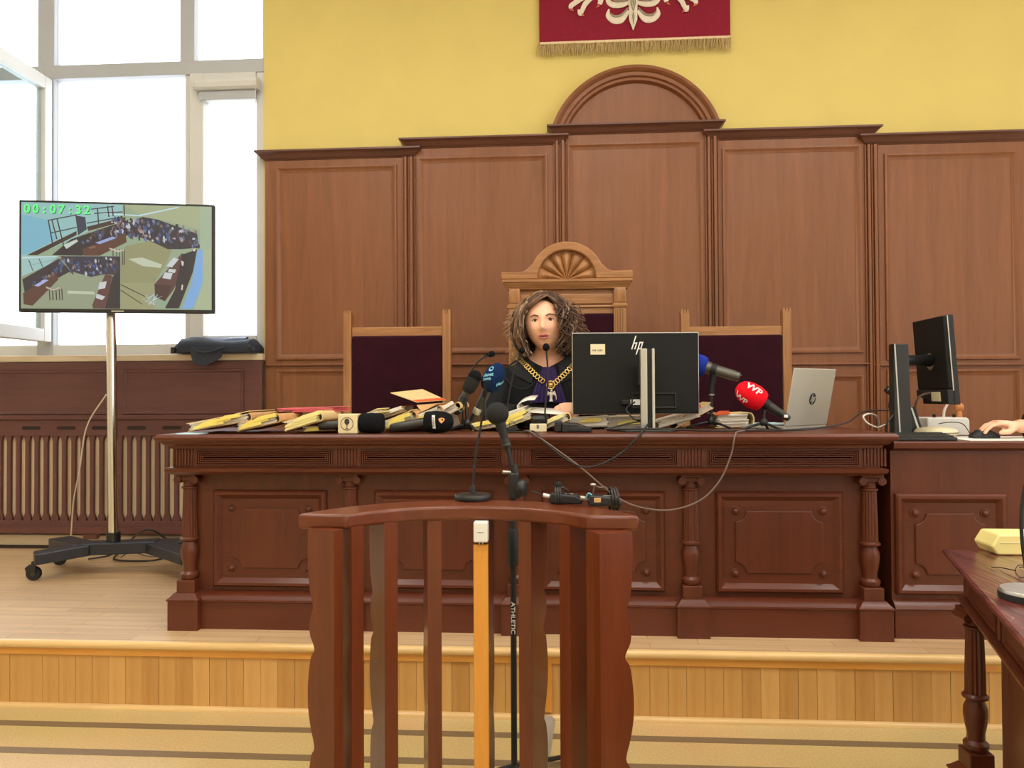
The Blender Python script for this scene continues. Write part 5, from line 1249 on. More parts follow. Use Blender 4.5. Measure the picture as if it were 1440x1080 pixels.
MB().box(p0 + (p1_ - p0) * 0.82, p1_, 3.198, 3.235, BTOP + 0.008, ptz).build('stand_edge', 'laptop_silver', mo, 0, 0.002)
MB().box(pxm - 0.035, pxm + 0.035, 3.23, 3.31, sz0 + SHt * 0.35, sz0 + SHt * 0.6).build('tilt_bracket', 'matt_black', mo, 0, 0.005)
MB().prism([(PX(853, 605, 3.2), 3.20), (PX(880, 607, 3.09), 3.085), (PX(945, 607, 3.09), 3.085), (PX(957, 604, 3.2), 3.20), (PX(940, 604, 3.3), 3.30), (PX(870, 604, 3.3), 3.30)], 'z', BTOP, BTOP + 0.008).build('base_plate', 'gunmetal', mo, 0, 0.002)
# ---------------------------------------------------------------- laptop, lid towards the hall
la = V((PX(1103, 600, 3.27), 3.27, BTOP + 0.014)); al = math.radians(43); tau = math.radians(11)
lu = V((math.cos(al), math.sin(al), 0)); ln = V((math.sin(al), -math.cos(al), 0))
lw = (V((0, 0, 1)) * math.cos(tau) + ln * math.sin(tau)).normalized()
LWd, LHt = 0.335, 0.247
LM_ = basis(la, lu, -(lu.cross(lw)).normalized() * -1 if False else lw.cross(lu), lw)
lp = thing('laptop', 'open silver laptop with its lid turned to the hall', 'laptop', la + lu * LWd / 2)
MB(LM_).box(0, LWd, -0.004, 0.003, 0, LHt).build('lid', 'laptop_silver', lp, 0, 0.003)
MB(LM_).box(0.006, LWd - 0.006, 0.003, 0.0045, 0.01, LHt - 0.008).build('screen', 'lens_dark', lp, 0)
side = 1
lf = -ln
BM_ = basis(V((la.x, la.y, BTOP)), lu, lf, (0, 0, 1))
MB(BM_).box(0, LWd, 0, 0.235, 0.001, 0.016).build('keyboard_deck', 'laptop_silver', lp, 0, 0.003)
MB(BM_).box(0.02, LWd - 0.02, 0.02, 0.12, 0.016, 0.0175).build('keys', 'matt_black', lp, 0)
lcx, lcz, lr = LWd * 0.53, LHt * 0.47, 0.0255
MB(LM_).prism([(lcx + lr * math.cos(2 * PI * k / 32), lcz + lr * math.sin(2 * PI * k / 32)) for k in range(32)], 'y', -0.0052, -0.0035).build('round_logo', 'matt_black', lp, 0)
b = MB(LM_)
def lbar(x, z0, z1, w_=0.0045): b.prism([(lcx + x + z0 * 0.35, lcz + z0), (lcx + x + w_ + z0 * 0.35, lcz + z0), (lcx + x + w_ + z1 * 0.35, lcz + z1), (lcx + x + z1 * 0.35, lcz + z1)], 'y', -0.006, -0.005)
lbar(-0.013, -0.011, 0.022); lbar(-0.004, -0.011, 0.008); lbar(0.003, -0.022, 0.010); lbar(0.012, -0.009, 0.010); lbar(-0.010, 0.006, 0.0095, 0.008); lbar(0.006, -0.011, -0.007, 0.008); lbar(0.006, 0.0065, 0.010, 0.008)
b.build('logo_letters', 'laptop_silver', lp, 0)
# ---------------------------------------------------------------- small devices on the bench front
q = on(757, 3.13)
bx_ = thing('adapter_box', 'small cream adapter box with a black plug on top', 'adapter', q)
MB().box(q.x - 0.034, q.x + 0.034, q.y - 0.02, q.y + 0.03, BTOP + 0.001, BTOP + 0.034).build('box', 'cream_plastic', bx_, 0, 0.003)
MB().box(q.x - 0.006, q.x + 0.004, q.y - 0.0212, q.y - 0.0195, BTOP + 0.016, BTOP + 0.03).build('print_mark', 'print_grey', bx_, 0)
MB().lathe([(0.012, -0.03), (0.017, -0.024), (0.018, 0.02), (0.012, 0.028)], (q.x + 0.0, q.y, BTOP + 0.051), (1, 0, 0.05), 14).build('plug', 'black_plastic', bx_, 40)
MB().cyl((q.x + 0.03, q.y, BTOP + 0.034), (q.x + 0.034, q.y, BTOP + 0.075), 0.006).build('cord_end', 'black_plastic', bx_, 60)
q = on(807, 3.1)
rc = thing('recorder', 'flat black recorder lying on the bench edge', 'recorder', q)
MB().box(PX(780, 600, 3.1), PX(791, 600, 3.1), 3.08, 3.16, BTOP + 0.001, BTOP + 0.046).build('stand', 'black_plastic', rc, 0, 0.006)
MB().prism([(PX(790, 600, 3.1), BTOP + 0.001), (PX(830, 600, 3.1), BTOP + 0.001), (PX(832, 600, 3.1), BTOP + 0.014), (PX(812, 600, 3.1), BTOP + 0.034), (PX(790, 600, 3.1), BTOP + 0.038)], 'y', 3.07, 3.2).build('body', 'black_plastic', rc, 0, 0.005)
MB().prism([(PX(800, 600, 3.1), 3.068), (PX(831, 600, 3.1), 3.064), (PX(833, 600, 3.1), 3.09), (PX(800, 600, 3.1), 3.09)], 'z', BTOP + 0.001, BTOP + 0.022).build('front_lip', 'matt_black', rc, 0, 0.005)
q = on(722, 3.1)
bc = thing('binder_clip', 'dark binder clip with wire handles on the pale yellow file', 'clip', q)
MB(Matrix.Translation((q.x, q.y - 0.02, BTOP + 0.004)) @ Matrix.Rotation(-0.25, 4, 'Y')).prism([(-0.025, 0), (0.025, 0), (0.018, 0.02), (-0.018, 0.02)], 'y', -0.012, 0.012).build('jaw', 'black_plastic', bc, 0, 0.002)
MB().tube(bez([(q.x - 0.012, q.y - 0.03, BTOP + 0.018), (q.x - 0.014, q.y - 0.035, BTOP + 0.04), (q.x + 0.004, q.y - 0.035, BTOP + 0.046), (q.x + 0.014, q.y - 0.03, BTOP + 0.022)], 16), 0.0013, 6).build('wire_handle', 'gunmetal', bc)
# ---------------------------------------------------------------- cables over the bench
Yk = 2.936
def cable(nm, pts, r, mat, label, n=60):
    return tag(MB().tube(bez(pts, n), r, 7).build(nm, mat, None, 60), label, 'cable')
zt_ = BTOP + 0.006
cable('hanging_cable', [on(912, 3.19, BTOP + 0.03), on(904, 3.06, zt_), (PX(900, 609, Yk), Yk, ZZ(900, 611, Yk)), P(880, 632, Yk), P(852, 650, Yk), P(822, 657, Yk), P(795, 645, Yk), P(768, 624, Yk), (PX(752, 612, Yk), Yk, BTOP + 0.008), on(744, 3.02, zt_), on(736, 3.1, zt_)], 0.0042, 'cable_black', 'black cable sagging in a short loop over the bench edge', 70)
cable('hanging_cable', [on(1062, 3.2, zt_), on(1042, 3.04, zt_), (PX(1034, 606, Yk), Yk, ZZ(1034, 611, Yk)), P(1028, 640, Yk), P(1012, 676, Yk), P(984, 704, Yk), P(940, 717.5, Yk), P(892, 711, Yk), P(858, 692, Yk), P(815, 656, Yk), P(774, 626, Yk), (PX(746, 606, Yk), Yk, BTOP + 0.01), on(738, 3.04, zt_)], 0.0034, 'cable_taupe', 'thin grey cable hanging in a long deep loop over the bench front', 90)
cable('desk_cable', [on(925, 3.15, zt_ + 0.004), on(990, 3.1, zt_), on(1060, 3.09, zt_), on(1115, 3.12, zt_), on(1150, 3.3, zt_), on(1190, 3.5, BTOP + 0.02), P(1215, 579, 3.58), P(1250, 577, 3.56)], 0.0038, 'cable_black', 'black cable running across the bench towards the side screen', 70)
cable('power_lead', [on(893, 3.27, sz0 + 0.05), on(881, 3.24, sz0 + 0.02), on(892, 3.2, sz0 - 0.02), on(903, 3.23, sz0 - 0.028), on(880, 3.16, BTOP + 0.03), on(858, 3.13, BTOP + 0.012), on(880, 3.12, BTOP + 0.012), on(925, 3.12, BTOP + 0.012)], 0.0036, 'cable_black', 'black lead looping from the screen back to its foot', 60)
cable('desk_cable', [on(700, 3.18, zt_), on(712, 3.04, zt_), on(742, 3.0, zt_), on(752, 3.02, zt_), on(742, 3.08, zt_)], 0.003, 'cable_black', 'thin black wire curled at the foot of the adapter box', 40)

# ================================================================ clerk's side
CZ = CT
def onC(x, Y, z=None): return V((PX(x, 610, Y), Y, CZ if z is None else z))
Yq = 3.16
post = onC(1268, Yq)
mm = thing('computer_monitor', 'black computer monitor turned sideways on an upright black post', 'monitor', post)
xp0, xp1 = PX(1257, 560, Yq), PX(1281, 560, Yq)
pz1 = ZZ(1268, 483, Yq)
lean = 0.0
MB().prism([(xp0, CZ + 0.008), (xp1 + 0.004, CZ + 0.008), (xp1 - 0.006, pz1 - 0.002), (xp0 + 0.002, pz1)], 'y', Yq, Yq + 0.05).build('stand_post', 'black_plastic', mm, 0, 0.004)
MB().prism([(xp0 + 0.020, CZ + 0.008), (xp0 + 0.026, CZ + 0.008), (xp0 + 0.008, pz1 - 0.001), (xp0 + 0.003, pz1 - 0.001)], 'y', Yq - 0.0015, Yq).build('silver_edge', 'silver', mm, 0)
MB().box(xp0 - 0.02, xp1 + 0.14, Yq - 0.06, Yq + 0.2, CZ, CZ + 0.008).build('base_plate', 'gunmetal', mm, 0, 0.003)
near = P(1336, 505, 3.12); far = V((P(1292, 505, 3.40).x, 3.40, near.z))
mu = (far - near); mu.z = 0; ML = mu.length; mu.normalize(); mn = V((mu.y, -mu.x, 0))
if mn.x < 0: mn = -mn
zb0, zb1 = ZZ(1340, 569, 3.12), ZZ(1333, 443, 3.12)
tilt_ = math.radians(4)
upv = (V((0, 0, 1)) * math.cos(tilt_) - mn * math.sin(tilt_))
MM = basis(V((near.x + 0.012, near.y, zb0)), mu, mn, upv)     # x into depth, y towards the clerk, z up
MH = (zb1 - zb0)
MB(MM).box(0, ML, -0.014, 0.012, 0.06, MH).build('back_shell', 'monitor_back', mm, 0, 0.006)
MB(MM).prism([(0, 0), (ML, 0.03), (ML, 0.06), (0, 0.06)], 'y', -0.02, 0.012).build('lower_housing', 'matt_black', mm, 0, 0.004)
MB(MM).box(-0.002, ML + 0.002, 0.004, 0.026, 0.0, MH + 0.003).build('bezel', 'matt_black', mm, 0, 0.003)
MB(MM).box(-0.003, 0.0, 0.001, 0.005, 0.055, MH).build('silver_edge', 'silver', mm, 0)
MB(MM).box(0.06, 0.14, -0.022, -0.019, 0.012, 0.05).build('sticker', 'cream_plastic', mm, 0, 0.002)
az = ZZ(1290, 507, 3.25)
ax_ = (MM @ V((ML * 0.45, -0.015, MH * 0.5)))
MB().tube([(xp1 - 0.01, Yq + 0.03, az), ((xp1 + ax_.x) / 2, Yq + 0.06, az), (ax_.x - 0.005, 3.25, az)], [0.021, 0.021, 0.026], 12).build('arm', 'black_plastic', mm, 60)
MB().lathe([(0.045, 0.0), (0.04, 0.008), (0.024, 0.016)], (ax_.x + 0.012, 3.26, az), (-1, -0.05, 0), 20).build('mount_plate', 'silver', mm, 50)
# keyboard
kb = thing('keyboard', 'flat black keyboard at the edge of the clerk desk', 'keyboard', onC(1300, 3.10))
x0, x1 = PX(1252, 615, 3.06), PX(1346, 615, 3.06)
MB().prism([(3.055, CZ + 0.001), (3.19, CZ + 0.001), (3.19, CZ + 0.026), (3.055, CZ + 0.014)], 'x', x0, x1).build('case', 'black_plastic', kb, 0, 0.003)
for r_ in range(4):
    for k in range(14):
        yy = 3.066 + r_ * 0.029; xx = x0 + 0.01 + k * (x1 - x0 - 0.02) / 14
        MB(Matrix.Translation((xx, yy, CZ + 0.0155 + r_ * 0.0026))).box(0, 0.0165, 0, 0.022, 0, 0.006).build('key', 'gunmetal', kb, 0)
# round pale dish, white box, phone, stamp, cables
q = onC(1316, 3.30)
sp = thing('conference_speaker', 'round beige conference speaker beside the keyboard', 'speaker', q)
rw = (PX(1343, 605, 3.3) - PX(1285, 605, 3.3)) / 2
MB().lathe([(rw * 0.6, 0.0), (rw * 0.85, 0.006), (rw, 0.018), (rw * 0.99, 0.027), (rw * 0.88, 0.037), (rw * 0.5, 0.044), (0.001, 0.045)], q, (0, 0, 1), 32).build('body', 'cream_plastic', sp, 50)
MB().torus(q + V((0, 0, 0.022)), rw * 0.995, 0.0022, (0, 0, 1), 36, 6).build('seam', 'print_grey', sp, 60)
q = onC(1328, 3.46)
wb_ = thing('white_box', 'white plastic box with two black knobs behind the round speaker', 'box', q)
x0, x1 = PX(1299, 600, 3.46), PX(1359, 600, 3.46); zh = ZZ(1330, 587, 3.46)
MB().prism([(x0 + 0.004, CZ), (x1, CZ), (x1, zh - 0.01), (x1 - 0.01, zh), (x0, zh)], 'y', 3.43, 3.56).build('case', 'white_plastic', wb_, 0, 0.006)
for x in (1314, 1342): MB().cyl((PX(x, 590, 3.47), 3.47, zh), (PX(x, 590, 3.47), 3.47, zh + 0.014), 0.0075).build('knob', 'black_plastic', wb_, 60)
MB().tube(bez([(PX(1327, 580, 3.5), 3.5, zh), P(1328, 577, 3.5), P(1332, 569, 3.5), P(1337, 560, 3.5)], 14), 0.0055, 8).build('cable_tail', 'cable_white', wb_)
st_ = thing('wooden_stamp', 'small wooden stamp handle behind the sideways monitor', 'stamp', onC(1349, 3.5, zh - 0.02))
sc_ = P(1349, 573, 3.5)
MB().ball(sc_, (0.019, 0.015, 0.021), 16, 12).build('knob', 'stamp_wood', st_, 60)
MB().lathe([(0.014, 0), (0.012, 0.02), (0.006, 0.04)], (sc_.x - 0.002, sc_.y, zh), (0.05, 0, 1), 14).build('shaft', 'stamp_wood', st_, 50)
q = onC(1252, 3.36)
ph = thing('desk_telephone', 'black desk telephone handset standing behind the screen post', 'telephone', q)
MB().prism([(PX(1262, 600, 3.36), CZ), (PX(1296, 600, 3.36), CZ), (PX(1284, 600, 3.36), ZZ(1284, 572, 3.36)), (PX(1278, 600, 3.36), ZZ(1284, 572, 3.36))], 'y', 3.33, 3.46).build('cradle', 'black_plastic', ph, 0, 0.004)
MB().prism([(PX(1281, 600, 3.329), ZZ(1281, 573, 3.329)), (PX(1283, 600, 3.329), ZZ(1283, 573, 3.329)), (PX(1296.5, 600, 3.329), CZ + 0.004), (PX(1293, 600, 3.329), CZ + 0.004)], 'y', 3.327, 3.331).build('white_trim', 'white_plastic', ph, 0)
MB().tube(bez([P(1248, 552, 3.3), P(1252, 549, 3.3), P(1258, 556, 3.3), P(1256, 572, 3.3), P(1262, 577, 3.3)], 18), [0.014, 0.02, 0.02, 0.018, 0.017, 0.016, 0.018, 0.021, 0.02, 0.018] + [0.016] * 30 if False else 0.019, 12).build('handset', 'lens_dark', ph, 60)
cable('white_lead', [onC(1258, 3.3, CZ + 0.05), P(1246, 597, 3.25), P(1234, 601, 3.22), P(1220, 595, 3.2), P(1214, 586, 3.2), P(1222, 582, 3.22), P(1232, 585, 3.26), P(1236, 594, 3.3), on(1236, 3.32, BTOP + 0.006)], 0.0038, 'cable_white', 'white lead curled in a loop at the bench corner', 60)
cable('black_lead', [onC(1246, 3.16, CZ + 0.02), P(1246, 600, 3.15), P(1252, 588, 3.15), P(1264, 578, 3.2), P(1270, 577, 3.24)], 0.0038, 'cable_black', 'black lead arching up beside the screen post', 40)
cable('screen_lead', [P(1312, 552, 3.26), P(1300, 554, 3.26), P(1291, 560, 3.27), P(1287, 572, 3.3)], 0.0045, 'cable_taupe', 'grey lead plugged into the back of the sideways monitor', 24)
pp = MB().box(PX(1356, 615, 3.1), 1.95, 3.06, 3.34, CZ + 0.0005, CZ + 0.003).build('paper_sheet', 'paper_white', None, 0)
tag(pp, 'white paper sheet under the computer mouse', 'paper')
ms = onC(1384, 3.20, CZ + 0.003)
mo_ = thing('computer_mouse', 'black computer mouse under the clerk’s hand'.replace('’', "'"), 'mouse', ms)
Rg = []
for k in range(11):
    t = k / 10; x = ms.x - 0.052 + 0.104 * t; w_ = 0.031 * math.sin(PI * (0.12 + 0.76 * t)) ** 0.5; h = 0.036 * math.sin(PI * (0.14 + 0.74 * t)) ** 0.8
    Rg.append([(x, ms.y + w_ * math.cos(PI * j / 8), ms.z + h * math.sin(PI * j / 8) ** 0.8 + 0.001) for j in range(9)])
MB().rings(Rg).build('shell', 'matt_black', mo_, 60)
MB().cyl((ms.x - 0.03, ms.y - 0.004, ms.z + 0.028), (ms.x - 0.03, ms.y + 0.004, ms.z + 0.028), 0.007).build('wheel', 'gunmetal', mo_, 60)
MB().tube(bez([ms + V((-0.05, 0, 0.01)), P(1356, 598, 3.25), P(1346, 594, 3.28), P(1332, 594, 3.3), P(1320, 596, 3.33)], 24), 0.0018, 6).build('lead', 'cable_black', mo_)

# ================================================================ things on and around the witness stand
cb = PZ(665, 703, RZ)
gp = [(cb.x, cb.y, RZ + 0.02), P(664.5, 690, cb.y), P(669, 640, cb.y), P(676, 600, cb.y), P(683, 545, cb.y - 0.02)]
def disc_foot(g, p):
    MB().lathe([(0.050, 0), (0.052, 0.003), (0.052, 0.012), (0.049, 0.0165), (0.02, 0.018), (0.001, 0.0185)], (p.x, p.y, RZ), (0, 0, 1), 36).build('base', 'black_plastic', g, 50)
    MB().lathe([(0.0075, 0.016), (0.0075, 0.036), (0.005, 0.042)], (p.x, p.y, RZ), (0, 0, 1), 16).build('collar', 'matt_black', g, 50)
goose(gp, 'tall gooseneck microphone on a round base on the curved rail', head_dir=(0.1, 0.5, 0.8), r=0.0032, hr=0.006, foot=disc_foot, rim=False)
# floor microphone stand
Yn = 2.31
zn = lambda x, y: P(x, y, Yn)
ms_ = thing('microphone_stand', 'black floor microphone stand behind the curved rail with a foam ball', 'microphone stand', (zn(722, 900).x, Yn, 0))
xs = zn(722, 850).x
MB().cyl((xs, Yn, 0.06), (xs, Yn, ZZ(722, 700, Yn)), 0.0092, seg=18).build('lower_tube', 'matt_black', ms_, 60)
for k in range(3):
    a = math.radians(60 + 120 * k)
    MB().tube([(xs, Yn, 0.10), (xs + 0.2 * math.cos(a), Yn + 0.2 * math.sin(a), 0.04), (xs + 0.30 * math.cos(a), Yn + 0.30 * math.sin(a), 0.01)], 0.008, 8).build('leg', 'matt_black', ms_, 60)
MB().lathe([(0.014, 0), (0.016, 0.01), (0.016, 0.1), (0.012, 0.11)], (xs, Yn, ZZ(722, 795, Yn)), (0, 0, 1), 18).build('clutch', 'matt_black', ms_, 50)
b = MB(); vs, fs = text_mesh('ATHLETIC', 0.021, 0, 0.0005, True)
tzc = ZZ(722, 868, Yn)
b.add([V((xs + 0.0098 * math.sin(p.y * 0.85 / 0.0098 - 0.12), Yn - 0.0098 * math.cos(p.y * 0.85 / 0.0098 - 0.12) - 0.0004, tzc - p.x)) for p in vs], fs); b.build('lettering', 'print_white', ms_, 0)
# tilt joint and boom
jc = zn(723, 680)
MB().box(jc.x - 0.016, jc.x + 0.016, Yn - 0.016, Yn + 0.016, ZZ(722, 701, Yn), ZZ(722, 664, Yn)).build('tilt_joint', 'black_plastic', ms_, 0, 0.006)
kn = zn(735, 686)
MB().lathe([(0.024, 0), (0.027, 0.003), (0.027, 0.016), (0.022, 0.022), (0.008, 0.024)], (jc.x + 0.014, Yn - 0.004, kn.z), (1, -0.25, 0), 24).build('tilt_knob', 'black_plastic', ms_, 50)
MB().lathe([(0.013, -0.012), (0.013, 0.014)], (jc.x, Yn, ZZ(722, 660, Yn)), (-0.15, 0, 1), 20).build('boom_clamp', 'black_plastic', ms_, 50)
MB().cyl((jc.x - 0.01, Yn - 0.005, ZZ(722, 664, Yn)), (jc.x - 0.034, Yn - 0.012, ZZ(722, 663, Yn)), 0.005).build('thumb_screw', 'silver', ms_, 60)
MB().cyl(zn(723, 668), zn(712, 622), 0.0072).build('boom', 'matt_black', ms_, 60)
fm = thing('foam_ball_microphone', 'black microphone with a round grey foam ball on the floor stand', 'microphone', zn(711, 622))
pa, pb2 = zn(713, 628), zn(700, 583); dd = (pb2 - pa).normalized()
MB().lathe([(0.012, -0.004), (0.0135, 0.0), (0.0135, 0.018), (0.011, 0.022), (0.012, 0.03), (0.017, 0.075)], pa, dd, 18).build('body', 'matt_black', fm, 50)
MB().lathe([(0.0125, 0.0), (0.0145, 0.002), (0.0145, 0.008), (0.0125, 0.01)], pa, dd, 18).build('thread_ring', 'gunmetal', fm, 50)
MB().ball(zn(699.5, 581.5), 0.0345, 28, 20).build('foam', 'foam_black', fm, 60)
# white charger and orange lath on the middle baluster
yb_ = ocy + ro - 0.118 - 0.014
xl0, xl1 = PX(666, 900, yb_), PX(687, 900, yb_)
du = thing('cable_duct', 'orange varnished cable duct fixed upright on the middle baluster', 'duct', ((xl0 + xl1) / 2, yb_, 0.06))
MB().box(xl0, xl1, yb_, yb_ + 0.013, 0.06, ZZ(676, 766, yb_)).build('duct_cover', 'orange_pine_z', du, 0, 0.002)
ch = thing('white_plug', 'square white charger plug fixed above the orange duct', 'plug', P(676, 762, yb_))
MB().box(PX(665.5, 745, yb_ - 0.02), PX(686, 745, yb_ - 0.02), yb_ - 0.02, yb_ + 0.012, ZZ(676, 761, yb_), ZZ(676, 732.5, yb_)).build('body', 'white_plastic', ch, 0, 0.004, 3)
for x in (673.5, 678): MB().box(PX(x, 760, yb_), PX(x + 1.6, 760, yb_), yb_ - 0.004, yb_ + 0.002, ZZ(676, 765.5, yb_), ZZ(676, 760, yb_)).build('pin', 'silver', ch, 0)
MB().box(PX(671.5, 746, yb_ - 0.0206), PX(679.5, 746, yb_ - 0.0206), yb_ - 0.0206, yb_ - 0.0199, ZZ(676, 747.5, yb_), ZZ(676, 746.5, yb_)).build('print_line', 'print_grey', ch, 0)
# duct on the riser and grey floor duct
xd = PX(770, 970, YR - 0.01)
dr = MB().box(xd - 0.017, xd + 0.017, YR - 0.014, YR - 0.001, 0.028, ZZ(770, 929, YR)).build('riser_duct', 'orange_pine_z', None, 0, 0.002)
tag(dr, 'orange wooden cable duct running up the plank riser', 'duct')
fa, fb = PZ(769, 1009, 0.0), PZ(758, 1075, 0.0)
fv = (fb - fa).normalized(); fb = fa + fv * 0.66; fn = V((-fv.y, fv.x, 0))
R = []
for p in (fa - V((0, 0.0, 0)), fb):
    R.append([p + fn * o + V((0, 0, h)) for o, h in ((-0.034, 0.002), (-0.022, 0.014), (0.022, 0.014), (0.034, 0.002))])
fd = MB().rings(R).build('floor_duct', 'duct_grey', None, 0, 0.002); tag(fd, 'flat grey cable duct across the floor up to the riser', 'duct')
# body-pack transmitters
def pack(px, py, yaw, tilt_, label, messy):
    c = PZ(px, py, RZ); t = thing('transmitter_pack', label, 'transmitter', c)
    M = Matrix.Translation(c + V((0, 0, 0.0))) @ Matrix.Rotation(yaw, 4, 'Z')
    MB(M).prism([(-0.043, 0.0015), (0.043, 0.0015), (0.045, 0.012), (0.028, 0.024), (-0.04, 0.031), (-0.046, 0.016)], 'y', -0.026, 0.026).build('case', 'black_plastic', t, 0, 0.005, 3)
    MB(M).box(-0.004, 0.018, -0.016, 0.002, 0.0262, 0.0275).build('display', 'print_grey', t, 0, 0.001)
    for k in range(3): MB(M).torus((-0.03 + 0.007 * k if not messy else 0.016 + 0.008 * k, 0, 0.018), 0.029, 0.0028, (1, 0.1, 0.05 * k), 24, 6, ).build('cable_wrap', 'cable_black', t, 60)
    MB(M).cyl((-0.046, 0.0, 0.018), (-0.064, 0.0, 0.022), 0.0055).build('connector', 'white_plastic' if not messy else 'silver', t, 60)
    MB(M).tube([(-0.064, 0, 0.022), (-0.098, 0.0, 0.032)], 0.0018, 6).build('antenna', 'cable_black', t)
    return t, M
t, M = pack(797, 708, -0.10, 0, 'black transmitter pack with a clip-on microphone bud on the rail', False)
MB(M).ball((-0.022, -0.004, 0.050), 0.0095, 14, 10).build('microphone_bud', 'foam_black', t, 60)
MB(M).tube(bez([(-0.022, -0.004, 0.042), (-0.008, -0.01, 0.044), (0.002, -0.008, 0.036), (0.004, 0, 0.03)], 14), 0.003, 6).build('bud_cable', 'cable_black', t)
t, M = pack(850, 711, 0.05, 0, 'black transmitter pack wrapped in tangled cable on the rail end', True)
MB(M).tube(bez([(-0.03, 0, 0.034), (-0.026, -0.004, 0.052), (-0.012, 0, 0.048), (0.004, 0, 0.048), (0.014, 0, 0.034)], 20), 0.0018, 6).build('loose_wire', 'cable_taupe', t)
MB(M).ball((-0.03, -0.004, 0.056), (0.008, 0.005, 0.004), 12, 8).build('microphone_bud', 'silver', t, 60)
MB(M).box(-0.03, -0.012, -0.0275, -0.0255, 0.012, 0.024).build('pink_label', 'card_tan', t, 0, 0.001)
MB(M).tube(bez([(-0.05, -0.004, 0.02), (-0.042, -0.012, 0.034), (-0.034, -0.014, 0.026), (-0.044, -0.012, 0.016)], 20), 0.0026, 6).build('teal_wire', 'teal_ring', t)

# ================================================================ things on the side table
def onT(px, py): return PZ(px, py, TZ)
q = onT(1397, 781)
yb2 = thing('cream_case', 'cream yellow angular plastic case on the side table', 'case', q + V((0.12, 0, 0)))
h_ = 0.062
MB(Matrix.Translation(q) @ Matrix.Rotation(-0.02, 4, 'Z')).prism([(0.012, 0.001), (0.26, 0.001), (0.26, h_), (0.018, h_), (-0.004, h_ * 0.42)], 'y', 0.0, 0.11).build('shell', 'yellow_box', yb2, 0, 0.006, 3)
MB(Matrix.Translation(q) @ Matrix.Rotation(-0.02, 4, 'Z')).box(0.02, 0.258, -0.002, 0.001, h_ * 0.60, h_ * 0.63).build('seam', 'cream_plastic', yb2, 0)
q = onT(1451, 843)
def t_foot(g, p):
    MB().lathe([(0.065, 0), (0.068, 0.003), (0.068, 0.018), (0.064, 0.024), (0.02, 0.025), (0.001, 0.0255)], (q.x, q.y, TZ), (0, 0, 1), 36).build('base', 'silver', g, 50)
    MB().lathe([(0.0685, 0.002), (0.0688, 0.016)], (q.x, q.y, TZ), (0, 0, 1), 36).build('rubber_ring', 'rubber', g, 50)
yy_ = q.y
goose([(q.x, q.y, TZ + 0.022), P(1443, 800, yy_), P(1437, 755, yy_), P(1437, 715, yy_), P(1446, 670, yy_), P(1470, 630, yy_)], 'gooseneck microphone on a silver disc base on the side table', head_dir=(0.6, 0, 0.6), r=0.0042, foot=t_foot)
q = onT(1436, 812)
gl = thing('eyeglasses', 'thin black wire eyeglasses lying on the side table', 'glasses', q)
MB().torus(q + V((0.0, 0, 0.016)), 0.016, 0.0012, (0.2, -1, 0.2), 24, 6).build('lens_rim', 'cable_black', gl, 60)
MB().torus(q + V((0.042, 0.0, 0.016)), 0.016, 0.0012, (0.2, -1, 0.2), 24, 6).build('lens_rim', 'cable_black', gl, 60)
MB().tube([q + V((0.016, 0, 0.018)), q + V((0.021, -0.002, 0.021)), q + V((0.026, 0, 0.018))], 0.0012, 6).build('bridge', 'cable_black', gl)
for x in (-0.016, 0.058): MB().tube([q + V((x, 0, 0.018)), q + V((x, 0.06, 0.012)), q + V((x, 0.11, 0.002))], 0.0014, 6).build('temple', 'cable_black', gl)
# ================================================================ people
def hand_geo(mb, M, curls, thumb=((0.75, 0.62, -0.2), (0.95, 0.25, -0.25)), s=1.0, drop=0.0):
    """wrist at the origin, fingers along +x, thumb on +y, back of the hand +z"""
    T = lambda p: M @ (V(p) * s)
    R = []
    for x, w_, h, z in ((-0.02, 0.026, 0.019, 0), (0.0, 0.027, 0.019, 0), (0.03, 0.035, 0.018, 0.0), (0.062, 0.041, 0.015, 0.0), (0.088, 0.040, 0.011, -0.001)):
        R.append([T((x, w_ * math.cos(2 * PI * k / 16), z + h * math.sin(2 * PI * k / 16))) for k in range(16)])
    mb.rings(R)
    for (y, L, r), cu in zip(((0.030, 0.072, 0.0086), (0.010, 0.080, 0.0088), (-0.011, 0.074, 0.0084), (-0.030, 0.058, 0.0074)), curls):
        p = V((0.078, y, -0.001)); ang = 0; pts = [p.copy()]; rr = [r * 1.08]
        fan = y * 2.2
        for fr, c in zip((0.45, 0.30, 0.25), cu):
            ang += math.radians(c)
            stp = L * fr * (1.1 if fr == 0.45 else 1)
            for j in range(2):
                p = p + V((math.cos(ang), fan * 0.5 * math.cos(ang), -math.sin(ang))) * (stp / 2); pts.append(p.copy()); rr.append(r * (1.0 if j else 0.96) * (1 - 0.05 * len(pts) / 3))
        e = (pts[-1] - pts[-2]).normalized(); pts.append(pts[-1] + e * r * 0.55); rr.append(r * 0.55)
        mb.tube([T(q) for q in pts], [v * s for v in rr], 10)
    p = V((0.012, 0.018, -0.004)); pts = [p.copy()]; rr = [0.0135]
    for d, L, r in ((thumb[0], 0.042, 0.0125), (thumb[0], 0.016, 0.0115), (thumb[1], 0.02, 0.0105), (thumb[1], 0.016, 0.0092)):
        p = p + V(d).normalized() * L; pts.append(p.copy()); rr.append(r)
    pts.append(p + V(thumb[1]).normalized() * 0.005); rr.append(0.005)
    mb.tube([T(q) for q in pts], [v * s for v in rr], 10)
def g2(x, z, cx, cz, sx, sz): return math.exp(-((x - cx) / sx) ** 2 - ((z - cz) / sz) ** 2)
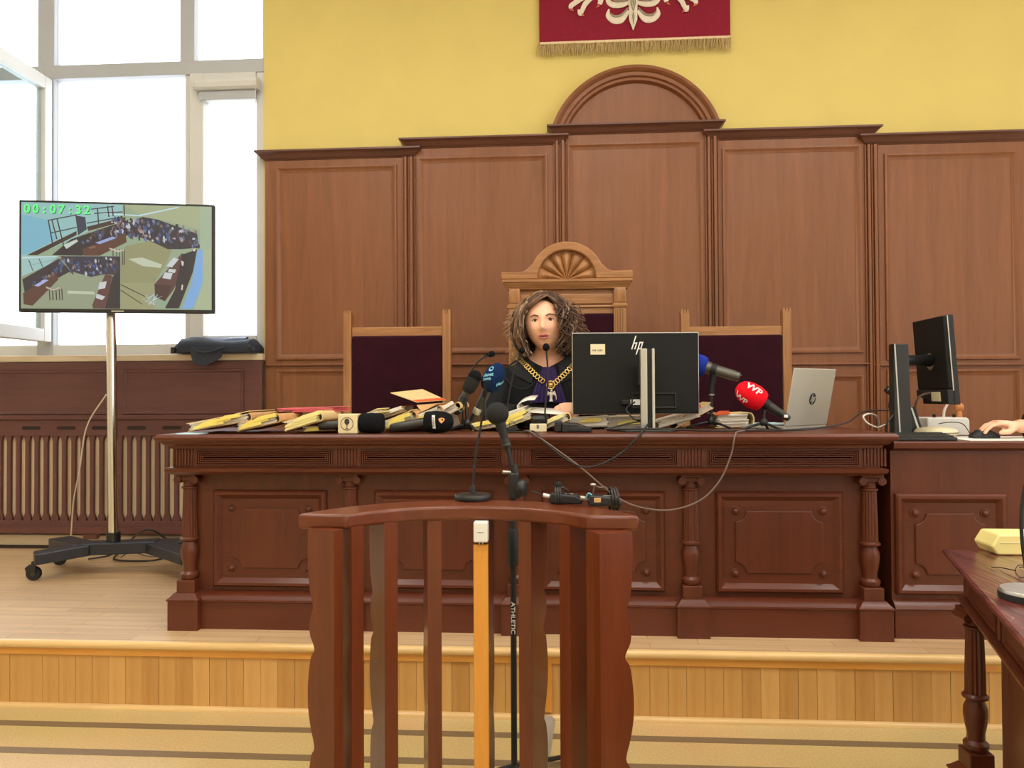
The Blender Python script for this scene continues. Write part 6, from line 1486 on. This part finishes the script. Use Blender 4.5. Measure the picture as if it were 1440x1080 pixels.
def head_geo(mb, M, s=1.0):
    nu, nv = 72, 56; R = []
    for k in range(nv + 1):
        t = PI * k / nv; ring = []
        for i in range(nu):
            a = 2 * PI * i / nu
            q = max(math.sin(t), 1e-3)
            nx, ny, nz = q * math.sin(a), -q * math.cos(a), -math.cos(t)
            x, y, z = nx * 0.088, ny * 0.094, nz * 0.116
            if nz < 0.1:
                kk = min(1, (0.1 - nz) / 1.1); x *= 1 - 0.22 * kk ** 1.6; 
                if ny > 0: y *= 1 - 0.35 * kk
                else: y *= 1 + 0.05 * kk
            if nz > 0.2 and ny < 0: y *= 1 - 0.06 * (nz - 0.2)
            if ny < -0.15:
                f = min(1, (-ny - 0.15) * 2.2)
                dy = 0
                dy -= 0.025 * g2(x, z, 0, -0.022, 0.0105, 0.015) + 0.012 * g2(x, z, 0, 0.004, 0.008, 0.024)      # nose
                dy -= 0.006 * (g2(x, z, 0.012, -0.028, 0.008, 0.008) + g2(x, z, -0.012, -0.028, 0.008, 0.008))
                dy += 0.0075 * (g2(x, z, 0.031, 0.008, 0.017, 0.011) + g2(x, z, -0.031, 0.008, 0.017, 0.011))        # eye hollows
                dy -= 0.0035 * g2(x, z, 0, 0.03, 0.05, 0.010)                                                          # brow
                dy -= 0.0055 * (g2(x, z, 0.042, -0.026, 0.02, 0.02) + g2(x, z, -0.042, -0.026, 0.02, 0.02))          # cheeks
                dy -= 0.0065 * g2(x, z, 0, -0.056, 0.024, 0.011)                                                       # mouth
                dy += 0.0035 * g2(x, z, 0, -0.074, 0.022, 0.007)
                dy -= 0.0075 * g2(x, z, 0, -0.094, 0.022, 0.014)                                                       # chin
                y += dy * f
            ring.append(M @ (V((x, y, z)) * s))
        R.append(ring)
    mb.rings(R)
    for sg in (-1, 1):
        mb.ball(M @ (V((sg * 0.086, 0.012, -0.004)) * s), (0.008 * s, 0.016 * s, 0.028 * s), 12, 10)
def face_parts(M, par, s=1.0):
    def at(x, y, z): return M @ (V((x, y, z)) * s)
    for sg in (-1, 1):
        e = MB(M).ball((sg * 0.032 * s, -0.0745 * s, 0.008 * s), (0.0125 * s, 0.010 * s, 0.0052 * s), 16, 10).build('eye', 'eye_white', par, 60)
        MB(M).ball((sg * 0.031 * s + 0.0005, -0.0820 * s, 0.008 * s), (0.0056 * s, 0.0042 * s, 0.0050 * s), 14, 8).build('iris', 'eye_iris', e, 60)
        MB().tube([at(sg * 0.018, -0.0855, 0.0085), at(sg * 0.030, -0.0868, 0.0145), at(sg * 0.045, -0.0785, 0.0095)], [0.0012, 0.0022, 0.0012], 8).build('eyelid', 'brow_hair', par, 60)
        MB().tube([at(sg * 0.015, -0.0925, 0.025), at(sg * 0.032, -0.0905, 0.031), at(sg * 0.050, -0.0775, 0.026)], [0.0026, 0.003, 0.0014], 8).build('eyebrow', 'brow_hair', par, 60)
    MB().tube([at(-0.022, -0.0890, -0.0555), at(-0.010, -0.0990, -0.0515), at(0, -0.1002, -0.0530), at(0.010, -0.0990, -0.0515), at(0.022, -0.0890, -0.0555)], [0.0012, 0.0036, 0.0034, 0.0036, 0.0012], 8).build('upper_lip', 'lips', par, 60)
    MB().tube([at(-0.020, -0.0880, -0.0610), at(-0.008, -0.0965, -0.0650), at(0.008, -0.0965, -0.0650), at(0.020, -0.0880, -0.0610)], [0.0012, 0.0042, 0.0042, 0.0012], 8).build('lower_lip', 'lips', par, 60)
    MB().tube([at(-0.018, -0.0915, -0.0578), at(0, -0.0985, -0.0588), at(0.018, -0.0915, -0.0578)], [0.0012, 0.0022, 0.0012], 8).build('mouth_line', 'eye_iris', par, 60)
PROF = [(-0.02, 0.20, 0.15), (0.1, 0.195, 0.14), (0.2, 0.185, 0.13), (0.34, 0.20, 0.135), (0.44, 0.212, 0.13), (0.50, 0.205, 0.118), (0.545, 0.178, 0.105), (0.575, 0.135, 0.09), (0.60, 0.092, 0.078), (0.625, 0.072, 0.068), (0.66, 0.066, 0.064)]
def surf(th, z, off=0.0, prof=PROF):
    for (z0, a0, b0), (z1, a1, b1) in zip(prof, prof[1:]):
        if z0 <= z <= z1 or (z1 == prof[-1][0] and z > z1):
            t = min(1, (z - z0) / (z1 - z0)); a, b = a0 + (a1 - a0) * t, b0 + (b1 - b0) * t; break
    n = 2.4
    c, s_ = math.cos(th), math.sin(th); k = (abs(c) ** n + abs(s_) ** n) ** (-1 / n)
    return V(((a + off) * s_ * k, -(b + off) * c * k, z))
def make_person(M, label, head_M, arms, robe_mat, rim_v, hand_specs, hs=1.0):
    """M places the pelvis frame (facing local -y); arms = two lists of local joints"""
    p = thing('person', label, 'person', M @ V((0, 0, 0)))
    b = MB(M)
    b.rings([[surf(2 * PI * i / 32, z, -0.012) for i in range(32)] for z in [k * 0.02 for k in range(32)]])
    HM = M @ head_M
    neck0 = V((0, 0.012, 0.56)); hc = head_M @ V((0, 0.03, -0.04))
    b.tube([neck0, neck0.lerp(hc, 0.5), hc], [0.062, 0.056, 0.055], 20)
    for arm in arms: b.tube(arm, [0.05, 0.045, 0.036, 0.027], 14)
    for sg in (-1, 1):
        b.tube([(sg * 0.09, 0.0, 0.0), (sg * 0.11, -0.22, 0.01), (sg * 0.11, -0.40, 0.0)], [0.085, 0.075, 0.058], 14)
        b.tube([(sg * 0.11, -0.40, 0.0), (sg * 0.11, -0.39, -0.22), (sg * 0.11, -0.36, -0.42)], [0.058, 0.05, 0.035], 14)
        b.tube([(sg * 0.11, -0.34, -0.445), (sg * 0.11, -0.42, -0.455), (sg * 0.11, -0.50, -0.462)], [0.036, 0.034, 0.024], 12)
    w = MB(); w.v = b.v; w.f = b.f
    head_geo(w, HM, hs)
    for hm, curls, th in hand_specs: hand_geo(w, hm, curls, th)
    body = w.build('body', 'skin', p, 60, remesh=0.0042)
    face_parts(HM, p, hs)
    # robe: torso with an open V at the neck, plus sleeves and a skirt over the lap
    r = MB(M); rows = 26; cols = 64
    def rim(th):
        a = abs((th + PI) % (2 * PI) - PI) / math.radians(78)
        return 0.630 if a >= 1 else rim_v + (0.630 - rim_v) * a ** 0.85
    R = []
    for k in range(rows + 1):
        t = k / rows; t = 1 - (1 - t) ** 1.6
        R.append([surf(2 * PI * i / cols, -0.02 + (rim(2 * PI * i / cols) + 0.02) * t, 0.012) for i in range(cols)])
    r.rings(R, True, False)
    for arm in arms:
        a = [V(q) for q in arm]; e = a[-1] + (a[-2] - a[-1]).normalized() * 0.03
        r.tube([a[0] + V((0, 0, 0.0)), a[0].lerp(a[1], 0.5), a[1], a[1].lerp(e, 0.5), e], [0.072, 0.068, 0.064, 0.058, 0.056], 20)
    r.tube([(0, 0, 0.02), (0, -0.25, 0.03), (0, -0.42, 0.0)], [0.19, 0.185, 0.17], 20)
    r.rings([[(0.18 * math.cos(2 * PI * i / 20), -0.30 + 0.15 * math.sin(2 * PI * i / 20), z) for i in range(20)] for z in (0.03, -0.2, -0.40)])
    r.build('robe', robe_mat, p, 60)
    for sg in (-1, 1): MB(M).ball((sg * 0.11, -0.44, -0.452), (0.044, 0.10, 0.04), 14, 10).build('shoe', 'matt_black', p, 60)
    return p, HM
# ---------------------------------------------------------------- the judge
JY = 3.77
hj = P(767, 454, JY - 0.10)
JZ = hj.z - 0.748
jx = PX(769, 540, JY)
JM = Matrix.Translation((jx, JY, JZ))
HJ = Matrix.Translation((hj.x - jx, -0.10, 0.748)) @ Matrix.Rotation(math.radians(-6), 4, 'Z') @ Matrix.Rotation(math.radians(-3), 4, 'Y') @ Matrix.Rotation(math.radians(3), 4, 'X')
def loc(p): return JM.inverted() @ V(p)
zt2 = BTOP - JZ
wl_ = loc(P(806, 574, 3.46)); wr2 = loc((jx - 0.10, 3.50, BTOP + 0.05))
wl_.z = max(wl_.z, zt2 + 0.045)
armL = [(0.185, 0.0, 0.505), (0.265, -0.10, 0.27 + 0.04), tuple((wl_ + V((0.05, 0.05, 0.0))).lerp(V((0.265, -0.10, 0.31)), 0.4)), tuple(wl_ + V((0.04, 0.01, 0)))]
armR = [(-0.185, 0.0, 0.505), (-0.255, -0.09, 0.31), (-0.20, -0.20, zt2 + 0.055), tuple(wr2)]
hmL = basis(JM @ (wl_ + V((0.03, 0.0, 0.0))), V((-0.97, -0.1, -0.12)).normalized(), V((0.05, -0.75, 0.62)).normalized(), V((-0.97, -0.1, -0.12)).normalized().cross(V((0.05, -0.75, 0.62)).normalized()))
def ortho(o, x, z):
    x = V(x).normalized(); z = V(z); y = z.cross(x).normalized(); z = x.cross(y); return basis(o, x, y, z)
hmL = ortho(JM @ (wl_ + V((0.03, 0.0, 0.0))), (-0.96, -0.15, -0.10), (-0.1, -0.8, 0.62))
hmR = ortho(JM @ wr2, (0.75, -0.6, -0.05), (0.1, -0.35, 0.9))
judge, HMj = make_person(JM, 'judge with curly brown hair in a black robe wearing a gold chain', HJ, [armL, armR], 'robe_black', 0.528,
    [(hmL, ((18, 25, 18), (22, 28, 20), (26, 30, 22), (30, 32, 24)), ((0.8, 0.5, -0.3), (0.95, 0.1, -0.3))), (hmR, ((15, 25, 20), (18, 28, 20), (22, 30, 22), (26, 30, 22)), ((0.7, 0.65, -0.1), (0.9, 0.3, -0.2)))], 1.15)
# collar with a rounded lower edge on either side, worn over the robe
def chest(px, py, off=0.016):
    """point on the front of the robe under a picture point"""
    d = ray(px, py); best = None; t0, t1 = 3.2, 4.2
    for k in range(240):
        Y = t0 + (t1 - t0) * k / 239; q = loc(CP + d * (Y / d.y))
        z = q.z; 
        if z < 0 or z > 0.66: continue
        th = math.atan2(q.x, -q.y); s_ = surf(th, z, off)
        if q.x ** 2 + q.y ** 2 <= s_.x ** 2 + s_.y ** 2: return JM @ q
    return P(px, py, JY - 0.1)
MB().tube(bez([chest(708, 528), chest(722, 543), chest(738, 547), chest(752, 538), chest(758, 524)], 30), 0.0035, 8).build('collar_edge', 'collar_black', judge)
for sg in (-1, 1):
    R = []
    for k in range(9):
        t = k / 8; row = []
        for j in range(7):
            v = j / 6; th = sg * math.radians(16 + 62 * t); a = min(1, (abs(math.degrees(th))) / 78)
            z1 = 0.528 + 0.106 * a ** 0.85; z = z1 - v * (0.10 - 0.035 * t)
            row.append(surf(th, z, 0.020 + 0.004 * (1 - v)))
        R.append(row)
    MB(JM).rings(R, False, False, False).build('lapel', 'collar_black', judge, 60)
# pleated purple jabot
R = []
n = 32
for r_ in range(8):
    t = r_ / 7; row = []
    for k in range(n + 1):
        u = k / n * 2 - 1; q = chest(771 + u * (9 + 17 * t), 516 + 50 * t, 0.022 + 0.004 * t)
        row.append(q + V((0, -0.004 * abs(math.sin(k * PI / 4)) * (0.4 + t), 0)))
    R.append(row)
MB().rings(R, False, False, False).build('jabot', 'jabot_purple', judge, 60)
# chain of office
path = bez([chest(x, y, 0.032) for x, y in ((723, 497), (731, 505), (742, 516), (755, 529), (767, 539))], 60)
path2 = bez([chest(x, y, 0.032) for x, y in ((781, 538), (792, 528), (802, 517.5), (812, 506), (818, 499))], 60)
chn = MB().torus(chest(774.5, 541.5, 0.036), 0.0185, 0.0034, (0, -1, 0.15), 24, 8).build('chain_of_office', 'gold', judge, 60)
c = chest(774.5, 541.5, 0.036)
b = MB()
for k in range(8):
    a = 2 * PI * k / 8; b.tube([c + V((0, -0.003, 0)), c + V((0.013 * math.cos(a), -0.003, 0.013 * math.sin(a)))], [0.004, 0.002], 6)
b.ball(c + V((0, -0.004, 0)), (0.007, 0.004, 0.007), 12, 8); b.build('rosette', 'gold', chn, 60)
for pth in (path, path2):
    acc = 0; last = pth[0]; nxt = 0.0; flip = 0
    for p, q in zip(pth, pth[1:]):
        acc += (q - p).length
        if acc >= nxt:
            d = (q - p).normalized(); nrm = V((0, -1, 0.25)); nrm = (nrm - d * nrm.dot(d)).normalized()
            MB().torus(p, 0.0108, 0.0026, nrm, 16, 6, 0.72, d).build('link', 'gold', chn, 60); nxt += 0.0155
pd = chest(775, 556, 0.03)
b = MB()
b.ball(pd + V((0, -0.006, 0.0)), (0.008, 0.005, 0.017), 12, 8); b.ball(pd + V((0.002, -0.008, 0.021)), (0.005, 0.004, 0.006), 10, 8)
for sg in (-1, 1):
    for k in range(4): b.tube([pd + V((sg * 0.005, -0.006, 0.008)), pd + V((sg * (0.016 + 0.002 * k), -0.006, 0.018 - 0.006 * k)), pd + V((sg * (0.022 + 0.001 * k), -0.006, 0.006 - 0.009 * k))], [0.004, 0.004, 0.0015], 6)
b.tube([pd + V((0, -0.006, -0.012)), pd + V((0, -0.006, -0.028))], [0.005, 0.009], 8); b.build('eagle_pendant', 'eagle_white', chn, 60)
# hair: a cap plus wavy locks
rh = random.Random(21); hs = 1.12
cap = MB(); R = []
for k in range(15):
    t = PI * (0.02 + 0.66 * k / 14)
    ring = []
    for i in range(40):
        a = 2 * PI * i / 40; fr = max(0, math.cos(a)); lim = 1 - 0.64 * fr ** 0.8
        tt = min(t, PI * 0.68 * lim); ring.append(HMj @ (V((math.sin(tt) * math.sin(a) * 0.094, -math.sin(tt) * math.cos(a) * 0.104 + 0.008, math.cos(tt) * 0.125 + 0.002)) * hs))
    R.append(ring)
cap.rings(R, True, False)
hb = cap.build('hair', 'hair_base', judge, 60)
locks = {'hair_dark': MB(), 'hair_mid': MB(), 'hair_grey': MB()}
for k in range(420):
    a = rh.uniform(math.radians(38), math.radians(322)); 
    side = math.sin(a)                                   # + right of the picture
    front = math.cos(a)
    # parting a little right of the middle
    t0 = rh.uniform(0.02, 0.16) * PI
    fall = rh.uniform(0.60, 1.0)
    puff = (0.040 if side < 0 else 0.030) + rh.uniform(-0.014, 0.022)
    n = 22; pts = []; ph = rh.uniform(0, 6.28); wv = rh.uniform(0.006, 0.016); fq = rh.uniform(2.4, 4.6)
    end_z = -0.085 - 0.055 * fall
    for j in range(n + 1):
        u = j / n
        if u < 0.55:
            t = t0 + (PI * 0.5 - t0) * u / 0.55
            rr = 1.0 + (puff / 0.09) * math.sin(t) ** 1.2
            p = V((math.sin(t) * math.sin(a) * 0.086 * rr, -math.sin(t) * math.cos(a) * 0.100 * rr + 0.008, math.cos(t) * (0.128 + 0.008)))
            last = p.copy()
        else:
            w_ = (u - 0.55) / 0.45
            p = V((last.x * (1 + 0.10 * math.sin(w_ * PI) - 0.22 * w_ ** 2), last.y * (1 - 0.2 * w_), last.z + (end_z - last.z) * w_))
        if p.y < -0.02:                                  # keep the oval of the face free
            ex, ez = p.x / 0.085, (p.z + 0.02) / 0.110; rr2 = math.sqrt(ex * ex + ez * ez)
            if rr2 < 1:
                k2 = (1 + 0.12 * rh.random()) / max(rr2, 0.05); p.x = p.x * k2 if abs(p.x) > 0.004 else 0.085 * (1 if side > 0 else -1); p.z = (p.z + 0.02) * min(k2, 2.5) - 0.02
        off = wv * math.sin(ph + fq * u * 6.28) * min(1, u * 2.5)
        p += V((off * math.cos(a) + off * 0.5 * (1 if side > 0 else -1), off * math.sin(a), off * 0.4))
        pts.append(HMj @ (p * hs))
    r0 = rh.uniform(0.0018, 0.0060)
    key = rh.choices(['hair_dark', 'hair_mid', 'hair_grey'], [0.25, 0.42, 0.33] if side < -0.15 else [0.55, 0.37, 0.08])[0]
    locks[key].tube(pts, [r0 * (0.6 + 0.5 * math.sin(PI * min(1, 0.15 + 0.85 * q / n))) for q in range(n + 1)], 6)
for k in range(150):                                   # loose frizz around the outline
    a = rh.uniform(math.radians(60), math.radians(300)); sd = math.sin(a); z0_ = rh.uniform(-0.12, 0.10)
    rr = 0.088 + 0.05 * math.cos(z0_ * 9); ph = rh.uniform(0, 6.28); L_ = rh.uniform(0.03, 0.07)
    pts = [HMj @ (V((sd * (rr + 0.006 * j + 0.008 * math.sin(ph + j * 1.3)), -math.cos(a) * rr * 0.9 + 0.006 * math.cos(ph + j * 1.7), z0_ - L_ * j / 7)) * hs) for j in range(8)]
    locks['hair_grey' if sd < 0.2 else 'hair_mid'].tube(pts, rh.uniform(0.0009, 0.0022), 5)
for k_, nm in (('hair_dark', 'dark_locks'), ('hair_mid', 'brown_locks'), ('hair_grey', 'greying_locks')): locks[k_].build(nm, k_, hb, 60, kind='stuff')
# front strands swept off the forehead from a parting right of the middle
fl_m = {'hair_dark': MB(), 'hair_mid': MB()}
for k in range(120):
    sg = -1 if k % 5 < 3 else 1
    u0 = rh.uniform(0, 1); jit = lambda v: rh.uniform(-v, v)
    px_ = 0.022
    if sg < 0:
        pts = [V((px_ + jit(0.004), -0.020 - 0.050 * u0, 0.128 - 0.018 * u0)), V((-0.012 + jit(0.006), -0.058 - 0.030 * u0, 0.122 - 0.026 * u0 + jit(0.004))), V((-0.052 + jit(0.006), -0.064 - 0.020 * u0, 0.100 - 0.030 * u0 + jit(0.005))), V((-0.082 + jit(0.006), -0.054, 0.052 - 0.016 * u0 + jit(0.006))), V((-0.096 + jit(0.008), -0.040, 0.010 + jit(0.01))), V((-0.088 + jit(0.012), -0.040, -0.035 + jit(0.012))), V((-0.104 + jit(0.014), -0.028, -0.075 + jit(0.014)))]
    else:
        pts = [V((px_ + jit(0.004), -0.020 - 0.050 * u0, 0.128 - 0.018 * u0)), V((0.048 + jit(0.006), -0.056 - 0.022 * u0, 0.108 - 0.024 * u0 + jit(0.004))), V((0.076 + jit(0.005), -0.058, 0.070 - 0.016 * u0 + jit(0.006))), V((0.092 + jit(0.006), -0.046, 0.024 + jit(0.01))), V((0.088 + jit(0.01), -0.040, -0.03 + jit(0.012))), V((0.102 + jit(0.012), -0.03, -0.075 + jit(0.014)))]
    fl_m['hair_dark' if rh.random() < (0.55 if sg < 0 else 0.75) else 'hair_mid'].tube([HMj @ (q * hs) for q in bez(pts, 28)], rh.uniform(0.0022, 0.0052), 6)
for k_, nm in (('hair_dark', 'front_locks'), ('hair_mid', 'brown_front_locks')): fl_m[k_].build(nm, k_, hb, 60, kind='stuff')
# the sheet she is reading: rolled up at its far end
R = []
pa_, pc_ = P(800, 579, 3.40), P(738, 572, 3.36)
for k in range(17):
    t = k / 16
    if t < 0.62: x = pa_.x + (pc_.x - pa_.x) * t / 0.62; z = BTOP + 0.062 + 0.022 * t
    else:
        a = (t - 0.62) / 0.38 * PI * 1.05; x = pc_.x - 0.036 * math.sin(a); z = BTOP + 0.076 + 0.030 * (1 - math.cos(a)) / 1.0 * 0.9
        if a > PI / 2: x += 0.022 * (a - PI / 2)
    R.append([(x, 3.34, z), (x + 0.01, 3.50, z + 0.02)])
sh = MB().rings(R, False, False, False).build('curled_sheet', 'paper_white', None, 60)
md = sh.modifiers.new('thickness', 'SOLIDIFY'); md.thickness = 0.0012
tag(sh, 'curled white sheet held above the files by the judge', 'paper')
# ---------------------------------------------------------------- the clerk, at the mouse
cz = CT
wc = V((PX(1425, 598, 3.20), 3.20, cz + 0.050))
KX, KY = wc.x + 0.60, 3.38
KM = Matrix.Translation((KX, KY, cz - 0.27)) @ Matrix.Rotation(math.radians(-90), 4, 'Z')
kl = lambda p: KM.inverted() @ V(p)
HK = Matrix.Translation((0, -0.05, 0.748)) @ Matrix.Rotation(math.radians(6), 4, 'X')
w_l = kl(wc)
# facing -x of the room: local -y -> room -x
shR = V((0.185, 0, 0.505)); shL = V((-0.185, 0, 0.505))
near_ = shR if (KM @ shR).y < (KM @ shL).y else shL; far_ = shL if near_ is shR else shR
sg = 1 if near_.x > 0 else -1
el = V((sg * 0.25, -0.08, 0.325))
arm1 = [tuple(near_), tuple(el), tuple(el.lerp(w_l, 0.55)), tuple(w_l + V((0, 0.02, 0)))]
wo = V((-sg * 0.10, -0.34, 0.325)); arm2 = [tuple(far_), (-sg * 0.25, -0.08, 0.335), (-sg * 0.18, -0.22, 0.325), tuple(wo)]
hk1 = basis(wc + V((0.012, 0, 0.0)), (-1, 0, 0), (0, -1, 0), (0, 0, 1))
hk1 = ortho(wc + V((0.012, 0, 0)), (-0.985, 0.0, 0.17), (0.16, 0.0, 0.98))
hk2 = ortho(KM @ wo, (-1, 0, 0), (0, 0, 1))
clerk, HMk = make_person(KM, 'person in dark clothes reaching a bare hand to the computer mouse', HK, [arm1, arm2], 'robe_black', 0.57,
    [(hk1, ((24, 26, 12), (22, 28, 14), (22, 30, 16), (24, 32, 18)), ((0.72, 0.62, -0.42), (0.98, 0.10, -0.28))), (hk2, ((12, 20, 14), (12, 20, 14), (14, 22, 16), (16, 22, 16)), ((0.75, 0.62, -0.2), (0.95, 0.25, -0.25)))], 1.0)
cap = MB(); R = []
for k in range(13):
    t = PI * (0.02 + 0.62 * k / 12); ring = []
    for i in range(36):
        a = 2 * PI * i / 36; fr = max(0, math.cos(a)); tt = min(t, PI * 0.64 * (1 - 0.5 * fr ** 1.5))
        ring.append(HMk @ V((math.sin(tt) * math.sin(a) * 0.088, -math.sin(tt) * math.cos(a) * 0.106 + 0.006, math.cos(tt) * 0.128)))
    R.append(ring)
cap.rings(R, True, False); hk = cap.build('hair', 'hair_dark', clerk, 60); md = hk.modifiers.new('thickness', 'SOLIDIFY'); md.thickness = 0.012
# a plain chair for the clerk, mostly out of the picture
oc = thing('office_chair', 'black office chair behind the clerk at the side desk', 'chair', (KX, KY, PLAT))
zs_ = (KM @ V((0, 0, -0.02))).z - 0.14
MB().box(KX - 0.22, KX + 0.24, KY - 0.24, KY + 0.24, zs_, zs_ + 0.07).build('seat', 'matt_black', oc, 0, 0.03, 3)
MB().box(KX + 0.22, KX + 0.28, KY - 0.21, KY + 0.21, zs_ + 0.16, zs_ + 0.66).build('backrest', 'matt_black', oc, 0, 0.025, 3)
MB().box(KX + 0.24, KX + 0.27, KY - 0.03, KY + 0.03, zs_ - 0.02, zs_ + 0.3).build('back_bracket', 'gunmetal', oc, 0, 0.004)
MB().cyl((KX, KY, PLAT + 0.07), (KX, KY, zs_), 0.025).build('gas_post', 'gunmetal', oc, 60)
for k in range(5):
    a = 2 * PI * k / 5
    MB().tube([(KX, KY, PLAT + 0.09), (KX + 0.26 * math.cos(a), KY + 0.26 * math.sin(a), PLAT + 0.06)], [0.022, 0.016], 8).build('foot', 'black_plastic', oc, 60)
    MB().lathe([(0.024, -0.012), (0.026, -0.008), (0.026, 0.008), (0.024, 0.012)], (KX + 0.26 * math.cos(a), KY + 0.26 * math.sin(a), PLAT + 0.0265), (-math.sin(a), math.cos(a), 0), 16).build('caster', 'rubber', oc, 50)
